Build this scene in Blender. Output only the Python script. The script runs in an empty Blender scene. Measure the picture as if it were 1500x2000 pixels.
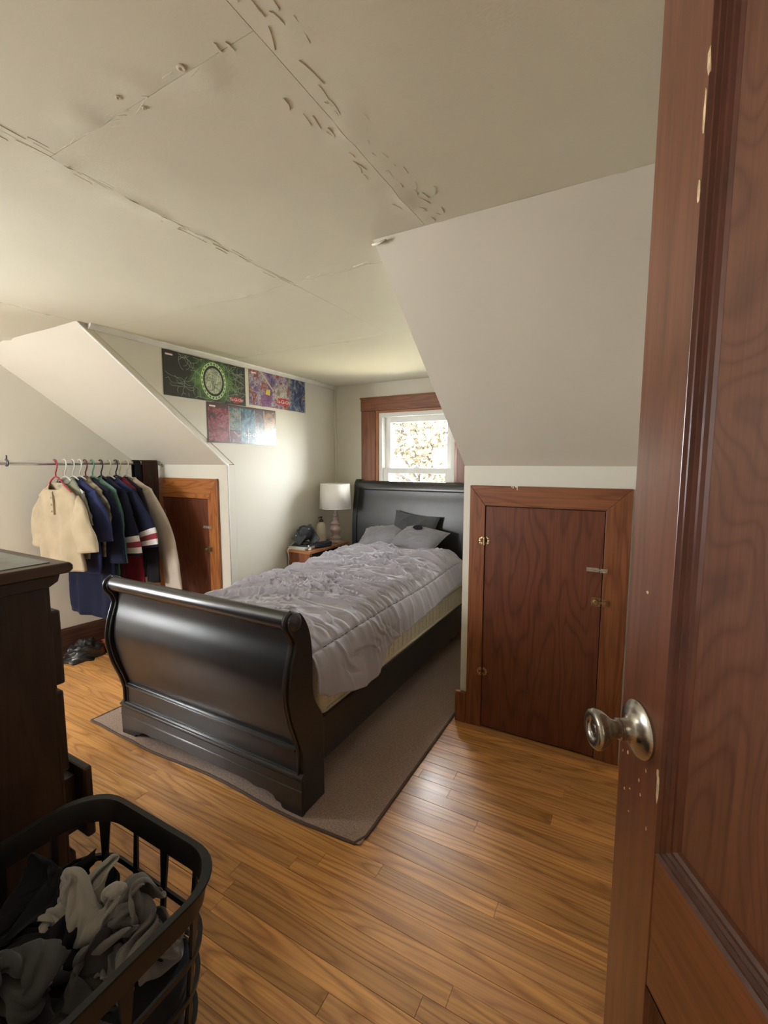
import bpy, math, random
import numpy as np
from mathutils import Vector, Matrix

# ------------------------------------------------------------------ camera, world, lights, exposure
scene = bpy.context.scene
COL = scene.collection
H_CAM, F_PX, YAW, PITCH, ROLL = 1.37, 886.9, -0.5037, -0.1064, 0.0012
cam_d = bpy.data.cameras.new('camera')
cam_d.sensor_fit = 'HORIZONTAL'; cam_d.sensor_width = 36.0
cam_d.lens = 36.0 * F_PX / 1500.0
cam_d.clip_start = 0.01
cam = bpy.data.objects.new('camera', cam_d); COL.objects.link(cam)
_f = Vector((math.sin(YAW)*math.cos(PITCH), math.cos(YAW)*math.cos(PITCH), math.sin(PITCH)))
_r = Vector((math.cos(YAW), -math.sin(YAW), 0)); _u = _r.cross(_f)
_r2 = _r*math.cos(ROLL) + _u*math.sin(ROLL); _u2 = -_r*math.sin(ROLL) + _u*math.cos(ROLL)
cam.matrix_world = Matrix(((_r2.x, _u2.x, -_f.x, 0), (_r2.y, _u2.y, -_f.y, 0), (_r2.z, _u2.z, -_f.z, H_CAM), (0, 0, 0, 1)))
scene.camera = cam

world = bpy.data.worlds.new('overcast_sky'); scene.world = world
world.use_nodes = True
wb = world.node_tree.nodes['Background']
wb.inputs['Color'].default_value = (0.95, 0.98, 1.0, 1)
wb.inputs['Strength'].default_value = 9.0

def area_light(name, loc, aim, sx, sy, power=1.0, color=(1, 1, 1), portal=False):
    l = bpy.data.lights.new(name, 'AREA'); l.shape = 'RECTANGLE'; l.size = sx; l.size_y = sy
    l.energy = power; l.color = color
    if portal: l.cycles.is_portal = True
    o = bpy.data.objects.new(name, l); COL.objects.link(o)
    o.location = loc
    o.rotation_euler = Vector(aim).to_track_quat('-Z', 'Y').to_euler()
    return o
area_light('window_daylight', (-1.61, 3.66, 1.28), (0, -1, 0), 0.72, 1.05, portal=True)
area_light('side_window_daylight', (-3.81, -0.28, 1.32), (1, -0.1, 0), 0.85, 1.1, portal=True)
area_light('added_window_daylight', (-3.07, -0.85, 1.42), (0, 1, 0), 0.66, 0.65, portal=True)  # portal for the unseen window added to brighten the left slope
vs = scene.view_settings
vs.view_transform = 'Standard'; vs.look = 'None'; vs.gamma = 1.0; vs.use_curve_mapping = False
vs.exposure = 2.68
scene.cycles.use_denoising = True
scene.cycles.max_bounces = 12; scene.cycles.diffuse_bounces = 8
scene.cycles.sample_clamp_indirect = 12.0

# room measures (metres); x to the right along the knee walls, y towards the far window, z up
CR, CL, S, K, W, H, T = -0.76, -2.45, 1.304, 2.225, 3.508, 2.068, 1.359
RNG = random.Random(7)

# ------------------------------------------------------------------ materials
def _new(name):
    m = bpy.data.materials.new(name); m.use_nodes = True
    nt = m.node_tree; return m, nt, nt.nodes['Principled BSDF']
def _n(nt, t, **kw):
    n = nt.nodes.new(t)
    for k, v in kw.items():
        if k in n.inputs: n.inputs[k].default_value = v
        else: setattr(n, k, v)
    return n
def _ramp(nt, stops):
    r = nt.nodes.new('ShaderNodeValToRGB')
    while len(r.color_ramp.elements) < len(stops): r.color_ramp.elements.new(0.5)
    for e, (p, c) in zip(r.color_ramp.elements, stops):
        e.position = p; e.color = (*c, 1) if len(c) == 3 else c
    return r
def _mix(nt, fac, a, b, mode='MIX'):
    m = nt.nodes.new('ShaderNodeMix'); m.data_type = 'RGBA'; m.blend_type = mode
    for sock, v in ((m.inputs[0], fac), (m.inputs[6], a), (m.inputs[7], b)):
        if hasattr(v, 'is_output'): nt.links.new(v, sock)
        else: sock.default_value = v if isinstance(v, (int, float)) else (*v, 1)
    return m.outputs[2]
def _math(nt, op, a, b=0.0):
    m = nt.nodes.new('ShaderNodeMath'); m.operation = op
    for sock, v in ((m.inputs[0], a), (m.inputs[1], b)):
        if hasattr(v, 'is_output'): nt.links.new(v, sock)
        else: sock.default_value = v
    return m.outputs[0]
def plain(name, c, rough=0.5, metal=0.0, var=0.08, vscale=12.0, bump=0.0, bscale=80.0, coat=0.0, coat_rough=0.1, sheen=0.0, ior=1.5, trans=0.0, aniso=(1, 1, 1)):
    m, nt, b = _new(name)
    tc = nt.nodes.new('ShaderNodeTexCoord'); mp = _n(nt, 'ShaderNodeMapping'); mp.inputs['Scale'].default_value = aniso
    nt.links.new(tc.outputs['Object'], mp.inputs['Vector'])
    nz = _n(nt, 'ShaderNodeTexNoise', Scale=vscale, Detail=4.0); nt.links.new(mp.outputs[0], nz.inputs['Vector'])
    lo = tuple(max(0, v*(1-var)) for v in c); hi = tuple(min(1, v*(1+var)) for v in c)
    r = _ramp(nt, [(0.3, lo), (0.7, hi)]); nt.links.new(nz.outputs['Fac'], r.inputs[0])
    nt.links.new(r.outputs[0], b.inputs['Base Color'])
    b.inputs['Roughness'].default_value = rough; b.inputs['Metallic'].default_value = metal
    b.inputs['Coat Weight'].default_value = coat; b.inputs['Coat Roughness'].default_value = coat_rough
    b.inputs['Sheen Weight'].default_value = sheen; b.inputs['IOR'].default_value = ior
    if bump:
        n2 = _n(nt, 'ShaderNodeTexNoise', Scale=bscale, Detail=3.0); nt.links.new(mp.outputs[0], n2.inputs['Vector'])
        bp = _n(nt, 'ShaderNodeBump', Strength=bump, Distance=0.003); nt.links.new(n2.outputs['Fac'], bp.inputs['Height'])
        nt.links.new(bp.outputs[0], b.inputs['Normal'])
    return m
def paint(name, c, stain=(0.42, 0.36, 0.22), amount=0.25, rough=0.75):
    """aged flat wall paint: roller texture, faint grime blotches and scuffs"""
    m, nt, b = _new(name)
    tc = nt.nodes.new('ShaderNodeTexCoord')
    n1 = _n(nt, 'ShaderNodeTexNoise', Scale=1.6, Detail=6.0, Roughness=0.62); nt.links.new(tc.outputs['Object'], n1.inputs['Vector'])
    r1 = _ramp(nt, [(0.5, (0, 0, 0)), (0.78, (1, 1, 1))]); nt.links.new(n1.outputs['Fac'], r1.inputs[0])
    n3 = _n(nt, 'ShaderNodeTexNoise', Scale=23.0, Detail=5.0, Roughness=0.7); nt.links.new(tc.outputs['Object'], n3.inputs['Vector'])
    r3 = _ramp(nt, [(0.66, (0, 0, 0)), (0.8, (1, 1, 1))]); nt.links.new(n3.outputs['Fac'], r3.inputs[0])
    base = _mix(nt, _math(nt, 'MULTIPLY', r1.outputs[0], amount), c, tuple(0.55*a+0.45*s for a, s in zip(c, stain)))
    base = _mix(nt, _math(nt, 'MULTIPLY', r3.outputs[0], amount*0.5), base, stain)
    nt.links.new(base, b.inputs['Base Color']); b.inputs['Roughness'].default_value = rough
    n2 = _n(nt, 'ShaderNodeTexNoise', Scale=140.0, Detail=2.0); nt.links.new(tc.outputs['Object'], n2.inputs['Vector'])
    bp = _n(nt, 'ShaderNodeBump', Strength=0.12, Distance=0.002); nt.links.new(n2.outputs['Fac'], bp.inputs['Height'])
    nt.links.new(bp.outputs[0], b.inputs['Normal'])
    return m
def wood(name, c1, c2, axis='X', rough=0.35, rings=9.0, stretch=9.0, freq=1.4, fiber=0.25, rnd=0.0, coat=0.0, bump=0.06, coat_rough=0.12, dark=None):
    """stained wood: contour-like cathedral grain, fine pores along the axis, tone varies per board"""
    m, nt, b = _new(name)
    tc = nt.nodes.new('ShaderNodeTexCoord'); oi = nt.nodes.new('ShaderNodeObjectInfo')
    off = _n(nt, 'ShaderNodeVectorMath', operation='SCALE'); off.inputs[0].default_value = (37.0, 53.0, 71.0)
    nt.links.new(oi.outputs['Random'], off.inputs['Scale'])
    add = _n(nt, 'ShaderNodeVectorMath', operation='ADD'); nt.links.new(tc.outputs['Object'], add.inputs[0]); nt.links.new(off.outputs[0], add.inputs[1])
    mp = _n(nt, 'ShaderNodeMapping'); sc = [stretch]*3; sc['XYZ'.index(axis)] = 1.0
    mp.inputs['Scale'].default_value = sc; nt.links.new(add.outputs[0], mp.inputs['Vector'])
    n1 = _n(nt, 'ShaderNodeTexNoise', Scale=freq, Detail=2.0, Roughness=0.45, Distortion=0.3); nt.links.new(mp.outputs[0], n1.inputs['Vector'])
    ring = _math(nt, 'PINGPONG', _math(nt, 'MULTIPLY', n1.outputs['Fac'], rings), 0.5)
    ring = _math(nt, 'MULTIPLY', ring, 2.0)
    r1 = _ramp(nt, [(0.0, c2), (0.22, tuple((a+d)/2 for a, d in zip(c1, c2))), (0.55, c1)]); nt.links.new(ring, r1.inputs[0])
    mp2 = _n(nt, 'ShaderNodeMapping'); s2 = [130.0]*3; s2['XYZ'.index(axis)] = 3.5
    mp2.inputs['Scale'].default_value = s2; nt.links.new(add.outputs[0], mp2.inputs['Vector'])
    n2 = _n(nt, 'ShaderNodeTexNoise', Scale=1.0, Detail=3.0); nt.links.new(mp2.outputs[0], n2.inputs['Vector'])
    r2 = _ramp(nt, [(0.35, (1-fiber,)*3), (0.6, (1, 1, 1))]); nt.links.new(n2.outputs['Fac'], r2.inputs[0])
    colr = _mix(nt, 1.0, r1.outputs[0], r2.outputs[0], 'MULTIPLY')
    n3 = _n(nt, 'ShaderNodeTexNoise', Scale=2.2, Detail=4.0); nt.links.new(add.outputs[0], n3.inputs['Vector'])
    if rnd:
        v = _math(nt, 'ADD', _math(nt, 'MULTIPLY', oi.outputs['Random'], rnd), 1.0 - rnd*0.62)
        hsv = nt.nodes.new('ShaderNodeHueSaturation'); nt.links.new(v, hsv.inputs['Value']); nt.links.new(colr, hsv.inputs['Color'])
        hsv.inputs['Saturation'].default_value = 1.0
        colr = hsv.outputs[0]
    if dark:   # worn, greyed patches
        r3 = _ramp(nt, [(0.48, (0, 0, 0)), (0.75, (1, 1, 1))]); nt.links.new(n3.outputs['Fac'], r3.inputs[0])
        colr = _mix(nt, _math(nt, 'MULTIPLY', r3.outputs[0], 0.55), colr, dark)
    nt.links.new(colr, b.inputs['Base Color'])
    rr = _n(nt, 'ShaderNodeMapRange'); rr.inputs['To Min'].default_value = max(0.05, rough-0.08); rr.inputs['To Max'].default_value = rough+0.14
    nt.links.new(n3.outputs['Fac'], rr.inputs['Value']); nt.links.new(rr.outputs[0], b.inputs['Roughness'])
    b.inputs['Coat Weight'].default_value = coat; b.inputs['Coat Roughness'].default_value = coat_rough
    bp = _n(nt, 'ShaderNodeBump', Strength=bump, Distance=0.002); nt.links.new(n2.outputs['Fac'], bp.inputs['Height'])
    nt.links.new(bp.outputs[0], b.inputs['Normal'])
    return m
def fabric(name, c, var=0.12, weave=900.0, rough=0.9, sheen=0.3, bump=0.25):
    m, nt, b = _new(name)
    tc = nt.nodes.new('ShaderNodeTexCoord')
    n1 = _n(nt, 'ShaderNodeTexNoise', Scale=7.0, Detail=5.0); nt.links.new(tc.outputs['Object'], n1.inputs['Vector'])
    r = _ramp(nt, [(0.3, tuple(v*(1-var) for v in c)), (0.7, tuple(min(1, v*(1+var)) for v in c))]); nt.links.new(n1.outputs['Fac'], r.inputs[0])
    nt.links.new(r.outputs[0], b.inputs['Base Color'])
    b.inputs['Roughness'].default_value = rough; b.inputs['Sheen Weight'].default_value = sheen; b.inputs['Specular IOR Level'].default_value = 0.15
    n2 = _n(nt, 'ShaderNodeTexNoise', Scale=weave, Detail=1.0); nt.links.new(tc.outputs['Object'], n2.inputs['Vector'])
    bp = _n(nt, 'ShaderNodeBump', Strength=bump, Distance=0.001); nt.links.new(n2.outputs['Fac'], bp.inputs['Height'])
    nt.links.new(bp.outputs[0], b.inputs['Normal'])
    return m
def emitless_glass(name):
    m, nt, b = _new(name); nt.nodes.remove(b)
    out = [n for n in nt.nodes if n.type == 'OUTPUT_MATERIAL'][0]
    t = nt.nodes.new('ShaderNodeBsdfTransparent'); g = nt.nodes.new('ShaderNodeBsdfGlossy'); g.inputs['Roughness'].default_value = 0.02
    fr = _n(nt, 'ShaderNodeFresnel', IOR=1.25); mx = nt.nodes.new('ShaderNodeMixShader')
    nt.links.new(fr.outputs[0], mx.inputs[0]); nt.links.new(t.outputs[0], mx.inputs[1]); nt.links.new(g.outputs[0], mx.inputs[2])
    nt.links.new(mx.outputs[0], out.inputs['Surface'])
    return m

M = {}
M['wall'] = paint('aged_wall_paint', (0.66, 0.635, 0.555))
M['slope'] = paint('slope_paint', (0.64, 0.60, 0.505), amount=0.2)
M['ceiling'] = paint('aged_ceiling_paint', (0.67, 0.64, 0.505), amount=0.35)
M['crack'] = plain('open_joint', (0.36, 0.31, 0.22), 0.9)
M['trim_white'] = plain('white_trim_paint', (0.72, 0.71, 0.66), 0.5)
M['oak'] = wood('honey_oak_floor', (0.80, 0.400, 0.128), (0.50, 0.215, 0.060), 'X', rough=0.36, rings=18, stretch=10, freq=0.6, fiber=0.24, rnd=0.42, coat=0.25, coat_rough=0.22, dark=(0.45, 0.215, 0.105))
M['subfloor'] = plain('subfloor_shadow', (0.05, 0.025, 0.01), 0.9)
M['plydoor'] = wood('red_brown_plywood', (0.155, 0.044, 0.019), (0.098, 0.026, 0.011), 'Z', rough=0.42, rings=10, stretch=5, freq=1.3, coat=0.15)
M['casing_v'] = wood('brown_casing_vertical', (0.25, 0.085, 0.030), (0.17, 0.050, 0.018), 'Z', rough=0.4, rings=6, coat=0.15)
M['casing_h'] = wood('brown_casing_horizontal', (0.25, 0.085, 0.030), (0.17, 0.050, 0.018), 'X', rough=0.4, rings=6, coat=0.15)
M['orange_v'] = wood('orange_casing_vertical', (0.42, 0.155, 0.040), (0.27, 0.082, 0.020), 'Z', rough=0.38, rings=8, coat=0.2)
M['orange_h'] = wood('orange_casing_horizontal', (0.42, 0.155, 0.040), (0.27, 0.082, 0.020), 'X', rough=0.38, rings=8, coat=0.2)
M['door_v'] = wood('varnished_door_stile', (0.165, 0.052, 0.024), (0.125, 0.038, 0.017), 'Z', rough=0.3, rings=5, coat=0.9, coat_rough=0.22)
M['door_h'] = wood('varnished_door_rail', (0.20, 0.066, 0.025), (0.155, 0.048, 0.018), 'X', rough=0.33, rings=5, coat=0.35, coat_rough=0.2)
M['door_panel'] = wood('varnished_fir_panel', (0.140, 0.050, 0.024), (0.098, 0.032, 0.015), 'Z', rough=0.36, rings=34, stretch=2.6, freq=1.5, coat=0.3, coat_rough=0.22)
M['door_mould'] = plain('dark_door_moulding', (0.080, 0.022, 0.012), 0.3, var=0.25, coat=0.4)
M['raw_wood'] = plain('chipped_bare_wood', (0.55, 0.40, 0.24), 0.8, var=0.3, vscale=60)
M['black'] = plain('black_lacquer', (0.016, 0.016, 0.018), 0.34, var=0.2, ior=1.62, bump=0.02, bscale=300)
M['black_edge'] = plain('black_lacquer_moulding', (0.018, 0.018, 0.02), 0.28, var=0.15, ior=1.7)
M['baseboard'] = wood('dark_baseboard', (0.085, 0.036, 0.020), (0.055, 0.022, 0.012), 'X', rough=0.45, rings=6)
M['rug'] = plain('brown_rug_pile', (0.36, 0.245, 0.185), 0.95, var=0.4, vscale=160, bump=1.0, bscale=420, sheen=0.3)
M['rug_edge'] = plain('rug_binding', (0.11, 0.075, 0.062), 0.9, var=0.2, vscale=200)
M['comforter'] = fabric('grey_lavender_comforter', (0.385, 0.37, 0.42), var=0.05)
M['stitch'] = plain('dark_grey_stitch', (0.10, 0.095, 0.11), 0.9)
M['mattress'] = plain('cream_mattress_ticking', (0.60, 0.53, 0.40), 0.9, var=0.12, vscale=90, bump=0.5, bscale=90)
M['pillow'] = fabric('grey_pillowcase', (0.25, 0.25, 0.29))
M['pillow_dark'] = fabric('charcoal_pillowcase', (0.075, 0.08, 0.09))
M['night'] = wood('nightstand_cherry', (0.30, 0.105, 0.040), (0.19, 0.06, 0.024), 'Z', rough=0.35, rings=6, coat=0.2)
M['night_top'] = wood('nightstand_top', (0.50, 0.21, 0.075), (0.38, 0.14, 0.05), 'X', rough=0.3, rings=6, coat=0.3)
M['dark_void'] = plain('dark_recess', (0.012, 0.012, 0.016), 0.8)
M['lamp_base'] = plain('taupe_lamp_ceramic', (0.36, 0.27, 0.245), 0.45, var=0.1)
M['shade'] = plain('white_satin_shade', (0.78, 0.76, 0.70), 0.6, var=0.03, sheen=0.4)
M['lotion'] = plain('cream_bottle', (0.72, 0.66, 0.52), 0.35, var=0.03)
M['pump'] = plain('brown_pump', (0.10, 0.05, 0.035), 0.4)
M['gadget'] = plain('grey_black_plastic', (0.035, 0.042, 0.052), 0.22, var=0.3, vscale=30, coat=0.4)
M['gadget2'] = plain('slate_plastic_plate', (0.065, 0.078, 0.092), 0.3, var=0.3, vscale=40)
M['white_plastic'] = plain('white_plastic', (0.78, 0.78, 0.78), 0.35, var=0.03)
M['paper'] = plain('paper', (0.62, 0.60, 0.55), 0.7, var=0.12, vscale=40)
M['navy_case'] = plain('navy_case', (0.022, 0.026, 0.045), 0.4)
M['chrome'] = plain('chrome', (0.62, 0.62, 0.62), 0.18, metal=1.0, var=0.05)
M['nickel'] = plain('brushed_nickel', (0.42, 0.39, 0.35), 0.24, metal=1.0, var=0.15, vscale=60, aniso=(1, 1, 6))
M['brass'] = plain('aged_brass', (0.42, 0.30, 0.17), 0.35, metal=1.0, var=0.25, vscale=90)
M['steel'] = plain('dull_steel', (0.60, 0.56, 0.50), 0.45, metal=1.0, var=0.2, vscale=90)
M['dresser'] = wood('dark_walnut_dresser', (0.030, 0.014, 0.009), (0.018, 0.008, 0.005), 'Z', rough=0.42, rings=6)
M['dresser_top'] = wood('dark_walnut_top', (0.060, 0.030, 0.018), (0.036, 0.016, 0.010), 'Y', rough=0.38, rings=6)
M['basket'] = plain('black_plastic_basket', (0.009, 0.008, 0.0075), 0.45, var=0.15, ior=1.4)
M['vinyl'] = plain('white_vinyl_frame', (0.78, 0.78, 0.75), 0.4, var=0.03)
M['glass'] = emitless_glass('window_glass')
M['bark'] = plain('tree_bark', (0.030, 0.025, 0.021), 0.9, var=0.3)
M['leaf'] = plain('brown_yellow_autumn_leaf', (0.060, 0.046, 0.024), 0.7, var=0.35, vscale=3.0)
M['lawn'] = plain('autumn_lawn', (0.34, 0.31, 0.22), 0.95, var=0.3)

# ------------------------------------------------------------------ mesh helpers
class MB:
    def __init__(s): s.v = []; s.f = []; s.mi = []; s.cur = 0
    def add(s, vs, fs):
        o = len(s.v); s.v += [tuple(map(float, p)) for p in vs]
        s.f += [tuple(i+o for i in f) for f in fs]; s.mi += [s.cur]*len(fs); return s
    def box(s, a, b):
        (x0, y0, z0), (x1, y1, z1) = a, b
        x0, x1 = sorted((x0, x1)); y0, y1 = sorted((y0, y1)); z0, z1 = sorted((z0, z1))
        return s.add([(x0,y0,z0),(x1,y0,z0),(x1,y1,z0),(x0,y1,z0),(x0,y0,z1),(x1,y0,z1),(x1,y1,z1),(x0,y1,z1)],
                     [(3,2,1,0),(4,5,6,7),(0,1,5,4),(1,2,6,5),(2,3,7,6),(3,0,4,7)])
    def prism(s, poly, lo, hi, axis='x'):
        """poly: 2-D outline in the two other axes, in x-y-z order, extruded along axis"""
        def P(p, t):
            return {'x': (t, p[0], p[1]), 'y': (p[0], t, p[1]), 'z': (p[0], p[1], t)}[axis]
        n = len(poly); area = sum(poly[i][0]*poly[(i+1)%n][1]-poly[(i+1)%n][0]*poly[i][1] for i in range(n))
        flip = (area < 0) != (axis == 'y')
        vs = [P(p, lo) for p in poly]+[P(p, hi) for p in poly]
        fs = [tuple(range(n-1, -1, -1)), tuple(range(n, 2*n))]+[(i, (i+1)%n, n+(i+1)%n, n+i) for i in range(n)]
        if flip: fs = [tuple(reversed(f)) for f in fs]
        return s.add(vs, fs)
    def lathe(s, prof, c=(0, 0, 0), n=24, axis='z', cap=True):
        vs = []; fs = []
        for r, t in prof:
            for k in range(n):
                a = 2*math.pi*k/n; p = (r*math.cos(a), r*math.sin(a))
                q = {'z': (p[0], p[1], t), 'y': (p[1], t, p[0]), 'x': (t, p[0], p[1])}[axis]
                vs.append((q[0]+c[0], q[1]+c[1], q[2]+c[2]))
        m = len(prof)
        for i in range(m-1):
            for k in range(n):
                a, b2 = i*n+k, i*n+(k+1)%n; fs.append((a, b2, b2+n, a+n))
        if cap: fs.append(tuple(range(n-1, -1, -1))); fs.append(tuple((m-1)*n+k for k in range(n)))
        return s.add(vs, fs)
    def tube(s, path, r, n=8, cap=True, flat=(1, 1)):
        path = [Vector(p) for p in path]; m = len(path)
        rs = r if isinstance(r, (list, tuple)) else [r]*m
        t0 = (path[1]-path[0]).normalized(); up = Vector((0, 0, 1)) if abs(t0.z) < 0.9 else Vector((1, 0, 0))
        nx = t0.cross(up).normalized(); vs = []; fs = []
        for i, p in enumerate(path):
            t = (path[min(i+1, m-1)]-path[max(i-1, 0)]).normalized()
            nx = (nx-t*nx.dot(t)).normalized(); ny = t.cross(nx)
            for k in range(n):
                a = 2*math.pi*k/n; vs.append(p+(nx*math.cos(a)*flat[0]+ny*math.sin(a)*flat[1])*rs[i])
        for i in range(m-1):
            for k in range(n):
                a, b2 = i*n+k, i*n+(k+1)%n; fs.append((a, b2, b2+n, a+n))
        if cap: fs.append(tuple(range(n-1, -1, -1))); fs.append(tuple((m-1)*n+k for k in range(n)))
        return s.add(vs, fs)
    def grid(s, P, closed_u=False, flip=False):
        """P: array [rows][cols][3]"""
        P = np.asarray(P); r, c = P.shape[:2]; vs = P.reshape(-1, 3); fs = []
        for i in range(r-1):
            for j in range(c if closed_u else c-1):
                a, b2 = i*c+j, i*c+(j+1)%c; q = (a, b2, b2+c, a+c)
                fs.append(q[::-1] if flip else q)
        return s.add(vs, fs)
    def build(s, name, mat, parent=None, smooth=None, bevel=0.0, seg=2, kind=None, loc=None, solid=0.0, subsurf=0):
        me = bpy.data.meshes.new(name); me.from_pydata(s.v, [], s.f)
        mats = mat if isinstance(mat, (list, tuple)) else [mat]
        for m in mats: me.materials.append(m)
        if len(mats) > 1: me.polygons.foreach_set('material_index', s.mi)
        if smooth is not None:
            me.polygons.foreach_set('use_smooth', [True]*len(me.polygons))
            if smooth < 180: me.set_sharp_from_angle(angle=math.radians(smooth))
        me.update()
        o = bpy.data.objects.new(name, me); COL.objects.link(o)
        if parent is not None: o.parent = parent
        if loc: o.location = loc
        if solid:
            q = o.modifiers.new('thickness', 'SOLIDIFY'); q.thickness = solid; q.offset = 0
        if bevel:
            q = o.modifiers.new('bevel', 'BEVEL'); q.width = bevel; q.segments = seg; q.limit_method = 'ANGLE'; q.angle_limit = math.radians(40)
        if subsurf:
            q = o.modifiers.new('subdivision', 'SUBSURF'); q.levels = subsurf; q.render_levels = subsurf
        if kind: o['kind'] = kind
        return o
def box(name, a, b, mat, parent=None, bevel=0.0, kind=None):
    return MB().box(a, b).build(name, mat, parent, bevel=bevel, kind=kind)
def tag(o, label, cat, group=None):
    o['label'] = label; o['category'] = cat
    if group: o['group'] = group
    return o
def thing(name, label, cat, loc=(0, 0, 0), rz=0.0, group=None):
    o = bpy.data.objects.new(name, None); o.empty_display_size = 0.05; COL.objects.link(o)
    o.location = loc; o.rotation_euler = (0, 0, rz)
    return tag(o, label, cat, group)
def struct_root(name, loc=(0, 0, 0), rz=0.0):
    o = bpy.data.objects.new(name, None); o.empty_display_size = 0.05; COL.objects.link(o)
    o.location = loc; o.rotation_euler = (0, 0, rz); o['kind'] = 'structure'
    return o
def dup(root, loc, rz=0.0, label=None):
    r = root.copy(); COL.objects.link(r); r.location = loc; r.rotation_euler = (0, 0, rz)
    if label: r['label'] = label
    for ch in list(root.children):
        c = ch.copy(); COL.objects.link(c); c.parent = r
        for g in list(ch.children):
            d = g.copy(); COL.objects.link(d); d.parent = c
    return r
def sm(t): t = np.clip(t, 0, 1); return t*t*(3-2*t)
def vnoise(x, y, seed=0):
    """smooth 2-D value noise in numpy, about -1..1"""
    xi = np.floor(x).astype(int); yi = np.floor(y).astype(int); fx = x-xi; fy = y-yi
    fx = fx*fx*(3-2*fx); fy = fy*fy*(3-2*fy)
    def h(a, b):
        n = (a*374761393 + b*668265263 + seed*974711) & 0x7fffffff
        n = ((n ^ (n >> 13))*1274126177) & 0x7fffffff
        return (n ^ (n >> 16)) % 10007/5003.5-1
    return (h(xi, yi)*(1-fx)+h(xi+1, yi)*fx)*(1-fy)+(h(xi, yi+1)*(1-fx)+h(xi+1, yi+1)*fx)*fy
def fbm(x, y, seed=0, o=4):
    a = 0; w = 1
    for k in range(o): a = a+w*vnoise(x*2**k, y*2**k, seed+k*17); w *= 0.5
    return a

# ------------------------------------------------------------------ the setting
XL, YF, XR = -3.95, -0.72, 0.40          # outer left, front wall, right wall
# floor: dark subfloor with every oak strip a board of its own
floor = MB().box((XL, YF, -0.06), (XR+0.1, K+0.06, -0.020)).box((CL-0.06, K+0.06, -0.06), (CR+0.06, W+0.05, -0.020)).build('floor', M['subfloor'], kind='structure')
def plank(x0, x1, y0, y1):
    g = 0.0005; gy = RNG.choice((0.0004, 0.0005, 0.0006, 0.0013)); e = 0.0002; z = RNG.uniform(-0.0005, 0.0004)
    xc, yc = (x0+x1)/2, (y0+y1)/2; a, b = (x1-x0)/2-g, (y1-y0)/2-gy
    m = MB().add([(-a,-b,-.019),(a,-b,-.019),(a,b,-.019),(-a,b,-.019),(-a,-b,-e),(a,-b,-e),(a,b,-e),(-a,b,-e),
                  (-a+e,-b+e,0),(a-e,-b+e,0),(a-e,b-e,0),(-a+e,b-e,0)],
                 [(0,1,5,4),(1,2,6,5),(2,3,7,6),(3,0,4,7),(4,5,9,8),(5,6,10,9),(6,7,11,10),(7,4,8,11),(8,9,10,11)])
    m.build('plank', M['oak'], floor, loc=(xc, yc, z))
PW = 0.0573; y = 0.10; row = 0
def row_of(xa, xb, y0, y1, lo, hi):
    x = xa-RNG.uniform(0, 0.6)
    while x < xb:
        n = x+RNG.uniform(lo, hi)
        if xb-n < 0.25: n = xb
        if min(n, xb)-max(x, xa) > 0.03: plank(max(x, xa), min(n, xb), y0, y1)
        x = n
yy = YF
while yy < 0.10-0.001:
    y2 = min(yy+PW, 0.10); row_of(XL, XR+0.08, yy, y2, 1.8, 3.0); yy = y2
while yy < K-0.005:
    y2 = yy+PW if K-yy-PW > 0.012 else K; row_of(XL, XR+0.08, yy, y2, 0.55, 1.75); yy = y2
while yy < W-0.005:
    y2 = min(yy+PW, W); row_of(CL, CR, yy, y2, 0.9, 1.7); yy = y2

# ceiling: dark joint plane above, plasterboard sheets with taped, flaking edges below
ceil = MB().box((XL-0.1, YF-0.06, H+0.014), (XR+0.1, S+0.02, H+0.07)).box((CL-0.06, S+0.02, H+0.014), (CR+0.06, W+0.06, H+0.07)).build('ceiling', M['crack'], kind='structure')
def sheet(x0, x1, y0, y1, seed):
    g = 0.0006
    x0 += g; x1 -= g; y0 += g; y1 -= g
    nx, ny = max(6, int((x1-x0)/0.022)), max(6, int((y1-y0)/0.022))
    X, Y = np.meshgrid(np.linspace(x0, x1, nx), np.linspace(y0, y1, ny))
    d = np.minimum(np.minimum(X-x0, x1-X), np.minimum(Y-y0, y1-Y))
    Z = H+0.0022*fbm(X*2.2, Y*2.2, 5, 3)
    near = np.exp(-(d/0.055)**2)
    Z -= near*0.0075*np.clip(fbm(X*14, Y*14, 9, 3)-0.25, 0, 1)
    Z += np.exp(-(d/0.008)**2)*0.0012*np.clip(fbm(X*7, Y*7, 31, 2), 0, 1)
    m = MB().grid(np.stack([X, Y, Z], -1), flip=True)
    # sheet edge going up to the joint plane
    rim = [(0, j) for j in range(nx)]+[(i, nx-1) for i in range(1, ny)]+[(ny-1, j) for j in range(nx-2, -1, -1)]+[(i, 0) for i in range(ny-2, 0, -1)]
    low = [(X[i, j], Y[i, j], Z[i, j]) for i, j in rim]; n = len(low)
    m.add(low+[(a, b, H+0.0135) for a, b, c in low], [(k, (k+1) % n, n+(k+1) % n, n+k) for k in range(n)])
    m.build('ceiling_panel', M['ceiling'], ceil, smooth=50)
for k, q in enumerate([(CL-0.01, -1.21, YF, 1.457), (CL, -1.21, 1.457, 2.262), (-1.21, -0.58, 0.612, 1.457), (-1.21, -0.58, YF, 0.612), (-0.58, XR+0.08, YF, S+0.012),
                       (-1.21, CR, 1.457, 2.262), (CL, CR, 2.262, W), (XL, CL-0.01, YF, S+0.012)]): sheet(*q, k)
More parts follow.
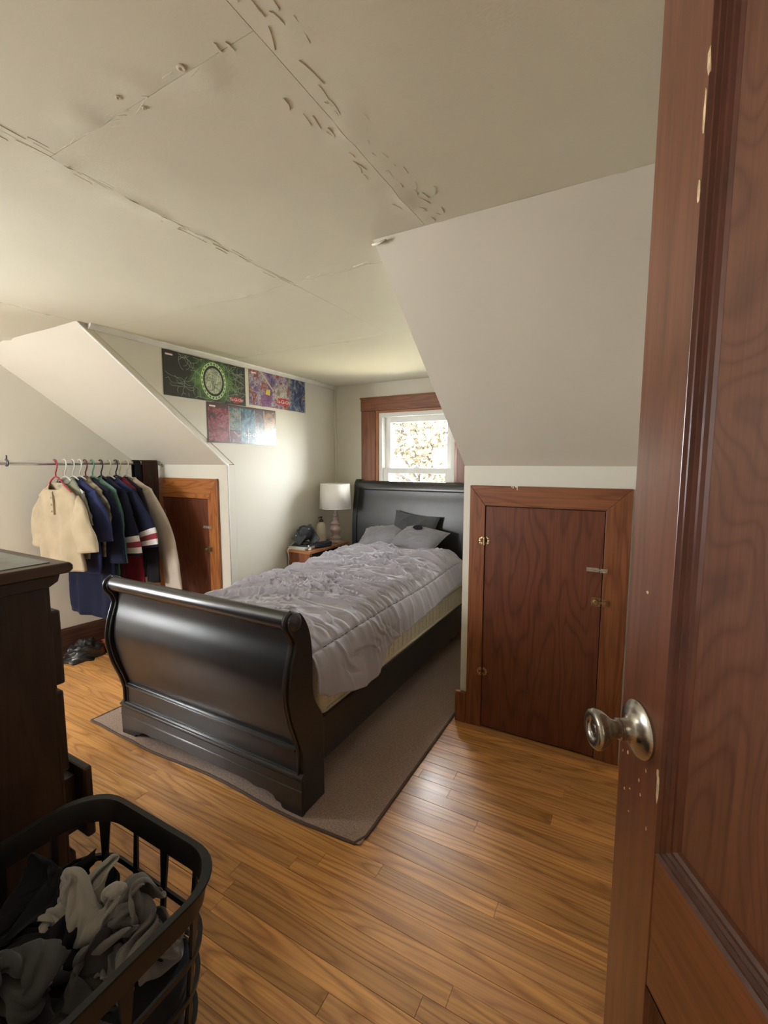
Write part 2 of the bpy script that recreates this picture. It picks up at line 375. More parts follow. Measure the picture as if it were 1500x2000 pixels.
# two small holes and a plaster lump next to the seam
for (x, yv, r) in ((-0.742, 0.60, 0.006), (-0.905, 0.585, 0.004), (-0.885, 0.625, 0.003)):
    MB().lathe([(r*1.5, H-0.0022), (r, H-0.0036), (r*0.5, H-0.0026), (0.0004, H-0.001)], (x, yv, 0), 10, cap=False).build('nail_pop', M['ceiling'], ceil, smooth=180)
# lifted flakes of old joint tape along the seams
rgf = random.Random(21); m = MB()
def flake(x, yv, l, w_, a, th):
    n = 9; pts = []
    for k in range(n):
        q = 2*math.pi*k/n; u = l/2*math.cos(q)*rgf.uniform(.6, 1.15); v = w_/2*math.sin(q)*rgf.uniform(.4, 1.3)
        pts.append((x+u*math.cos(a)-v*math.sin(a), yv+u*math.sin(a)+v*math.cos(a)))
    m.prism(pts, H-0.0004-th, H+0.002, 'z')
for k in range(38): flake(-0.565+abs(rgf.gauss(0, 0.035)), rgf.uniform(0.52, 1.27), rgf.uniform(.02, .07), rgf.uniform(.002, .008), math.pi/2+rgf.gauss(0, .25), rgf.uniform(.0002, .0009))
for k in range(12): flake(-0.60-abs(rgf.gauss(0, 0.02)), rgf.uniform(0.55, 1.2), rgf.uniform(.015, .05), rgf.uniform(.003, .009), math.pi/2+rgf.gauss(0, .3), rgf.uniform(.0004, .0015))
for k in range(34): flake(-1.21+rgf.gauss(0, 0.012), rgf.uniform(0.5, 1.44), rgf.uniform(.03, .12), rgf.uniform(.002, .007), math.pi/2+rgf.gauss(0, .12), rgf.uniform(.0002, .0009))
for k in range(22): flake(rgf.uniform(-1.15, -0.7), 0.612+rgf.gauss(0, 0.010), rgf.uniform(.015, .05), rgf.uniform(.002, .006), rgf.gauss(0, .2), rgf.uniform(.0004, .0015))
for k in range(14): flake(rgf.uniform(-1.15, -0.8), 1.44+rgf.gauss(0, 0.012), rgf.uniform(.015, .05), rgf.uniform(.002, .006), rgf.gauss(0, .2), rgf.uniform(.0004, .0015))
m.build('tape_flakes', M['ceiling'], ceil, kind='stuff')
MB().tube([(CR-0.004, S+0.004, H-0.012), (CR+0.02, S-0.002, H-0.016), (CR+0.05, S-0.004, H-0.012)], [0.003, 0.005, 0.003], 8).build('plaster_lump', M['ceiling'], ceil, smooth=180)

def struct_box(name, a, b, mat): return box(name, a, b, mat, kind='structure')
# wall_left is slightly out of square; it holds a window outside the picture
AL = math.atan2(-3.25, -0.34)
LW0 = (-3.44, 2.25)
wl = struct_root('wall_left', (LW0[0], LW0[1], 0), AL)
m = MB()
for a, b in (((-0.05, -0.08, -0.02), (2.12, 0, 2.1)), ((2.12, -0.08, -0.02), (2.92, 0, 0.80)), ((2.12, -0.08, 1.84), (2.92, 0, 2.1)), ((2.92, -0.08, -0.02), (3.05, 0, 2.1))): m.box(a, b)
m.build('plaster', M['wall'], wl)
def lw(x, n=0.0):   # a point on the left wall: distance along it, distance into the room
    return (LW0[0]+math.cos(AL)*x-math.sin(AL)*n, LW0[1]+math.sin(AL)*x+math.cos(AL)*n)
w2 = struct_root('window_2', (*lw(2.12), 0), AL)
m = MB()
for a, b in (((-0.08, 0, 0.72), (0, 0.018, 1.92)), ((0.80, 0, 0.72), (0.88, 0.018, 1.92)), ((0, 0, 1.84), (0.80, 0.018, 1.92)), ((0, 0, 0.72), (0.80, 0.045, 0.80))): m.box(a, b)
m.build('casing', M['casing_v'], w2, bevel=0.003)
m = MB()
for a, b in (((0, -0.06, 0.80), (0.04, -0.02, 1.84)), ((0.76, -0.06, 0.80), (0.80, -0.02, 1.84)), ((0.04, -0.06, 1.80), (0.76, -0.02, 1.84)), ((0.04, -0.06, 0.80), (0.76, -0.02, 0.84)), ((0.04, -0.06, 1.30), (0.76, -0.02, 1.335))): m.box(a, b)
m.build('sash', M['vinyl'], w2)
box('pane', (0.04, -0.044, 0.84), (0.76, -0.040, 1.80), M['glass'], w2)

m = MB()
for a, b in (((XL-0.1, YF-0.08, -0.02), (-3.36, YF, H+0.06)), ((-2.76, YF-0.08, -0.02), (XR+0.1, YF, H+0.06)), ((-3.36, YF-0.08, -0.02), (-2.76, YF, 1.12)), ((-3.36, YF-0.08, 1.70), (-2.76, YF, H+0.06))): m.box(a, b)
m.build('wall_front', M['wall'], kind='structure')
w3 = struct_root('added_window_3', (-3.36, YF, 0))  # added window, out of view, put in to light the left slope and clothes
m = MB()
for a, b in (((-0.08, 0, 1.05), (0, 0.018, 1.78)), ((0.60, 0, 1.05), (0.68, 0.018, 1.78)), ((0, 0, 1.70), (0.60, 0.018, 1.78)), ((0, 0, 1.05), (0.60, 0.04, 1.12))): m.box(a, b)
m.build('casing', M['casing_v'], w3, bevel=0.003)
m = MB()
for a, b in (((0, -0.06, 1.12), (0.035, -0.02, 1.70)), ((0.565, -0.06, 1.12), (0.60, -0.02, 1.70)), ((0.035, -0.06, 1.665), (0.565, -0.02, 1.70)), ((0.035, -0.06, 1.12), (0.565, -0.02, 1.155))): m.box(a, b)
m.build('sash', M['vinyl'], w3)
box('pane', (0.035, -0.044, 1.155), (0.565, -0.040, 1.665), M['glass'], w3)
# right wall with the doorway the photograph was taken through
wr = MB().box((XR, 0.175, -0.02), (XR+0.09, K+0.06, H+0.06)).box((XR, -0.60, 2.06), (XR+0.09, 0.175, H+0.06)).box((XR, YF-0.08, -0.02), (XR+0.09, -0.60, H+0.06))
wr.build('wall_right', M['wall'], kind='structure')
# knee walls with their hatch openings, slopes above them, dormer cheeks and the window wall
def knee(name, x0, x1, ox0, ox1, top):
    MB().box((x0, K, -0.02), (ox0, K+0.06, T)).box((ox1, K, -0.02), (x1, K+0.06, T)).box((ox0, K, top), (ox1, K+0.06, T)).box((ox0, K+0.035, -0.02), (ox1, K+0.06, top)).build(name, M['wall'], kind='structure')
knee('wall_knee_left', -3.62, CL, -3.138, -2.641, 1.118)
knee('wall_knee_right', CR, XR+0.05, -0.642, -0.102, 1.163)
def slope(name, x0, x1, seed):
    m = MB(); nx, ny = max(4, int((x1-x0)/0.04)), 24
    X, Tt = np.meshgrid(np.linspace(x0, x1, nx), np.linspace(0, 1, ny))
    L = math.hypot(K-S, H-T); n = np.array([-(H-T)/L, -(K-S)/L])   # into the room: towards -y and down
    edge = np.minimum(np.minimum(X-x0, x1-X)/0.08, np.minimum(Tt, 1-Tt)*L/0.08)
    d = 0.003*fbm(X*2.5+seed*9, Tt*3, 11+seed, 3)*np.clip(edge, 0, 1)
    Y = S+(K-S)*Tt+n[0]*d; Z = H+(T-H)*Tt+n[1]*d
    m.grid(np.stack([X, Y, Z], -1), flip=True)
    m.prism([(S-0.0, H+0.004), (K, T+0.004), (K+0.06, T+0.004), (K+0.06, T+0.06), (S+0.06, H+0.06), (S, H+0.06)], x0+0.001, x1-0.001, 'x')
    m.build(name, M['slope'], kind='structure', smooth=40)
slope('ceiling_slope_left', -3.75, CL-0.002, 1); slope('ceiling_slope_right', CR+0.002, XR+0.05, 2)
cheek = [(S+0.03, H+0.01), (K+0.0605, T-0.0), (K+0.0605, -0.02), (W+0.02, -0.02), (W+0.02, H+0.01)]
MB().prism(cheek, CL-0.06, CL, 'x').build('wall_cheek_left', M['wall'], kind='structure')
MB().prism(cheek, CR, CR+0.06, 'x').build('wall_cheek_right', M['wall'], kind='structure')
WX0, WX1, WZ0, WZ1 = -2.012, -1.255, 0.76, 1.825
m = MB()
for a, b in (((CL-0.06, W, -0.02), (WX0, W+0.10, H+0.06)), ((WX1, W, -0.02), (CR+0.06, W+0.10, H+0.06)), ((WX0, W, WZ1), (WX1, W+0.10, H+0.06)), ((WX0, W, -0.02), (WX1, W+0.10, WZ0))): m.box(a, b)
m.build('wall_back', M['wall'], kind='structure')
# thin white bead where the poster wall meets the ceiling, in the corner and along the dormer edge
MB().prism([(CL, H-0.028), (CL, H), (CL+0.030, H), (CL+0.026, H-0.010), (CL+0.008, H-0.026)], S+0.05, W-0.002, 'y').build('trim_1', M['trim_white'], kind='structure', bevel=0.002)
MB().tube([(CL+0.005, W-0.005, 0.3), (CL+0.005, W-0.005, 1.0), (CL+0.007, W-0.005, 1.6), (CL+0.005, W-0.005, H)], 0.012, 10).build('trim_2', M['wall'], kind='structure', smooth=180)
L_ = math.hypot(K-S, H-T)
MB().tube([(CL-0.002, S+0.012, H-0.012), (CL-0.002, K-0.002, T-0.002), (CL-0.002, K-0.002, 0.0)], 0.006, 8).build('trim_3', M['trim_white'], kind='structure', smooth=180)
# baseboards
b_l = struct_root('baseboard_left', (*lw(0), 0), AL)
MB().prism([(0, 0), (0.018, 0), (0.018, 0.185), (0.010, 0.20), (0, 0.20)], 0, 3.0, 'x').build('board', M['baseboard'], b_l, bevel=0.002)
MB().prism([(CR-0.022, K+0.0), (CR-0.022, K-0.022), (-0.721, K-0.022), (-0.721, K)], 0, 0.168, 'z').build('baseboard_right', M['casing_v'], kind='structure', bevel=0.006)

# window over the bed: wide stained casing, white double-hung sashes, glass
w1 = struct_root('window_1', (0, 0, 0))
cw = 0.142
MB().prism([(WX0-cw, 0.62), (WX0, 0.62), (WX0, WZ1), (WX0-cw, WZ1)], W-0.022, W, 'y').build('casing_side', M['casing_v'], w1, bevel=0.004)
MB().prism([(WX1, 0.62), (WX1+cw, 0.62), (WX1+cw, WZ1), (WX1, WZ1)], W-0.022, W, 'y').build('casing_side', M['casing_v'], w1, bevel=0.004)
MB().box((WX0-cw-0.004, W-0.026, WZ1+0.002), (WX1+cw+0.004, W, 1.942)).box((WX0-cw-0.010, W-0.030, 1.930), (WX1+cw+0.010, W, 1.944)).build('casing_head', M['casing_h'], w1, bevel=0.004)
for x0, x1 in ((WX0, WX0+0.026), (WX1-0.026, WX1)):
    box('stop', (x0, W-0.012, WZ0), (x1, W+0.05, WZ1), M['orange_v'], w1, bevel=0.003)
box('stop', (WX0+0.026, W-0.012, WZ1-0.018), (WX1-0.026, W+0.05, WZ1), M['orange_h'], w1, bevel=0.003)
fx0, fx1 = WX0+0.026, WX1-0.026
m = MB()
for a, b in (((fx0, W+0.0, WZ0), (fx0+0.034, W+0.10, WZ1-0.018)), ((fx1-0.034, W+0.0, WZ0), (fx1, W+0.10, WZ1-0.018)), ((fx0+0.034, W, WZ1-0.055), (fx1-0.034, W+0.10, WZ1-0.018)), ((fx0+0.034, W, WZ0), (fx1-0.034, W+0.10, WZ0+0.04))): m.box(a, b)
m.build('frame', M['vinyl'], w1, bevel=0.003)
def sash(y0, y1, z0, z1, rail):
    a, b = fx0+0.036, fx1-0.036; st = 0.052
    m = MB().box((a, y0, z0), (a+st, y1, z1)).box((b-st, y0, z0), (b, y1, z1)).box((a+st, y0, z0), (b-st, y1, z0+rail[0])).box((a+st, y0, z1-rail[1]), (b-st, y1, z1))
    s = m.build('sash', M['vinyl'], w1, bevel=0.003)
    box('pane', (a+st-0.004, (y0+y1)/2-0.002, z0+rail[0]-0.004), (b-st+0.004, (y0+y1)/2+0.002, z1-rail[1]+0.004), M['glass'], s)
    return s
sash(W+0.055, W+0.085, 1.298, WZ1-0.056, (0.034, 0.045))
s_low = sash(W+0.018, W+0.050, WZ0+0.041, 1.332, (0.06, 0.048))
MB().box((-1.66, W+0.020, 1.332), (-1.60, W+0.046, 1.342)).lathe([(0.012, 1.342), (0.010, 1.352)], (-1.63, W+0.034, 0), 12).build('sash_lock', M['vinyl'], s_low)
box('sill', (WX0-cw-0.02, W-0.06, WZ0-0.025), (WX1+cw+0.02, W+0.10, WZ0), M['casing_h'], w1, bevel=0.004)

# small hatch doors in the knee walls
def hatch(name, x0, x1, top, ix0, ix1, itop, mv, mh, mp):
    r = struct_root(name, (0, 0, 0))
    yf = K-0.020
    MB().prism([(x0, 0.002), (ix0, 0.002), (ix0, itop), (x0, top)], yf, K-0.001, 'y').build('casing_side', mv, r, bevel=0.002)
    MB().prism([(ix1, 0.002), (x1, 0.002), (x1, top), (ix1, itop)], yf, K-0.001, 'y').build('casing_side', mv, r, bevel=0.002)
    MB().prism([(x0+0.0007, top), (ix0, itop+0.0007), (ix1, itop+0.0007), (x1-0.0007, top)], yf, K-0.001, 'y').build('casing_head', mh, r, bevel=0.002)
    d = MB().box((ix0+0.003, yf+0.005, 0.012), (ix1-0.003, K+0.02, itop-0.003)).build('door_leaf', mp, r, bevel=0.0015)
    return r, d
def butterfly_hinge(par, x, z, yl, yr, mat):
    m = MB()
    for sgn, yv in ((-1, yl), (1, yr)):
        for dx, dz, rr in ((0.010, 0.014, 0.009), (0.010, -0.014, 0.009), (0.021, 0.0, 0.008), (0.019, 0.011, 0.007), (0.019, -0.011, 0.007)):
            m.lathe([(rr, -0.003), (rr*0.9, -0.0045), (rr*0.4, -0.006)], (x+sgn*dx, yv+0.003, z+dz), 10, 'y')
    m.tube([(x, yl-0.004, z-0.020), (x, yl-0.004, z+0.020)], 0.004, 8)
    return m.build('hinge', mat, par, smooth=40)
d1, leaf1 = hatch('door_1', -3.219, -2.545, 1.262, -3.138, -2.641, 1.118, M['orange_v'], M['orange_h'], M['plydoor'])
butterfly_hinge(d1, -3.138, 1.0, K-0.020, K-0.015, M['brass'])
butterfly_hinge(d1, -3.138, 0.32, K-0.020, K-0.015, M['brass'])
d2, leaf2 = hatch('door_2', -0.721, -0.001, 1.262, -0.642, -0.102, 1.163, M['casing_v'], M['casing_h'], M['plydoor'])
butterfly_hinge(d2, -0.642, 0.985, K-0.020, K-0.015, M['brass'])
butterfly_hinge(d2, -0.642, 0.305, K-0.020, K-0.015, M['brass'])
def slide_bolt(par, x, z, mat):
    yf = K-0.015
    m = MB().box((x-0.030, yf-0.003, z-0.009), (x+0.022, yf, z+0.009)).box((x+0.026, K-0.023, z-0.009), (x+0.056, K-0.020, z+0.009))
    m.tube([(x-0.026, yf-0.007, z), (x+0.050, yf-0.007, z)], 0.0035, 8)
    m.box((x-0.016, yf-0.010, z-0.007), (x-0.010, yf-0.002, z+0.007)).box((x+0.010, yf-0.011, z-0.007), (x+0.016, yf-0.002, z+0.007)).box((x+0.034, K-0.029, z-0.007), (x+0.046, K-0.021, z+0.007))
    m.tube([(x-0.004, yf-0.007, z), (x-0.004, yf-0.019, z)], 0.003, 8)
    m.build('slide_bolt', mat, par, smooth=40)
def turn_catch(par, x, z, mat):
    yf = K-0.015
    m = MB().box((x-0.026, yf-0.003, z-0.020), (x+0.012, yf, z+0.020)).box((x+0.018, K-0.023, z-0.017), (x+0.044, K-0.020, z+0.017))
    m.box((x+0.022, K-0.034, z-0.012), (x+0.034, K-0.022, z+0.012)).box((x-0.004, yf-0.012, z-0.006), (x+0.026, yf-0.006, z+0.006))
    m.lathe([(0.012, -0.002), (0.011, -0.010), (0.006, -0.012), (0.006, -0.018), (0.011, -0.022), (0.008, -0.026)], (x-0.008, yf, z), 14, 'y')
    m.build('catch', mat, par, smooth=40)
slide_bolt(d2, -0.140, 0.896, M['steel']); turn_catch(d2, -0.118, 0.75, M['brass'])
slide_bolt(d1, -2.668, 0.915, M['steel']); turn_catch(d1, -2.652, 0.757, M['brass'])
m = MB()
for k, (dx, w_, h_) in enumerate(((0.0, 0.006, 0.012), (0.010, 0.012, 0.006), (0.020, 0.005, 0.020), (-0.006, 0.004, 0.006))):
    m.prism([(-0.512+dx, 1.263), (-0.512+dx+w_, 1.263), (-0.512+dx+w_*0.8, 1.263-h_), (-0.512+dx+w_*0.3, 1.263-h_*0.9)], K-0.0215, K-0.0202, 'y')
m.build('paint_drip', M['trim_white'], d2)

# the open panelled door in the right foreground; local x runs from the free edge to the hinge, y into its thickness
RZ3 = math.atan2(-0.87964, 0.47564)
d3 = struct_root('door_3', (0.0009, 0.8226, 0.0), RZ3)
DT, ZT = 0.036, 2.04
box('stile', (0, 0, 0.012), (0.1125, DT, ZT), M['door_v'], d3, bevel=0.0025)
box('stile', (0.6475, 0, 0.012), (0.76, DT, ZT), M['door_v'], d3, bevel=0.0025)
box('rail', (0.1128, 0.0003, ZT-0.114), (0.6472, DT-0.0003, ZT), M['door_h'], d3, bevel=0.0015)
box('rail', (0.1128, 0.0003, 0.587), (0.6472, DT-0.0003, 0.803), M['door_h'], d3, bevel=0.0015)
box('rail', (0.1128, 0.0003, 0.012), (0.6472, DT-0.0003, 0.22), M['door_h'], d3, bevel=0.0015)
for z0, z1 in ((0.803, ZT-0.114), (0.22, 0.587)):
    x0, x1 = 0.1128, 0.6472; w_ = 0.036
    pnl = box('panel', (x0, 0.013, z0), (x1, DT-0.008, z1), M['door_panel'], d3)
    prof = [(0, -0.001), (0.004, 0.003), (0.008, 0.0025), (0.011, 0.007), (0.016, 0.0055), (0.019, 0.009), (0.025, 0.008), (0.029, 0.0115), (w_, 0.0128)]
    def strip(pts_a, pts_b, axis):   # mitred reeded strip
        vs = pts_a+pts_b; n = len(pts_a)
        return MB().add(vs, [(i, i+1, n+i+1, n+i) for i in range(n-1)])
    A = [(x0+a, d, z0+a) for a, d in prof]; B = [(x0+a, d, z1-a) for a, d in prof]
    C_ = [(x1-a, d, z1-a) for a, d in prof]; D_ = [(x1-a, d, z0+a) for a, d in prof]
    for p, q, mt in ((A, B, M['door_mould']), (B, C_, M['door_mould']), (C_, D_, M['door_mould']), (D_, A, M['door_mould'])):
        strip(q, p, 0).build('moulding', mt, pnl, smooth=25)
# chips of bare wood along the moulding edge
m = MB()
rr = random.Random(3)
def chip(x, z, w_, h_):
    n = 7; pts = [(x+w_*(0.5+0.5*math.cos(2*math.pi*k/n))*rr.uniform(0.6, 1.1), z+h_*0.5*math.sin(2*math.pi*k/n)*rr.uniform(0.7, 1.2)) for k in range(n)]
    m.prism(pts, -0.0008, 0.0006, 'y')
for q in ((0.107, 1.86, 0.009, 0.040), (0.106, 1.80, 0.005, 0.060), (0.105, 1.71, 0.006, 0.030), (0.106, 0.905, 0.008, 0.045), (0.104, 0.925, 0.006, 0.015), (0.05, 1.178, 0.008, 0.005)): chip(*q)
for k in range(9): chip(rr.uniform(0.01, 0.1), rr.uniform(0.80, 0.93), rr.uniform(0.001, 0.004), rr.uniform(0.003, 0.010))
m.build('worn_chips', M['raw_wood'], d3)
# nickel knob: rosette, neck and tulip knob with a recessed button
kz, kx = 0.960, 0.054
ros = MB().lathe([(0.0435, 0.0), (0.0435, -0.004), (0.040, -0.0075), (0.030, -0.011), (0.021, -0.015), (0.0165, -0.020), (0.0160, -0.030)], (kx, 0, kz), 48, 'y').build('rosette', M['nickel'], d3, smooth=40)
MB().lathe([(0.0154, -0.0200), (0.0154, -0.0292), (0.0164, -0.0306), (0.0164, -0.0332), (0.0136, -0.0345), (0.0136, -0.0398), (0.0159, -0.0451), (0.0217, -0.0510), (0.0270, -0.0576), (0.0302, -0.0649), (0.0307, -0.0695), (0.0286, -0.0731), (0.0238, -0.0748), (0.0170, -0.0741), (0.0133, -0.0718), (0.0127, -0.0705), (0.0074, -0.0705), (0.0069, -0.0718), (0.0032, -0.0721), (0.0005, -0.0721)], (kx, 0, kz), 48, 'y').build('knob', M['nickel'], d3, smooth=50)
MB().lathe([(0.0020, -0.0135), (0.0016, -0.016)], (kx+0.024, 0, kz-0.005), 8, 'y').build('screw', M['dark_void'], ros)
box('latch_plate', (-0.0012, 0.008, kz-0.028), (0.0004, 0.028, kz+0.028), M['brass'], d3)

# hall beyond the doorway behind the viewpoint
m = MB().box((XR+0.09, -1.4, -0.06), (1.7, 0.9, -0.002))
m.build('floor_hall', M['oak'], kind='structure')
MB().box((1.7, -1.4, -0.06), (1.78, 0.9, 2.4)).box((XR+0.09, -1.48, -0.06), (1.78, -1.4, 2.4)).box((XR+0.09, 0.9, -0.06), (1.78, 0.98, 2.4)).box((XR, YF-0.08, 2.1), (XR+0.09, 0.98, 2.4)).box((XR+0.0, -1.4, -0.06), (XR+0.09, YF-0.08, 2.1)).build('wall_hall', M['wall'], kind='structure')
MB().box((XR, -1.48, 2.4), (1.78, 0.98, 2.46)).build('ceiling_hall', M['wall'], kind='structure')

# outside: sloping lawn and an autumn tree in front of the window
gr = box('lawn', (-60, 4.2, -3.3), (40, 90, -3.2), M['lawn']); gr['kind'] = 'structure'; gr.name = 'ground'
def tree(name, label, x, y, h, r, seed, nleaf):
    rg = random.Random(seed); t = thing(name, label, 'tree', (x, y, -3.2))
    br = MB(); tips = []
    def grow(p, d, L, rad, lev):
        q = [p]; dd = Vector(d)
        for k in range(4):
            dd = (dd+Vector((rg.uniform(-.22, .22), rg.uniform(-.22, .22), rg.uniform(-.1, .18)))).normalized()
            q.append(q[-1]+dd*L/4)
        br.tube(q, [rad*(1-0.14*i) for i in range(5)], 6 if lev < 2 else 4)
        if lev >= 2: tips.extend(q[1:])
        if lev < 4:
            for k in range(4 if lev < 3 else 3):
                s = q[rg.choice((2, 3, 4))]; a = rg.uniform(0, 6.28)
                nd = (dd*0.7+Vector((math.cos(a), math.sin(a), rg.uniform(-.1, .6)))*0.8).normalized()
                grow(s, nd, L*rg.uniform(.55, .75), rad*0.5, lev+1)
    grow(Vector((0, 0, 0)), (0, 0, 1), h*0.45, r, 0)
    br.build('branches', M['bark'], t, smooth=180)
    fl = MB()
    for k in range(nleaf):
        p = rg.choice(tips)+Vector((rg.gauss(0, .22), rg.gauss(0, .22), rg.gauss(0, .22)))
        a = Vector((rg.gauss(0, 1), rg.gauss(0, 1), rg.gauss(0, 1))).normalized()*rg.uniform(.04, .075)
        b_ = a.orthogonal().normalized()*a.length*0.6
        fl.add([p-a, p-b_, p+a, p+b_], [(0, 1, 2, 3)])
    fl.build('foliage', M['leaf'], t, kind='stuff')
    return t
tree('autumn_tree', 'bare branched tree with thin yellow leaves outside the bedroom window', -4.45, 10.2, 7.6, 0.16, 5, 25000)

# ------------------------------------------------------------------ rug
def smooth_poly(pts, n=6):
    out = []
    for i in range(len(pts)-1):
        p0, p1, p2, p3 = [np.array(pts[min(max(j, 0), len(pts)-1)], float) for j in (i-1, i, i+1, i+2)]
        for k in range(n):
            t = k/n; out.append(tuple(0.5*((2*p1)+(p2-p0)*t+(2*p0-5*p1+4*p2-p3)*t*t+(3*p1-p0-3*p2+p3)*t**3)))
    out.append(tuple(pts[-1])); return out
rug = thing('rug', 'thin brown rug with a stitched edge under the sleigh bed', 'rug', (-1.63, 1.25, 0))
rc = [(-2.475, 1.245), (-0.797, 1.262), (-0.785, 2.30), (-0.80, 3.30), (-2.40, 3.28), (-2.455, 1.45)]
def rug_grid():
    nx, ny = 150, 130; P = np.zeros((ny, nx, 3))
    for i in range(ny):
        t = i/(ny-1); yy0 = 1.0
        a = np.array([-2.475+0.05*t, 1.245+2.03*t]); b = np.array([-0.797-0.005*t, 1.262+2.03*t])
        for j in range(nx):
            u = j/(nx-1); P[i, j, :2] = a*(1-u)+b*u
    X, Y = P[..., 0], P[..., 1]
    P[..., 1] += 0.010*np.sin(X*7.0)*np.exp(-((Y-1.25)/0.1)**2)
    P[..., 2] = 0.0065+0.0012*vnoise(X*180, Y*180, 3)
    wave = np.exp(-((X+2.10)/0.10)**2)*np.exp(-((Y-1.25)/0.05)**2)
    P[..., 2] += 0.010*wave
    return P
RP = rug_grid()
m = MB().grid(RP, flip=False); m.build('pile', M['rug'], rug, smooth=180, loc=(1.63, -1.25, 0))
edge = [tuple(RP[0, j]) for j in range(0, 150, 3)]+[tuple(RP[i, 149]) for i in range(3, 130, 4)]
edge2 = [tuple(RP[0, 0])]+[tuple(RP[i, 0]) for i in range(3, 130, 4)]
m = MB().tube([(p[0], p[1], p[2]-0.002) for p in edge], 0.006, 8).tube([(p[0], p[1], p[2]-0.002) for p in edge2], 0.006, 8)
m.build('binding', M['rug_edge'], rug, smooth=180, loc=(1.63, -1.25, 0))

# ------------------------------------------------------------------ sleigh bed
BO = (-1.64, 1.35, 0.007)
bed = thing('sleigh_bed', 'black lacquered sleigh bed with a scrolled footboard and headboard', 'bed', BO)
bl = (-BO[0], -BO[1], 0)
BX0, BX1 = -2.215, -1.060
fo = [(1.283, 0.244), (1.266, 0.31), (1.230, 0.411), (1.212, 0.518), (1.226, 0.608), (1.250, 0.680), (1.252, 0.705), (1.240, 0.733), (1.222, 0.758), (1.217, 0.780), (1.226, 0.803), (1.252, 0.818), (1.289, 0.806), (1.332, 0.735), (1.350, 0.640), (1.350, 0.500), (1.366, 0.430), (1.408, 0.355), (1.417, 0.300)]
fprof = [(1.283, 0.0)]+smooth_poly(fo, 5)+[(1.417, 0.0)]
for x0, x1 in ((BX0, BX0+0.038), (BX1-0.038, BX1)):
    pst = MB().prism(fprof, x0, x1, 'x').build('footboard_post', M['black'], bed, smooth=30, bevel=0.003, loc=bl)
    lip = smooth_poly(fo[:12], 5)
    MB().tube([((x0+x1)/2, p[0]-0.001, p[1]) for p in [(1.283, 0.165)]+lip], 0.0125, 8, flat=(1.0, 0.5)).build('post_moulding', M['black_edge'], pst, smooth=180)
# bowed panel between the posts
po = smooth_poly([(1.296, 0.20), (1.292, 0.27), (1.252, 0.40), (1.230, 0.518), (1.240, 0.608), (1.262, 0.690), (1.262, 0.76)], 7)
pi_ = [(a+0.030, b) for a, b in reversed(po)]
MB().prism(po+pi_, BX0+0.036, BX1-0.036, 'x').build('footboard_panel', M['black'], bed, smooth=30, loc=bl)
MB().lathe([(0.026, BX0+0.030), (0.0345, BX0+0.038), (0.0345, BX1-0.038), (0.026, BX1-0.030)], (0, 1.2545, 0.783), 28, 'x').build('top_roll', M['black_edge'], bed, smooth=40, loc=bl)
for s_, x0 in ((-1, BX0), (1, BX1)):
    MB().lathe([(0.001, x0+s_*0.012), (0.016, x0+s_*0.011), (0.026, x0+s_*0.006), (0.0345, x0-s_*0.001)], (0, 1.2545, 0.783), 24, 'x').build('scroll_boss', M['black_edge'], bed, smooth=60, loc=bl)
box('lower_rail', (BX0+0.036, 1.286, 0.13), (BX1-0.036, 1.330, 0.262), M['black'], bed).location = bl
def bead(z, y, r, name='bead_moulding', x0=BX0+0.02, x1=BX1-0.02):
    MB().prism([(y+0.012, z-r), (y, z-r*0.8), (y-r*0.9, z-r*0.25), (y-r*0.9, z+r*0.35), (y-r*0.2, z+r*0.6), (y, z+r), (y+0.012, z+r)], x0, x1, 'x').build(name, M['black_edge'], bed, smooth=50, bevel=0.0015, loc=bl)
bead(0.256, 1.286, 0.013, x0=BX0+0.036, x1=BX1-0.036); bead(0.156, 1.276, 0.014, x0=BX0-0.004, x1=BX1+0.004)
# plinth with a bracket-foot cut-out
def plinth_poly(x0, x1, zt, z0=0.0):
    Lf = [(0, z0), (0.095, z0), (0.110, 0.018), (0.135, 0.022), (0.150, 0.038), (0.19, 0.046), (0.24, 0.042), (0.30, 0.052)]
    a = [(x0+p, q) for p, q in smooth_poly(Lf, 3)]; b = [(x1-p, q) for p, q in smooth_poly(Lf, 3)]
    return a+b[::-1]+[(x1, zt), (x0, zt)]
MB().prism(plinth_poly(BX0-0.002, BX1+0.002, 0.146), 1.268, 1.290, 'y').build('plinth', M['black'], bed, bevel=0.002, loc=bl)
bead(0.104, 1.268, 0.0045, x0=BX0-0.002, x1=BX1+0.002)
# side rails, slats below the mattress
for x0, x1 in ((BX0+0.012, BX0+0.040), (BX1-0.040, BX1-0.012)):
    box('side_rail', (x0, 1.40, 0.135), (x1, 3.40, 0.325), M['black'], bed, bevel=0.004).location = bl
for k in range(12):
    box('slat', (BX0+0.04, 1.50+k*0.165, 0.20), (BX1-0.04, 1.57+k*0.165, 0.218), M['night'], bed).location = bl
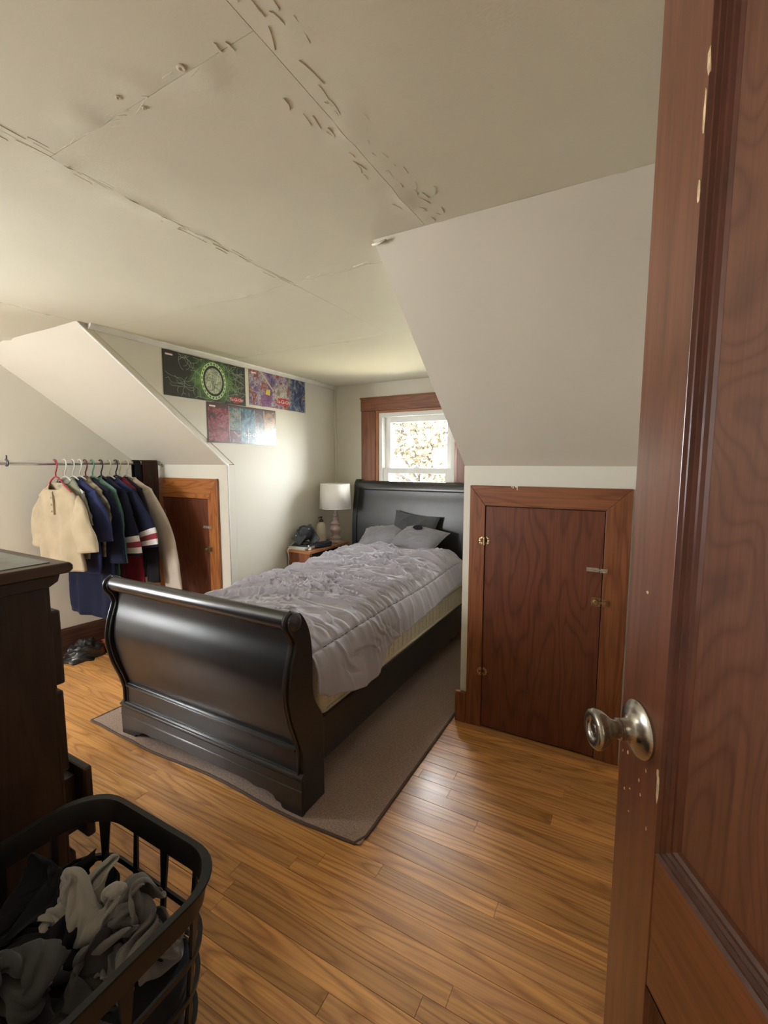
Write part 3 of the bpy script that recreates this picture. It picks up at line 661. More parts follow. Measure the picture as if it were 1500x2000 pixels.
# headboard
HX0, HX1 = -2.185, -1.075
hp_o = smooth_poly([(3.372, 0.30), (3.372, 0.72), (3.378, 0.88), (3.396, 1.02), (3.412, 1.11), (3.414, 1.16), (3.424, 1.20), (3.452, 1.224), (3.480, 1.214), (3.493, 1.180), (3.484, 1.120), (3.462, 1.02), (3.440, 0.88), (3.432, 0.72), (3.432, 0.30)], 4)
hp = [(3.372, 0.0)]+hp_o+[(3.432, 0.0)]
for x0, x1 in ((HX0, HX0+0.045), (HX1-0.045, HX1)):
    MB().prism(hp, x0, x1, 'x').build('headboard_post', M['black'], bed, smooth=30, bevel=0.004, loc=bl)
hq = smooth_poly([(3.384, 0.18), (3.384, 0.72), (3.390, 0.88), (3.407, 1.02), (3.420, 1.10), (3.425, 1.15), (3.438, 1.185)], 5)
MB().prism(hq+[(a+0.026, b) for a, b in reversed(hq)], HX0+0.043, HX1-0.043, 'x').build('headboard_panel', M['black'], bed, smooth=30, loc=bl)
hr = smooth_poly([(3.415, 1.132), (3.411, 1.142), (3.414, 1.165), (3.424, 1.196), (3.446, 1.212), (3.470, 1.206), (3.478, 1.18), (3.465, 1.14)], 4)
MB().prism(hr, HX0+0.043, HX1-0.043, 'x').build('headboard_roll', M['black_edge'], bed, smooth=40, loc=bl)

# mattress
mt = thing('mattress', 'cream quilted mattress showing under the comforter edge on the sleigh bed', 'mattress', (-1.64, 2.38, 0.22))
def rbox(x0, x1, y0, y1, z0, z1, r, n=5):
    """box with rounded vertical corners and rolled edges"""
    def ring(inset, z):
        o = []
        for cx, cy, a0 in ((x1-r, y1-r, 0), (x0+r, y1-r, 90), (x0+r, y0+r, 180), (x1-r, y0+r, 270)):
            for k in range(n+1):
                a = math.radians(a0+90*k/n); o.append((cx+(r-inset)*math.cos(a), cy+(r-inset)*math.sin(a), z))
        return o
    e = min(r, 0.03); rings = [ring(e, z0), ring(e*0.3, z0+e*0.3), ring(0, z0+e), ring(0, z1-e), ring(e*0.3, z1-e*0.3), ring(e, z1)]
    m = MB(); c = len(rings[0]); m.grid(np.array(rings), closed_u=True)
    m.f.append(tuple(range(c-1, -1, -1))); m.f.append(tuple(5*c+k for k in range(c))); m.mi += [0, 0]
    return m
rbox(-2.15, -1.085, 1.425, 3.365, 0.2205, 0.612, 0.05).build('ticking', M['mattress'], mt, smooth=60, loc=(1.64, -2.38, -0.22))
m = MB()
for z in (0.345, 0.465):
    m.tube([(-1.084, 1.47, z), (-1.084, 3.32, z)], 0.006, 6)
m.build('piping', M['mattress'], mt, smooth=180, loc=(1.64, -2.38, -0.22))
m = MB()
for k in range(34):
    yv = 1.48+k*0.054; m.tube([(-1.0845, yv, 0.36), (-1.0835, yv+0.006, 0.40), (-1.0845, yv, 0.45)], 0.0022, 5)
m.build('quilting', M['mattress'], mt, kind='stuff', loc=(1.64, -2.38, -0.22))

# ------------------------------------------------------------------ comforter
def folds(X, Y, rg, n, box_, ang, L, w, h):
    """sum of n individual creases: straight-ish ridges with a sharp crest and a soft back"""
    Z = np.zeros_like(X); Zn = np.zeros_like(X)
    for k in range(n):
        cx, cy = rg.uniform(*box_[0]), rg.uniform(*box_[1]); a = rg.gauss(*ang); l = rg.uniform(*L); ww = rg.uniform(*w); hh = rg.uniform(*h)*(1 if rg.random() < 0.8 else -0.7)
        dx, dy = X-cx, Y-cy; u = dx*math.cos(a)+dy*math.sin(a); v = -dx*math.sin(a)+dy*math.cos(a)
        v = v+rg.uniform(-0.5, 0.5)*u*u/l+0.25*ww*np.sin(u/l*5+k)
        side = np.where(v > 0, 1.0, rg.uniform(0.35, 0.6))
        f = hh*np.exp(-np.abs(v/(ww*side))**1.1)*np.exp(-(u/l)**4)
        if hh > 0: Z = np.maximum(Z, f)
        else: Zn = np.minimum(Zn, f)
    return Z+Zn
def make_comforter():
    rg = random.Random(11)
    nu, nv = 330, 420
    V = np.linspace(1.368, 3.26, nv)
    hem_y = [1.3, 1.34, 1.476, 1.70, 1.78, 1.84, 1.90, 2.07, 2.16, 2.44, 2.93, 3.3]
    hem_z = [0.44, 0.44, 0.425, 0.355, 0.37, 0.40, 0.455, 0.478, 0.472, 0.50, 0.545, 0.60]
    S_ = np.linspace(0, 1, nu)
    P = np.zeros((nv, nu, 3))
    for i, yv in enumerate(V):
        zt = 0.668+0.035*math.exp(-((yv-2.95)/0.30)**2)+0.012*math.sin((yv-1.4)*2.2)
        hz = np.interp(yv, hem_y, hem_z)
        xl = -2.165
        pts = [(xl-0.012, zt-0.175), (xl, zt-0.115), (xl+0.05, zt-0.060), (xl+0.17, zt-0.022), (xl+0.42, zt-0.002), (-1.55, zt+0.012), (-1.28, zt+0.006), (-1.15, zt-0.016), (-1.085, zt-0.058), (-1.052, zt-0.115), (-1.040, (zt-0.115+hz)/2), (-1.030, hz)]
        q = np.array(smooth_poly(pts, 6)); d = np.r_[0, np.cumsum(np.hypot(*np.diff(q, axis=0).T))]; d /= d[-1]
        P[i, :, 0] = np.interp(S_, d, q[:, 0]); P[i, :, 2] = np.interp(S_, d, q[:, 1]); P[i, :, 1] = yv
    # surface normals of the smooth shape
    du = np.gradient(P, axis=1); dv = np.gradient(P, axis=0); N = np.cross(du, dv); N /= np.linalg.norm(N, axis=2, keepdims=True)+1e-9
    arc = np.cumsum(np.r_[np.zeros((1, nv)), np.linalg.norm(np.diff(P, axis=1), axis=2).T], axis=0).T   # length across
    A = arc; Yc = P[..., 1]
    top = sm((A-0.16)/0.1)*sm((1.20-A)/0.12)                                     # flat part of the bed
    sidew = sm((A-1.12)/0.10)
    D = np.zeros_like(A)
    Aw = A+0.03*fbm(A*2, Yc*2, 4, 2); Yw = Yc+0.05*fbm(A*1.3, Yc*1.5, 8, 3)
    D += folds(Aw, Yw, rg, 100, ((0.2, 1.15), (1.75, 3.1)), (0.06, 0.20), (0.20, 0.60), (0.011, 0.020), (0.018, 0.044))*top
    D += folds(Aw, Yw, rg, 26, ((0.3, 1.1), (2.3, 3.2)), (0.0, 0.35), (0.20, 0.45), (0.020, 0.035), (0.015, 0.036))*top
    D += folds(Aw, Yw, rg, 210, ((0.30, 0.85), (1.50, 2.15)), (0.2, 0.9), (0.03, 0.10), (0.007, 0.014), (0.006, 0.017))*top
    D += folds(Aw, Yw, rg, 60, ((0.80, 1.2), (1.45, 3.0)), (-0.12, 0.18), (0.08, 0.22), (0.008, 0.016), (0.008, 0.020))*top
    # gathers running down from the edge seam
    ph = Yc*1.0+0.035*fbm(A*3, Yc*4, 21, 2)
    gath = 0.012*np.abs(vnoise(ph*22, A*1.2, 5))+0.007*vnoise(ph*41, A*2.0, 15)
    D += gath*sm((A-1.05)/0.1)*sm((1.62-A)/0.5)
    drape = 0.026*vnoise(ph*6.0, A*0.8, 33)+0.016*vnoise(ph*13, A*1.0, 36)
    D += drape*sm((A-1.24)/0.25)
    D += 0.010*fbm(A*5, Yc*5, 40, 3)*sm((A-1.25)/0.1)*0.7
    D += 0.004*fbm(A*6, Yc*6, 41, 3)
    D += folds(A, Yc, rg, 40, ((1.25, 1.65), (1.4, 2.2)), (0.9, 0.5), (0.05, 0.14), (0.008, 0.018), (0.004, 0.012))*sidew
    seam = np.exp(-((A-1.185)/0.007)**2)
    D -= seam*0.006
    # rumpled roll near the head on the right side and in the middle
    D += 0.05*np.exp(-((A-1.12)/0.13)**2-((Yc-3.02)/0.16)**2)+0.035*np.exp(-((A-0.45)/0.16)**2-((Yc-3.0)/0.10)**2)
    P += N*D[..., None]
    # keep off the post foot at the hanging corner
    low = sm((0.47-P[..., 2])/0.04); P[..., 1] += low*np.clip(1.425-P[..., 1], 0, 1)
    # ragged top edge near the pillows
    P[..., 1] += sm((P[..., 1]-2.95)/0.3)*(0.05*vnoise(A*5, A*0, 50))
    return P, N, A
CP, CN, CA = make_comforter()
cf = thing('comforter', 'rumpled grey lavender comforter spread over the sleigh bed', 'comforter', (-1.62, 2.3, 0.63))
cl_ = (1.62, -2.3, -0.63)
MB().grid(CP).build('cover', M['comforter'], cf, smooth=180, loc=cl_, solid=0.006)
jj = [int(np.argmin(np.abs(CA[i]-1.185))) for i in range(CP.shape[0])]
m = MB()
for i in range(20, CP.shape[0]-40, 6):
    a, b = CP[i, jj[i]]+CN[i, jj[i]]*0.004, CP[i+4, jj[i+4]]+CN[i+4, jj[i+4]]*0.004
    m.tube([a, b], 0.0016, 5)
m.build('seam_stitching', M['stitch'], cf, smooth=180, loc=cl_)

# ------------------------------------------------------------------ pillows
def pillow(name, label, w, d, h, loc, rot, mat, seed):
    n = 44; U, V = np.meshgrid(np.linspace(-1, 1, n), np.linspace(-1, 1, n)); m = MB()
    t = thing(name, label, 'pillow', loc)
    t.rotation_euler = rot
    prof = (np.clip(1-np.abs(U)**2.6, 0, 1)*np.clip(1-np.abs(V)**2.6, 0, 1))**0.55
    pin = 1-0.10*(1-np.abs(V)**2)*np.abs(U)**3
    piny = 1-0.12*(1-np.abs(U)**2)*np.abs(V)**3
    X = U*w/2*pin; Y = V*d/2*piny
    rg = random.Random(seed); Z = folds(X, Y, rg, 26, ((-w/2, w/2), (-d/2, d/2)), (0.6, 0.9), (0.05, 0.16), (0.008, 0.02), (0.003, 0.010))
    Z = Z*np.clip(prof*2, 0, 1)
    up = np.stack([X, Y, prof*h/2+Z], -1); dn = np.stack([X, Y, -prof*h/2], -1)
    m.grid(up).grid(dn, flip=True).build('case', mat, t, smooth=180)
    rim = [tuple(up[0, j]) for j in range(n)]+[tuple(up[i, n-1]) for i in range(n)]+[tuple(up[n-1, j]) for j in range(n-1, -1, -1)]+[tuple(up[i, 0]) for i in range(n-1, -1, -1)]
    MB().tube(rim, 0.004, 5).build('seam', mat, t, smooth=180)
    return t
pillow('pillow', 'grey pillow on the lamp side of the bed, flat against the comforter', 0.40, 0.34, 0.13, (-1.78, 3.20, 0.765), (math.radians(24), math.radians(-6), math.radians(8)), M['pillow'], 1)
p2 = pillow('pillow', 'grey pillow with a black patch on the window side of the bed', 0.40, 0.32, 0.13, (-1.46, 3.19, 0.78), (math.radians(26), math.radians(5), math.radians(-10)), M['pillow'], 2)
pillow('pillow', 'charcoal pillow leaning on the headboard behind the two grey pillows', 0.40, 0.28, 0.09, (-1.55, 3.300, 0.835), (math.radians(66), math.radians(5), math.radians(-2)), M['pillow_dark'], 3)
m = MB(); rg = random.Random(4)
pts = [((0.040+0.008*rg.random())*math.cos(a), (0.022+0.008*rg.random())*math.sin(a)) for a in [2*math.pi*k/14 for k in range(14)]]
m.prism([(a-0.02, b+0.06) for a, b in pts], 0.066, 0.078, 'z').build('black_patch', M['dark_void'], p2, bevel=0.004)

# ------------------------------------------------------------------ nightstand and what is on it
ns = thing('nightstand', 'small reddish wooden nightstand between bed and poster wall', 'nightstand', (-2.32, 3.02, 0))
nl = (2.32, -3.02, 0); nx0, nx1, ny0, ny1, nz = -2.438, -2.20, 2.80, 3.34, 0.66
def nbox(name, a, b, mat, par=ns, bev=0.002):
    o = box(name, a, b, mat, par, bev); o.location = nl if par is ns else (0, 0, 0); return o
nbox('top', (nx0, ny0-0.015, nz), (nx1+0.005, ny1, nz+0.022), M['night_top'])
nbox('side_panel', (nx0+0.008, ny0, 0.04), (nx1-0.06, ny0+0.018, nz), M['night'])
nbox('side_panel', (nx0+0.008, ny1-0.022, 0.04), (nx1-0.06, ny1-0.004, nz), M['night'])
nbox('back_panel', (nx0+0.008, ny0+0.018, 0.04), (nx0+0.018, ny1-0.022, nz), M['night'])
nbox('stile', (nx1-0.06, ny0, 0.04), (nx1-0.012, ny0+0.03, nz), M['night'])
nbox('shelf', (nx0+0.018, ny0+0.018, 0.32), (nx1-0.06, ny1-0.022, 0.338), M['night'])
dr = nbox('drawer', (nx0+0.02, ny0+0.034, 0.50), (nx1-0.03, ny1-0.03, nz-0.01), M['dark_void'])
for k, (a, b) in enumerate(((nx0+0.01, ny0+0.002), (nx1-0.045, ny0+0.002), (nx0+0.01, ny1-0.03), (nx1-0.045, ny1-0.03))):
    nbox('leg', (a, b, 0), (a+0.028, b+0.026, 0.04), M['night'])
NZ = nz+0.0225
lamp = thing('table_lamp', 'table lamp with turned taupe base and white drum shade beside the headboard', 'lamp', (-2.262, 3.23, NZ))
MB().lathe([(0.001, 0), (0.060, 0), (0.062, 0.008), (0.058, 0.016), (0.046, 0.024), (0.044, 0.034), (0.052, 0.042), (0.050, 0.050), (0.036, 0.056), (0.028, 0.068), (0.030, 0.082), (0.042, 0.096), (0.050, 0.112), (0.051, 0.126), (0.046, 0.140), (0.034, 0.152), (0.026, 0.160), (0.038, 0.168), (0.038, 0.176), (0.026, 0.184), (0.020, 0.200), (0.028, 0.212), (0.028, 0.220), (0.018, 0.230), (0.024, 0.240), (0.024, 0.248), (0.012, 0.256), (0.008, 0.300)], (0, 0, 0), 32).build('base', M['lamp_base'], lamp, smooth=50)
sh = MB().lathe([(0.135, 0.300), (0.127, 0.515)], (0, 0, 0), 48, cap=False).build('shade', M['shade'], lamp, smooth=180, solid=0.002)
MB().lathe([(0.1365, 0.300), (0.1365, 0.306), (0.134, 0.306)], (0, 0, 0), 48, cap=False).build('shade_trim', M['shade'], sh, smooth=60)
MB().lathe([(0.1285, 0.509), (0.1285, 0.515), (0.126, 0.515)], (0, 0, 0), 48, cap=False).build('shade_trim', M['shade'], sh, smooth=60)
m = MB().lathe([(0.011, 0.296), (0.011, 0.335), (0.02, 0.345), (0.028, 0.37), (0.026, 0.395), (0.001, 0.41)], (0, 0, 0), 14)
m.build('bulb', M['white_plastic'], lamp, smooth=60)
m = MB()
for a in (0, 2.094, 4.189): m.tube([(0.008*math.cos(a), 0.008*math.sin(a), 0.30), (0.126*math.cos(a), 0.126*math.sin(a), 0.31)], 0.002, 6)
m.build('shade_spider', M['chrome'], lamp)

lo = thing('lotion_bottle', 'cream lotion bottle with brown pump behind the dark gadget', 'bottle', (-2.385, 3.19, NZ))
MB().lathe([(0.001, 0), (0.040, 0), (0.043, 0.006), (0.043, 0.130), (0.040, 0.150), (0.030, 0.166), (0.016, 0.176), (0.016, 0.182), (0.001, 0.182)], (0, 0, 0), 28).build('body', M['lotion'], lo, smooth=50)
MB().lathe([(0.019, 0.180), (0.019, 0.198), (0.007, 0.200), (0.006, 0.214), (0.011, 0.216), (0.011, 0.226), (0.001, 0.228)], (0, 0, 0), 18).tube([(0, 0, 0.221), (0.0, -0.03, 0.219), (0.0, -0.038, 0.214)], 0.005, 8).build('pump', M['pump'], lo, smooth=50)
# stack of papers
for k in range(3):
    pz = NZ+0.0003+k*0.0085
    pp = thing('magazine', ['lowest grey magazine in the pile under the dark gadget', 'middle pale magazine in the pile under the dark gadget', 'top grey magazine directly under the dark gadget'][k], 'magazine', (-2.345, 2.875+0.006*k, pz), rz=(0.03, -0.06, 0.05)[k], group='magazines on the nightstand')
    box('pages', (-0.085, -0.080, 0), (0.085+0.006*k, 0.085, 0.0078), M['paper'], pp, 0.001)
    box('cover', (-0.0865, -0.0815, 0.0079), (0.0865+0.006*k, 0.0865, 0.0083), (M['paper'], M['white_plastic'], M['gadget2'])[k], pp)
GZ = NZ+0.0265
gd = thing('gadget', 'dark shiny gadget with a round drum between two tilted plates on the nightstand', 'gadget', (-2.355, 2.925, GZ), rz=math.radians(20))
def plate(name, c, w, h, t, rx, ry, mat, par):
    R_ = Matrix.Rotation(ry, 3, 'Y') @ Matrix.Rotation(rx, 3, 'X'); m = MB()
    n = 5; r = 0.012; out = []
    for cx, cz, a0 in ((w/2-r, h/2-r, 0), (-w/2+r, h/2-r, 90), (-w/2+r, -h/2+r, 180), (w/2-r, -h/2+r, 270)):
        for k in range(n): a = math.radians(a0+90*k/(n-1)); out.append((cx+r*math.cos(a), cz+r*math.sin(a)))
    m.prism(out, -t/2, t/2, 'y'); m.v = [tuple(R_ @ Vector(p)+Vector(c)) for p in m.v]
    return m.build(name, mat, par, bevel=0.0015)
plate('front_plate', (-0.030, -0.062, 0.062), 0.085, 0.095, 0.008, math.radians(-24), math.radians(36), M['gadget2'], gd)
plate('rear_plate', (0.045, 0.030, 0.078), 0.085, 0.165, 0.008, math.radians(-20), math.radians(-38), M['gadget'], gd)
m = MB(); dm = [(0.001, -0.05), (0.030, -0.05), (0.050, -0.042), (0.060, -0.025), (0.062, 0.0), (0.060, 0.025), (0.050, 0.040), (0.030, 0.046), (0.001, 0.047)]
m.lathe(dm, (0, 0, 0), 28, 'y'); Rm = Matrix.Rotation(math.radians(35), 3, 'Z') @ Matrix.Rotation(math.radians(12), 3, 'X')
m.v = [tuple(Rm @ Vector(p)+Vector((-0.004, -0.002, 0.092))) for p in m.v]; m.build('drum', M['gadget'], gd, smooth=60)
MB().lathe([(0.001, 0), (0.040, 0), (0.046, 0.006), (0.044, 0.016), (0.030, 0.024), (0.001, 0.026)], (-0.005, -0.005, 0), 24).build('foot', M['gadget'], gd, smooth=60)
MB().tube([(-0.045, -0.03, 0.125), (-0.03, -0.015, 0.134), (-0.01, 0.0, 0.138)], 0.007, 8).build('clip', M['white_plastic'], gd, smooth=180)
MB().tube([(-0.068, -0.055, 0.072), (-0.06, -0.06, 0.080), (-0.05, -0.065, 0.077)], 0.006, 8).build('clip', M['white_plastic'], gd, smooth=180)
cab = thing('charging_cable', 'white charging cable hanging over the front edge of the nightstand', 'cable', (-2.40, 2.78, NZ))
MB().tube(smooth_poly([(-0.01, 0.10, 0.055), (-0.018, 0.06, 0.035), (-0.012, 0.01, 0.006), (-0.008, -0.006, 0.003), (-0.004, -0.011, -0.02), (0.006, -0.012, -0.07), (0.002, -0.012, -0.12), (0.014, -0.013, -0.17), (0.022, -0.014, -0.23)], 4), 0.0028, 6).build('cord', M['white_plastic'], cab, smooth=180)
eb = thing('earbud_clip', 'white plastic clip lying at the front corner of the magazines', 'clip', (-2.252, 2.855, NZ+0.0005))
MB().tube([(-0.012, 0, 0.03), (-0.004, -0.004, 0.022), (0.004, 0.004, 0.012), (0.012, -0.004, 0.006)], 0.006, 8).build('clip_arm', M['white_plastic'], eb, smooth=180)
MB().lathe([(0.001, 0.0), (0.012, 0.001), (0.014, 0.007), (0.009, 0.014), (0.001, 0.016)], (0.012, -0.014, 0), 14).build('clip_pad', M['white_plastic'], eb, smooth=180)
wl_ = thing('glasses_case', 'dark navy case lying flat in front of the table lamp', 'case', (-2.235, 3.00, NZ+0.0003), rz=math.radians(72))
rbox(-0.08, 0.08, -0.032, 0.032, 0, 0.026, 0.014).build('lower_half', M['navy_case'], wl_, smooth=50)
rbox(-0.081, 0.081, -0.033, 0.033, 0.0265, 0.036, 0.014).build('lid', M['navy_case'], wl_, smooth=50)
gl = thing('eyeglasses', 'folded wire eyeglasses next to the lamp base', 'eyeglasses', (-2.215, 3.145, NZ+0.003), rz=0.5)
m = MB()
for cx in (-0.016, 0.016): m.tube([(cx+0.013*math.cos(a), 0.0, 0.013+0.011*math.sin(a)) for a in [2*math.pi*k/14 for k in range(15)]], 0.0012, 5, cap=False)
m.build('rims', M['chrome'], gl, smooth=180)
MB().tube([(-0.03, 0.0, 0.016), (-0.026, 0.012, 0.008), (0.03, 0.02, 0.002)], 0.0012, 5).tube([(0.03, 0.0, 0.016), (0.028, 0.01, 0.010), (-0.028, 0.014, 0.004)], 0.0012, 5).build('temples', M['chrome'], gl, smooth=180)

# ------------------------------------------------------------------ posters (plain colour fields stand in for the artwork; lettering kept)
def flat_mat(name, c, rough=0.35): return plain(name, c, rough, var=0.05, coat=0.3)
def art(name, stops, scale=9.0, dist=2.5, rough=0.3, seed=0.0, emb=0.0):
    m, nt, b = _new(name)
    tc = nt.nodes.new('ShaderNodeTexCoord'); mp = _n(nt, 'ShaderNodeMapping'); mp.inputs['Location'].default_value = (seed, seed*2.3, seed*0.7)
    nt.links.new(tc.outputs['Object'], mp.inputs['Vector'])
    n1 = _n(nt, 'ShaderNodeTexNoise', Scale=scale, Detail=3.0, Distortion=dist); nt.links.new(mp.outputs[0], n1.inputs['Vector'])
    r = _ramp(nt, stops); nt.links.new(n1.outputs['Fac'], r.inputs[0])
    n2 = _n(nt, 'ShaderNodeTexNoise', Scale=scale*4.5, Detail=2.0, Distortion=3.0); nt.links.new(mp.outputs[0], n2.inputs['Vector'])
    r2 = _ramp(nt, [(0.38, (0.10, 0.10, 0.11)), (0.60, (0.85, 0.85, 0.85))]); nt.links.new(n2.outputs['Fac'], r2.inputs[0])
    nt.links.new(_mix(nt, 0.8, r.outputs[0], r2.outputs[0], 'MULTIPLY'), b.inputs['Base Color'])
    b.inputs['Roughness'].default_value = rough+0.12; b.inputs['Coat Weight'].default_value = 0.12; b.inputs['Coat Roughness'].default_value = 0.2
    if emb:
        bp = _n(nt, 'ShaderNodeBump', Strength=emb, Distance=0.002); nt.links.new(n2.outputs['Fac'], bp.inputs['Height']); nt.links.new(bp.outputs[0], b.inputs['Normal'])
    return m
def ywall(name, label, y0, y1, z0, z1, mat, tilt=0.0):
    t = thing(name, label, 'poster', (CL, (y0+y1)/2, (z0+z1)/2), 0, None)
    t.rotation_euler = (tilt, 0, 0)
    w, h = y1-y0, z1-z0; rg = random.Random(int(y0*100)); n = 14
    top = [(-w/2+w*k/n, h/2+rg.uniform(-.0012, .0012)) for k in range(n+1)]; bot = [(-w/2+w*k/n, -h/2+rg.uniform(-.0015, .0015)) for k in range(n, -1, -1)]
    MB().prism(bot[::-1]+top[::-1], 0.0010, 0.0030, 'x').build('sheet', mat, t)
    return t, w, h
def text_mesh(par, txt, size, u, v, depth, mat, name='lettering', shear=0.0, squash=1.0):
    c = bpy.data.curves.new('lettering', 'FONT'); c.body = txt; c.size = size; c.extrude = 0.0004; c.align_x = 'CENTER'; c.align_y = 'CENTER'; c.shear = shear; c.offset = 0.0
    o = bpy.data.objects.new('lettering_source', c); COL.objects.link(o)
    dg = bpy.context.evaluated_depsgraph_get(); me = bpy.data.meshes.new_from_object(o.evaluated_get(dg))
    bpy.data.objects.remove(o); bpy.data.curves.remove(c)
    me.transform(Matrix(((0, 0, 1, depth), (squash, 0, 0, u), (0, 1, 0, v), (0, 0, 0, 1))))
    me.materials.clear(); me.materials.append(mat); me.name = name
    q = bpy.data.objects.new(name, me); COL.objects.link(q); q.parent = par
    return q
white_ink = flat_mat('white_ink', (0.80, 0.78, 0.76)); red_ink = flat_mat('red_ink', (0.42, 0.03, 0.04)); dark_ink = flat_mat('dark_ink', (0.012, 0.014, 0.012))
pale_green = flat_mat('pale_green_ink', (0.58, 0.78, 0.42)); crack_ink = flat_mat('faint_green_ink', (0.26, 0.36, 0.24))
def splat(par, u, v, w, h, seed, mat, x):
    rg = random.Random(seed); n = 34
    pts = [(u+w/2*math.cos(2*math.pi*k/n)*rg.uniform(.78, 1.12), v+h/2*math.sin(2*math.pi*k/n)*rg.uniform(.7, 1.25)) for k in range(n)]
    return MB().prism(pts, x, x+0.0003, 'x').build('logo_backing', mat, par)
def logo(par, u, v, s, seed):
    splat(par, u, v, s*5.0, s*1.7, seed, red_ink, 0.0031)
    text_mesh(par, 'Yu-Gi-Oh!', s*1.12, u+0.0011, v-0.001, 0.0036, dark_ink, 'lettering_shadow')
    text_mesh(par, 'Yu-Gi-Oh!', s*1.10, u, v, 0.0044, white_ink)
def corner_mark(par, w, h):
    MB().box((0.0031, -w/2+0.018, h/2-0.030), (0.0034, -w/2+0.068, h/2-0.021)).build('corner_mark', white_ink, par)
    MB().box((0.0031, -w/2+0.018, h/2-0.020), (0.0034, -w/2+0.068, h/2-0.017)).build('corner_mark', red_ink, par)

def glow_print():
    """black print fading to green round a disc: printed colour, flat on the sheet"""
    m, nt, b = _new('black_green_print')
    tc = nt.nodes.new('ShaderNodeTexCoord'); mp = _n(nt, 'ShaderNodeMapping'); mp.inputs['Location'].default_value = (0, -0.045/0.20, -0.0)
    mp.inputs['Scale'].default_value = (0, 1/0.20, 1/0.145); nt.links.new(tc.outputs['Object'], mp.inputs['Vector'])
    ln = _n(nt, 'ShaderNodeVectorMath', operation='LENGTH'); nt.links.new(mp.outputs[0], ln.inputs[0])
    nz = _n(nt, 'ShaderNodeTexNoise', Scale=22.0, Detail=4.0); nt.links.new(tc.outputs['Object'], nz.inputs['Vector'])
    d = _math(nt, 'ADD', ln.outputs['Value'], _math(nt, 'MULTIPLY', _math(nt, 'SUBTRACT', nz.outputs['Fac'], 0.5), 0.9))
    r = _ramp(nt, [(0.0, (0.20, 0.36, 0.10)), (0.55, (0.10, 0.24, 0.05)), (0.95, (0.022, 0.030, 0.018)), (1.0, (0.020, 0.022, 0.018))]); nt.links.new(d, r.inputs[0])
    nt.links.new(r.outputs[0], b.inputs['Base Color']); b.inputs['Roughness'].default_value = 0.45
    return m
pt, w, h = ywall('poster', 'black poster with a glowing green ring, top left of the three', 1.763, 2.405, 1.772, 2.036, glow_print())
corner_mark(pt, w, h)
cu, cv = 0.045, 0.0; ro, ri = 0.118, 0.098
def ann(r0, r1, n, x, a0=0.0, a1=2*math.pi):
    vs = []; fs = []
    for k in range(n+1):
        a = a0+(a1-a0)*k/n
        for r in (r0, r1): vs.append((x, cu+r*0.86*math.cos(a), cv+r*math.sin(a)))
    return MB().add(vs, [(2*k, 2*k+1, 2*k+3, 2*k+2) for k in range(n)])
disc = art('pale_green_glow_print', [(0.3, (0.42, 0.56, 0.36)), (0.55, (0.66, 0.74, 0.56)), (0.8, (0.80, 0.84, 0.72))], 6.0, 0.5)
ann(0.001, 0.082, 48, 0.0032).build('disc', disc, pt)
ann(0.082, 0.098, 64, 0.0033).build('dark_ring', dark_ink, pt)
ann(ri, ri+0.004, 64, 0.0036).build('ring', pale_green, pt); ann(ro-0.004, ro, 64, 0.0036).build('ring', pale_green, pt)
m = MB()
for k in range(24):
    q = ann(ri+0.004, ro-0.004, 2, 0.0036, 2*math.pi*k/24, 2*math.pi*(k+0.36)/24); m.add(q.v, q.f)
m.build('ring_ticks', pale_green, pt)
rg = random.Random(8); m = MB()
def crackline(u, v, a, n):
    pts = [(u, v)]
    for k in range(n):
        a += rg.uniform(-0.7, 0.7); u += 0.022*math.cos(a); v += 0.022*math.sin(a)
        if abs(u) > w/2-0.006 or abs(v) > h/2-0.006: break
        pts.append((u, v))
        if rg.random() < 0.22 and n > 3: crackline(u, v, a+rg.choice((-1.0, 1.0)), n-3)
    for p, q in zip(pts[:-1], pts[1:]):
        dx, dy = q[0]-p[0], q[1]-p[1]; l = math.hypot(dx, dy); nx, ny = -dy/l*0.0011, dx/l*0.0011
        m.add([(0.00312, p[0]+nx, p[1]+ny), (0.00312, p[0]-nx, p[1]-ny), (0.00312, q[0]-nx, q[1]-ny), (0.00312, q[0]+nx, q[1]+ny)], [(0, 1, 2, 3)])
for k in range(44):
    a = rg.uniform(0, 6.28); s = rg.uniform(0.13, 0.36)
    crackline(cu*0.6+s*1.1*math.cos(a), s*0.55*math.sin(a), rg.uniform(0, 6.28), 9)
m.build('crack_lines', crack_ink, pt, kind='stuff')
logo(pt, 0.235, -0.098, 0.026, 5)

p2_, w, h = ywall('poster', 'crowded purple, red and blue poster nearest the corner of the room', 2.443, 3.073, 1.790, 2.046,
    art('violet_art_print', [(0.28, (0.05, 0.05, 0.16)), (0.38, (0.26, 0.15, 0.42)), (0.47, (0.55, 0.50, 0.60)), (0.55, (0.44, 0.05, 0.09)), (0.64, (0.55, 0.40, 0.16)), (0.74, (0.12, 0.16, 0.40))], 6.5, 1.2, seed=1.0))
corner_mark(p2_, w, h)
MB().prism([(0.10, -h/2+0.002), (w/2-0.002, -h/2+0.002), (w/2-0.002, h/2-0.002), (0.075, h/2-0.002), (0.12, 0.02)], 0.0031, 0.0033, 'x').build('print_field', art('blue_art_print', [(0.3, (0.02, 0.025, 0.09)), (0.48, (0.08, 0.14, 0.36)), (0.58, (0.45, 0.47, 0.42)), (0.7, (0.36, 0.27, 0.10))], 13.0, 2.0, seed=4.0), p2_)
MB().prism([(-0.19, -h/2+0.004), (-0.10, -h/2+0.004), (-0.085, -0.04), (-0.13, -0.02), (-0.20, -0.05)], 0.0031, 0.0033, 'x').build('print_field', art('plum_art_print', [(0.35, (0.20, 0.06, 0.26)), (0.65, (0.40, 0.18, 0.45))], 9.0, 1.0), p2_)
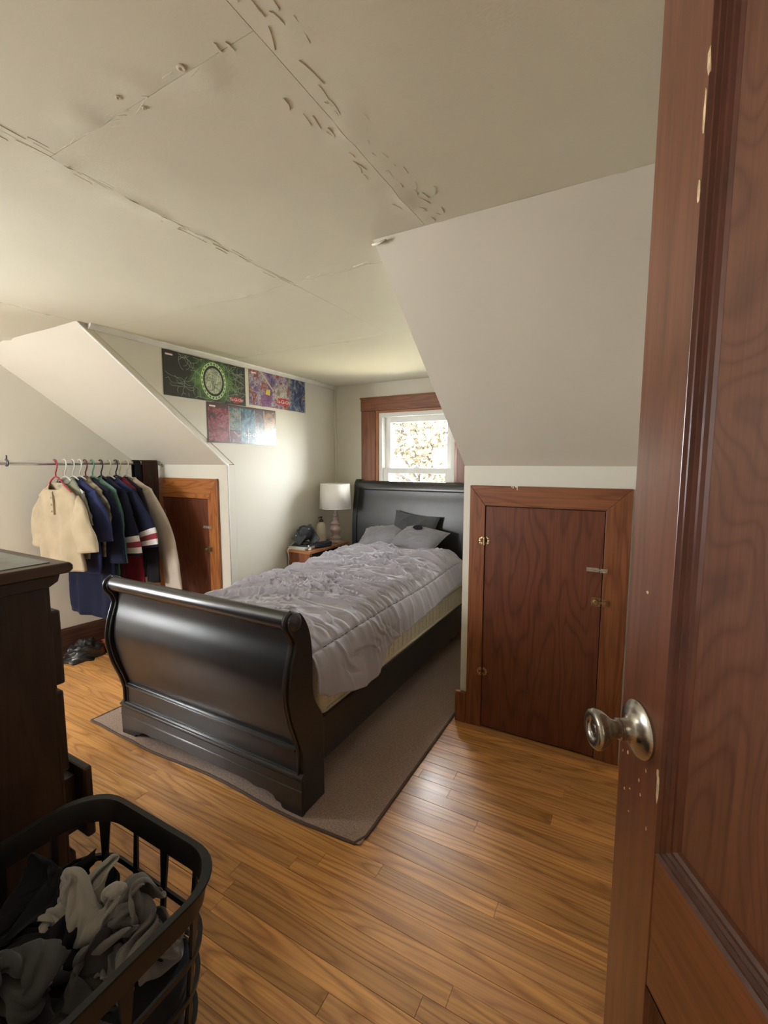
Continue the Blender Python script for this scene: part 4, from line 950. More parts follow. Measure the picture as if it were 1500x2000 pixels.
MB().prism([(-0.155, -0.035), (-0.105, -0.040), (-0.100, 0.005), (-0.140, 0.000)], 0.0034, 0.0036, 'x').build('print_field', flat_mat('yellow_ink', (0.68, 0.52, 0.08)), p2_)
MB().prism([(-0.055, -0.06), (0.085, -0.06), (0.095, 0.06), (0.03, 0.075), (-0.04, 0.06)], 0.0031, 0.0033, 'x').build('print_field', art('white_red_art_print', [(0.3, (0.30, 0.04, 0.06)), (0.45, (0.62, 0.58, 0.56)), (0.6, (0.72, 0.70, 0.68)), (0.75, (0.40, 0.06, 0.08))], 15.0, 1.0, seed=3), p2_)
MB().prism([(-0.215, h/2-0.004), (-0.190, h/2-0.004), (-0.06, 0.0), (-0.07, -0.004)], 0.0035, 0.0037, 'x').build('print_field', flat_mat('tan_ink', (0.55, 0.44, 0.30)), p2_)
logo(p2_, 0.045, -0.072, 0.036, 6)

p3_, w, h = ywall('poster', 'lower poster divided into red, teal, blue and gold strips', 2.066, 2.708, 1.507, 1.770, flat_mat('maroon_ink', (0.055, 0.022, 0.022)))
corner_mark(p3_, w, h)
strips = [(-0.315, -0.142, -0.124, 0.098, [(0.35, (0.035, 0.02, 0.02)), (0.5, (0.40, 0.04, 0.07)), (0.62, (0.50, 0.16, 0.15)), (0.7, (0.12, 0.05, 0.04))]),
          (-0.136, -0.040, -0.040, 0.112, [(0.3, (0.05, 0.07, 0.06)), (0.48, (0.14, 0.30, 0.34)), (0.6, (0.42, 0.40, 0.28)), (0.7, (0.06, 0.12, 0.14))]),
          (-0.136, -0.040, -0.124, -0.048, [(0.35, (0.05, 0.02, 0.03)), (0.55, (0.26, 0.05, 0.08)), (0.68, (0.5, 0.4, 0.42))]),
          (-0.034, 0.100, -0.124, 0.116, [(0.3, (0.012, 0.03, 0.05)), (0.46, (0.04, 0.15, 0.24)), (0.62, (0.16, 0.40, 0.52)), (0.75, (0.03, 0.08, 0.12))]),
          (0.106, 0.188, 0.035, 0.116, [(0.35, (0.03, 0.03, 0.03)), (0.55, (0.16, 0.08, 0.09)), (0.7, (0.22, 0.22, 0.2))]),
          (0.106, 0.188, -0.124, 0.029, [(0.35, (0.10, 0.11, 0.11)), (0.55, (0.30, 0.33, 0.33)), (0.7, (0.5, 0.5, 0.48))]),
          (0.194, 0.315, -0.124, 0.116, [(0.32, (0.06, 0.03, 0.01)), (0.46, (0.42, 0.20, 0.03)), (0.6, (0.58, 0.36, 0.10)), (0.72, (0.12, 0.06, 0.03))])]
for k, (a, b, c, d, st) in enumerate(strips):
    MB().box((0.0030, a, c), (0.0036, b, d)).build('print_strip', art('strip_art_print', st, 12.0, 2.5, rough=0.22, seed=k*3.1, emb=0.12), p3_)
m = MB()
for u in (-0.139, -0.037, 0.034, 0.103, 0.191): m.box((0.0036, u-0.0013, -0.125), (0.0040, u+0.0013, 0.118 if u != 0.034 else -0.02))
m.build('dividing_lines', white_ink, p3_)
logo(p3_, 0.055, -0.066, 0.031, 7)

# ------------------------------------------------------------------ clothes rail and everything on it
RX, RZ_ = -3.15, 1.372
rod = thing('clothes_rod', 'chrome clothes rod along the left wall under the slope', 'clothes rod', (RX, 2.2, RZ_))
MB().tube([(0, -2.90, 0), (0, -0.55, 0)], 0.0150, 16).build('outer_tube', M['chrome'], rod, smooth=40)
MB().tube([(0, -0.56, 0), (0, 0.022, 0)], 0.0125, 16).build('inner_tube', M['steel'], rod, smooth=40)
MB().lathe([(0.030, 0.0235), (0.030, 0.016), (0.018, 0.012), (0.018, -0.01)], (0, 0, 0), 20, 'y').build('flange', M['steel'], rod, smooth=40)
MB().lathe([(0.030, -2.918), (0.030, -2.91), (0.018, -2.905), (0.018, -2.88)], (0, 0, 0), 20, 'y').build('flange', M['steel'], rod, smooth=40)
hk = thing('hook', 'small black hook clipped on the rod near the picture edge', 'hook', (RX, 1.245, RZ_))
m = MB().tube([(0.019*math.cos(a), 0, 0.019*math.sin(a)) for a in [math.radians(q) for q in range(-150, 151, 25)]], 0.0045, 6).tube([(0.0, 0, 0.019), (0.006, 0.0, 0.032), (0.004, 0, 0.042)], 0.004, 6)
m.build('clip', M['gadget'], hk, smooth=180)
HANG = {}
def hanger_mat(c):
    if c not in HANG: HANG[c] = plain('hanger_plastic', c, 0.35, var=0.04)
    return HANG[c]
def hanger(label, y, c, rz, hw=0.195, dz=0.0):
    t = thing('hanger', label, 'hanger', (RX, y, RZ_), rz, 'plastic hangers on the rod')
    m = MB(); r = 0.0205
    hook = [(r*math.cos(math.radians(a)), 0, r*math.sin(math.radians(a))) for a in range(200, -31, -20)]
    hook = [(p[0], 0, p[2]) for p in hook]+[(0.022, 0, -0.022), (0.010, 0, -0.046), (0.0, 0, -0.060), (0, 0, -0.088)]
    m.tube(hook, 0.0042, 8)
    m.build('hook', hanger_mat(c), t, smooth=180)
    MB().tube(smooth_poly([(-hw, 0, -0.180), (-hw*0.6, 0, -0.142), (-0.045, 0, -0.103), (0, 0, -0.086), (0.045, 0, -0.103), (hw*0.6, 0, -0.142), (hw, 0, -0.180)], 3), 0.0052, 8).build('shoulders', hanger_mat(c), t, smooth=180)
    MB().tube([(-hw, 0, -0.180), (-hw*0.9, 0, -0.192), (hw*0.9, 0, -0.192), (hw, 0, -0.180)], 0.0042, 8).build('bar', hanger_mat(c), t, smooth=180)
    return t
def garment(name, label, cat, y, rz, mat, sw=0.225, length=0.62, hem=None, thick=0.017, seed=0, sleeve=0.26, slv_out=0.09, slv_r=(0.075, 0.088), slv_mat=None, fold=0.0055, neck=0.075, bands=None, group=None, x=RX, sides=(-1, 1), top=-0.100):
    t = thing(name, label, cat, (x, y, RZ_), rz, group)
    hem = hem or sw*1.06; nk, nr = 64, 44
    Z = np.r_[np.linspace(top, top-0.075, 9), np.linspace(top-0.075, -length, nr-8)[1:]]
    q = np.clip((top-Z)/0.075, 0, 1); dn = np.clip((top-0.075-Z)/(length-0.175), 0, 1)
    a = np.where(q < 1, neck+(sw-neck)*q**1.15, sw*(1-0.10*np.sin(np.clip(dn*3.5, 0, 1)*math.pi)*0.5)+(hem-sw)*dn)
    b = np.where(q < 1, 0.026+(thick-0.026)*q+0.004*np.sin(q*3.14), thick*(1+0.35*dn))
    th = np.linspace(0, 2*math.pi, nk, endpoint=False); cs, sn = np.cos(th), np.sin(th)
    cx = np.sign(cs)*np.abs(cs)**0.75; sy = np.sign(sn)*np.abs(sn)**0.9
    P = np.zeros((len(Z), nk, 3))
    P[..., 0] = a[:, None]*cx; P[..., 1] = b[:, None]*sy; P[..., 2] = Z[:, None]
    ff = (0.25*q[:, None]+dn[:, None]**0.7*1.0)*fold
    xx = P[..., 0]; dd = dn[:, None]
    P[..., 1] += ff*(1.0*np.sin(xx*26+dd*1.5+seed)+0.8*np.sin(xx*47-dd*2.5+seed*2.1)+0.5*vnoise(xx*22, dd*5+seed, seed))
    P[..., 1] += 0.004*fbm(xx*18, Z[:, None]*14+seed, seed+3, 3)*np.clip(q[:, None]*2-0.6, 0, 1)
    P[..., 0] += 0.010*np.sin(dd*7+seed)*dd
    nz = np.maximum(0, np.cos(th*1.0-math.pi*1.5))*0.035   # front neckline dips
    P[0, :, 2] -= nz*1.5; P[1, :, 2] -= nz*1.05; P[2, :, 2] -= nz*0.6; P[3, :, 2] -= nz*0.25
    bd = MB().grid(P, closed_u=True, flip=True).build('body', mat, t, smooth=180, solid=0.003)
    MB().tube([tuple(p+np.array([0, 0, 0.001])) for p in list(P[0])+[P[0, 0]]], 0.0042, 6).build('collar', mat, bd, smooth=180)
    so_ = slv_out
    for s in sides:
        slv_out = so_ if s > 0 else min(so_, 0.03)
        n2, m2 = 30, 26; Q = np.zeros((m2, n2, 3)); ph = np.linspace(0, 2*math.pi, n2, endpoint=False)
        for i in range(m2):
            v = i/(m2-1)
            c = np.array([s*(sw*0.80+(slv_out+sw*0.12)*math.sin(v*1.35)), 0.006*math.sin(v*6+seed), top-0.088-sleeve*v**1.08])
            dvec = np.array([s*(slv_out+sw*0.12)*math.cos(v*1.35)*1.35, 0, -sleeve*1.05]); dvec /= np.linalg.norm(dvec)
            ax = np.array([-dvec[2]*s, 0, dvec[0]*s])*s
            rad = slv_r[0]+(slv_r[1]-slv_r[0])*v; rad *= 0.62+0.38*float(sm(v/0.35))
            wob = 1+0.05*np.sin(ph*3+v*7+seed)+0.04*np.sin(ph*5-v*9)
            Q[i] = c+np.outer(np.cos(ph)*rad*wob, ax)+np.outer(np.sin(ph)*rad*(0.24 if fold < 0.0075 else 0.34)*wob+0.006*vnoise(ph*0+v*8+seed, ph*2, seed), np.array([0, 1, 0]))
        mb = MB(); mats = [slv_mat or mat]
        if bands:
            mats = [slv_mat or mat, M_BAND_W, M_BAND_R]
            mb.grid(Q, closed_u=True, flip=(s > 0))
            for i in range(m2-1):
                v = (i+0.5)/(m2-1); mi = 0
                for lo, hi, k in bands:
                    if lo <= v < hi: mi = k
                for j in range(n2): mb.mi[i*n2+j] = mi
        else: mb.grid(Q, closed_u=True, flip=(s > 0))
        mb.build('sleeve', mats, t, smooth=180, solid=0.0025)
    return t
M_BAND_W = fabric('white_stripe_knit', (0.72, 0.70, 0.70)); M_BAND_R = fabric('maroon_stripe_knit', (0.26, 0.03, 0.05))
f_cream = fabric('cream_jersey', (0.40, 0.325, 0.215)); f_navy = fabric('navy_cotton', (0.011, 0.014, 0.036), sheen=0.04); f_navy2 = fabric('bright_navy_cotton', (0.022, 0.028, 0.085), sheen=0.06)
f_dknavy = fabric('dark_navy_wool', (0.010, 0.012, 0.026), sheen=0.04); f_sage = fabric('sage_cotton', (0.25, 0.25, 0.19)); f_green = fabric('muted_green_cotton', (0.07, 0.16, 0.13))
f_maroon = fabric('maroon_cotton', (0.20, 0.014, 0.034), sheen=0.08); f_black = fabric('black_fleece', (0.011, 0.011, 0.013), sheen=0.05); f_ivory = fabric('ivory_fleece', (0.56, 0.49, 0.42)); f_brown = fabric('dark_brown_cotton', (0.048, 0.026, 0.020), sheen=0.08)
def plaid():
    m, nt, b = _new('olive_plaid'); tc = nt.nodes.new('ShaderNodeTexCoord'); sp = nt.nodes.new('ShaderNodeSeparateXYZ'); nt.links.new(tc.outputs['Object'], sp.inputs[0])
    a = _math(nt, 'PINGPONG', _math(nt, 'MULTIPLY', sp.outputs[0], 22.0), 1.0); c = _math(nt, 'PINGPONG', _math(nt, 'MULTIPLY', sp.outputs[2], 22.0), 1.0)
    r = _ramp(nt, [(0.25, (0.30, 0.27, 0.18)), (0.5, (0.16, 0.14, 0.10)), (0.8, (0.40, 0.37, 0.28))]); nt.links.new(_math(nt, 'MULTIPLY', _math(nt, 'ADD', a, c), 0.5), r.inputs[0])
    nt.links.new(r.outputs[0], b.inputs['Base Color']); b.inputs['Roughness'].default_value = 0.9; return m
R5 = math.radians
cr = garment('henley_shirt', 'cream short-sleeved henley shirt, nearest on the rod', 'shirt', 1.492, R5(2), f_cream, sw=0.205, length=0.665, hem=0.215, seed=1, sleeve=0.32, slv_out=0.095, slv_r=(0.072, 0.100), fold=0.008, thick=0.024, top=-0.130)
for k in range(3): MB().lathe([(0.0065, -0.036), (0.006, -0.039), (0.001, -0.040)], (0.0, 0, -0.215-0.042*k), 10, 'y').build('button', f_sage, cr, smooth=60)
MB().box((-0.014, -0.0365, -0.320), (0.014, -0.024, -0.175)).build('placket', f_cream, cr, bevel=0.001)
garment('sage_shirt', 'grey-green shirt showing between the cream and navy shirts', 'shirt', 1.545, R5(3), f_sage, sw=0.165, length=0.60, seed=2, sleeve=0.20, slv_out=0.03, slv_r=(0.06, 0.06))
garment('navy_shirt', 'bright navy short-sleeved shirt behind the cream henley', 'shirt', 1.592, R5(3), f_navy2, sw=0.215, length=0.70, seed=3, sleeve=0.30, slv_out=0.07, slv_r=(0.08, 0.09))
garment('plaid_shirt', 'olive plaid shirt between the navy garments', 'shirt', 1.634, R5(6), plaid(), sw=0.205, length=0.60, seed=4, sleeve=0.22, slv_out=0.02, slv_r=(0.06, 0.06))
garment('navy_coat', 'long dark navy coat hanging lowest on the rod', 'coat', 1.668, R5(4), f_navy, sw=0.225, length=1.02, hem=0.245, thick=0.020, seed=5, sleeve=0.45, slv_out=0.06, fold=0.007)
garment('green_shirt', 'muted green long shirt beside the dark navy coat', 'shirt', 1.712, R5(4), f_green, sw=0.235, length=0.98, hem=0.20, seed=6, sleeve=0.46, slv_out=0.03, slv_r=(0.055, 0.055))
garment('maroon_shirt', 'long maroon shirt hanging below the striped navy sleeves', 'shirt', 1.868, R5(3), f_maroon, sw=0.20, length=0.965, hem=0.255, thick=0.020, seed=7, sleeve=0.16, slv_out=0.0, slv_r=(0.05, 0.05), fold=0.007)
band = [(0.72, 0.79, 1), (0.79, 0.88, 2), (0.88, 0.955, 1)]
garment('striped_jersey', 'navy jersey with striped cuffs, nearer one of the pair', 'jersey', 1.768, R5(2), f_navy, sw=0.225, length=0.62, seed=8, sleeve=0.42, slv_out=0.075, slv_r=(0.078, 0.090), slv_mat=f_dknavy, bands=band, group='striped cuff jerseys')
garment('striped_jersey', 'navy jersey with striped cuffs, farther one of the pair', 'jersey', 1.822, R5(4), f_navy2, sw=0.235, length=0.62, seed=9, sleeve=0.37, slv_out=0.145, slv_r=(0.075, 0.085), slv_mat=f_navy, bands=band, group='striped cuff jerseys')
garment('black_sweater', 'black long-sleeved sweater behind the striped jerseys', 'sweater', 1.892, R5(2), f_black, sw=0.235, length=0.78, hem=0.25, seed=10, sleeve=0.62, slv_out=0.10, slv_r=(0.075, 0.06))
garment('ivory_sweatshirt', 'ivory long-sleeved sweatshirt, farthest shirt on the rod', 'sweatshirt', 1.945, R5(6), f_ivory, sw=0.235, length=0.66, seed=11, sleeve=0.70, slv_out=0.20, slv_r=(0.080, 0.072), top=-0.105)
hanger('red hanger holding the cream henley shirt', 1.492, (0.36, 0.03, 0.05), R5(2), 0.155, 0)
hanger('white hanger in the grey-green shirt', 1.545, (0.78, 0.78, 0.76), R5(3), 0.175)
hanger('white hanger in the bright navy shirt', 1.592, (0.77, 0.77, 0.76), R5(3))
hanger('white hanger in the olive plaid shirt', 1.634, (0.76, 0.77, 0.76), R5(6))
hanger('dark red hanger in the long navy coat', 1.668, (0.22, 0.03, 0.05), R5(4))
hanger('green hanger in the muted green shirt', 1.712, (0.13, 0.38, 0.28), R5(4))
hanger('black hanger in the long maroon shirt', 1.868, (0.02, 0.02, 0.02), R5(3))
hanger('black hanger in the nearer striped jersey', 1.768, (0.021, 0.02, 0.02), R5(2))
hanger('ivory hanger in the farther striped jersey', 1.822, (0.62, 0.60, 0.48), R5(4))
hanger('ivory hanger in the black sweater', 1.892, (0.63, 0.60, 0.48), R5(2))
hanger('ivory hanger in the ivory sweatshirt', 1.945, (0.64, 0.60, 0.48), R5(6))
def draped(name, label, cat, y0, y1, mat, lf, lb, seed, r=0.018):
    """cloth folded over the rod, hanging down on both sides"""
    t = thing(name, label, cat, (RX, (y0+y1)/2, RZ_)); nu, nv = 60, 24
    path = [(r, -l) for l in np.linspace(lf, 0.02, 22)]+[(r*math.cos(a), r*math.sin(a)) for a in np.linspace(0, math.pi, 14)]+[(-r, -l) for l in np.linspace(0.02, lb, 22)]
    P = np.zeros((len(path), nv, 3)); vv = np.linspace(-(y1-y0)/2, (y1-y0)/2, nv)
    for i, (a, b) in enumerate(path):
        dep = max(0, -b); P[i, :, 0] = a+np.sign(a)*(0.010*dep+0.012*min(1, dep*4)*np.sin(vv*90+seed)+0.012*min(1, dep*3)); P[i, :, 1] = vv*(1-0.12*min(1, dep*2))+0.008*math.sin(dep*6+seed); P[i, :, 2] = b
    MB().grid(P).build('cloth', mat, t, smooth=180, solid=0.006); return t
draped('black_scarf', 'black scarf draped over the rod beside the brown trousers', 'scarf', 1.986, 2.030, f_black, 0.30, 0.42, 1, r=0.0185)
draped('brown_trousers', 'dark brown trousers folded over the far end of the rod', 'trousers', 2.045, 2.165, f_brown, 0.58, 0.48, 2, r=0.0185)

# ------------------------------------------------------------------ dresser, seen from its end; drawers face the far window
dz_o = (-1.85, 0.32, 0)
ds = thing('dresser', 'dark walnut chest of drawers cut off by the left edge', 'dresser', dz_o)
dl = (1.85, -0.32, 0); DX0, DX1, DY0, DY1 = -2.42, -1.30, 0.05, 0.575
def dbox(name, a, b, mat=M['dresser'], par=ds, bev=0.003):
    o = box(name, a, b, mat, par, bev); o.location = dl if par is ds else (0, 0, 0); return o
dbox('side_panel', (DX1-0.022, DY0, 0.0), (DX1, DY1, 1.055)); dbox('side_panel', (DX0, DY0, 0.0), (DX0+0.022, DY1, 1.055))
dbox('back_panel', (DX0+0.022, DY0, 0.06), (DX1-0.022, DY0+0.012, 1.05))
MB().prism([(DY0-0.02, 1.086), (DY1+0.045, 1.086), (DY1+0.056, 1.094), (DY1+0.056, 1.106), (DY1+0.048, 1.114), (DY0-0.02, 1.114)], DX0-0.025, DX1+0.022, 'x').build('top', M['dresser_top'], ds, bevel=0.003, loc=dl)
MB().prism([(DY0, 1.055), (DY1+0.004, 1.055), (DY1+0.024, 1.066), (DY1+0.030, 1.085), (DY0, 1.085)], DX0-0.008, DX1+0.010, 'x').build('cornice', M['dresser'], ds, bevel=0.003, loc=dl)
dbox('stile', (DX1-0.05, DY1-0.002, 0.06), (DX1-0.001, DY1+0.008, 1.055)); dbox('stile', (DX0+0.001, DY1-0.002, 0.06), (DX0+0.05, DY1+0.008, 1.055))
dbox('plinth', (DX0-0.004, DY0, 0.0), (DX1+0.004, DY1+0.012, 0.075))
rows = [(0.085, 0.295, 0.0), (0.312, 0.520, 0.052), (0.537, 0.765, 0.0), (0.782, 0.985, 0.006)]
for z0, z1, out in rows:
    for x0, x1 in ((DX0+0.054, -1.868), (-1.852, DX1-0.004 if out > 0.01 else DX1-0.012)):
        o_ = out if x1 > -1.5 else min(out, 0.006)
        d = MB().box((x0+0.012, DY0+0.02+o_, z0+0.012), (x1-0.045, DY1+0.002+o_, z1-0.03)).build('drawer', M['dresser'], ds, loc=dl)
        f = box('drawer_front', (x0, DY1+0.004+o_, z0), (x1, DY1+0.028+o_, z1), M['dresser'], d, 0.006)
        for kx_ in (x0+0.13, x1-0.13):
            MB().lathe([(0.008, 0.0), (0.007, 0.012), (0.016, 0.020), (0.018, 0.028), (0.010, 0.035), (0.001, 0.036)], (kx_, DY1+0.028+o_, (z0+z1)/2), 16, 'y').build('knob', M['brass'], d, smooth=50)
dbox('frieze', (DX0+0.05, DY1, 0.99), (DX1-0.05, DY1+0.006, 1.053)); dbox('divider', (-1.867, DY1-0.01, 0.08), (-1.853, DY1+0.003, 0.985))
runner = tag(MB().box((-2.30, 0.08, 1.1144), (-1.312, 0.592, 1.1160)).build('paper_sheet', plain('grey_paper_mat', (0.24, 0.24, 0.22), 0.7, var=0.1)), 'grey paper sheet covering the dark dresser top', 'paper')
lt = thing('laptop', 'dark thin laptop corner on the dresser top at the left edge', 'laptop', (-1.60, 0.40, 1.1165))
rbox(-0.165, 0.165, -0.12, 0.115, 0.0, 0.012, 0.012).build('base', M['gadget'], lt, smooth=50)
o = rbox(-0.165, 0.165, -0.008, 0.0, 0.0, 0.215, 0.003).build('screen', M['gadget'], lt, smooth=50); o.location = (0, -0.112, 0.013); o.rotation_euler = (R5(14), 0, 0)
MB().box((-0.150, -0.075, 0.0121), (0.150, 0.035, 0.0138)).build('keyboard', M['dark_void'], lt)
MB().box((-0.045, 0.045, 0.0121), (0.045, 0.105, 0.0126)).build('touchpad', M['gadget2'], lt)

# ------------------------------------------------------------------ laundry basket
bk = thing('laundry_basket', 'black plastic laundry basket with slotted sides in the left foreground', 'basket', (-0.915, 0.305, 0))
def bper(z, n_side=26, extra=0.0):
    """rounded-rectangle outline of the basket at height z, in local coordinates"""
    k = z/0.56; hx = 0.185+0.040*k+extra; hy = 0.235+0.040*k+extra; r = 0.085+0.015*k
    out = []
    for cx, cy, a0 in ((hx-r, hy-r, 0), (-hx+r, hy-r, 90), (-hx+r, -hy+r, 180), (hx-r, -hy+r, 270)):
        for q in range(9): a = math.radians(a0+90*q/8); out.append((cx+r*math.cos(a), cy+r*math.sin(a)))
    out.append(out[0]); d = np.r_[0, np.cumsum([math.hypot(b[0]-a[0], b[1]-a[1]) for a, b in zip(out[:-1], out[1:])])]
    s = np.linspace(0, d[-1], 4*n_side+1)[:-1]; o = np.array(out)
    return np.stack([np.interp(s, d, o[:, 0]), np.interp(s, d, o[:, 1])], 1)
def band(z0, z1, name, mat=M['basket'], th=0.005, extra=0.0, lip=0.0, bev=0.0):
    rings = []
    prof = [(extra+th, z0), (extra+th+lip*0.3, z1-0.006), (extra+th+lip, z1-0.003), (extra+th+lip*0.8, z1), (extra, z1), (extra-0.001, z1-0.004), (extra, z0), (extra+th, z0)]
    for e, z in prof: rings.append(np.c_[bper(z, extra=e), np.full(104, z)])
    return MB().grid(np.array(rings), closed_u=True).build(name, mat, bk, smooth=50)
band(0.505, 0.560, 'rim', th=0.006, lip=0.008)
for z in (0.055, 0.150, 0.245, 0.335, 0.415):
    band(z-0.006, z+0.007, 'hoop', th=0.006)
per = [bper(z) for z in (0.0, 0.1, 0.2, 0.3, 0.4, 0.43)]
for k in range(2, 104, 6):
    wide = 0.0065
    m = MB(); vs = []
    for z in np.linspace(0.0, 0.512, 7):
        p = bper(z); a, b = p[k], p[(k+1) % 104]; t = (b-a)/np.hypot(*(b-a)); nrm = np.array([t[1], -t[0]])
        wide = 0.0075 if z < 0.43 else (0.013 if (k-2) % 12 == 0 else 0.0060)
        for su, sv in ((-1, 0.0005), (1, 0.0005), (1, 0.0058), (-1, 0.0058)): vs.append((*(a+t*su*wide+nrm*sv), z))
    fs = []
    for i in range(6):
        for q in range(4): a0, b0 = i*4+q, i*4+(q+1) % 4; fs.append((a0, b0, b0+4, a0+4))
    fs += [(3, 2, 1, 0), (24, 25, 26, 27)]
    m.add(vs, fs).build('rib', M['basket'], bk)
b0 = bper(0.0); m = MB(); m.prism([tuple(p) for p in b0], 0.0, 0.012, 'z'); m.build('base', M['basket'], bk, bevel=0.004)

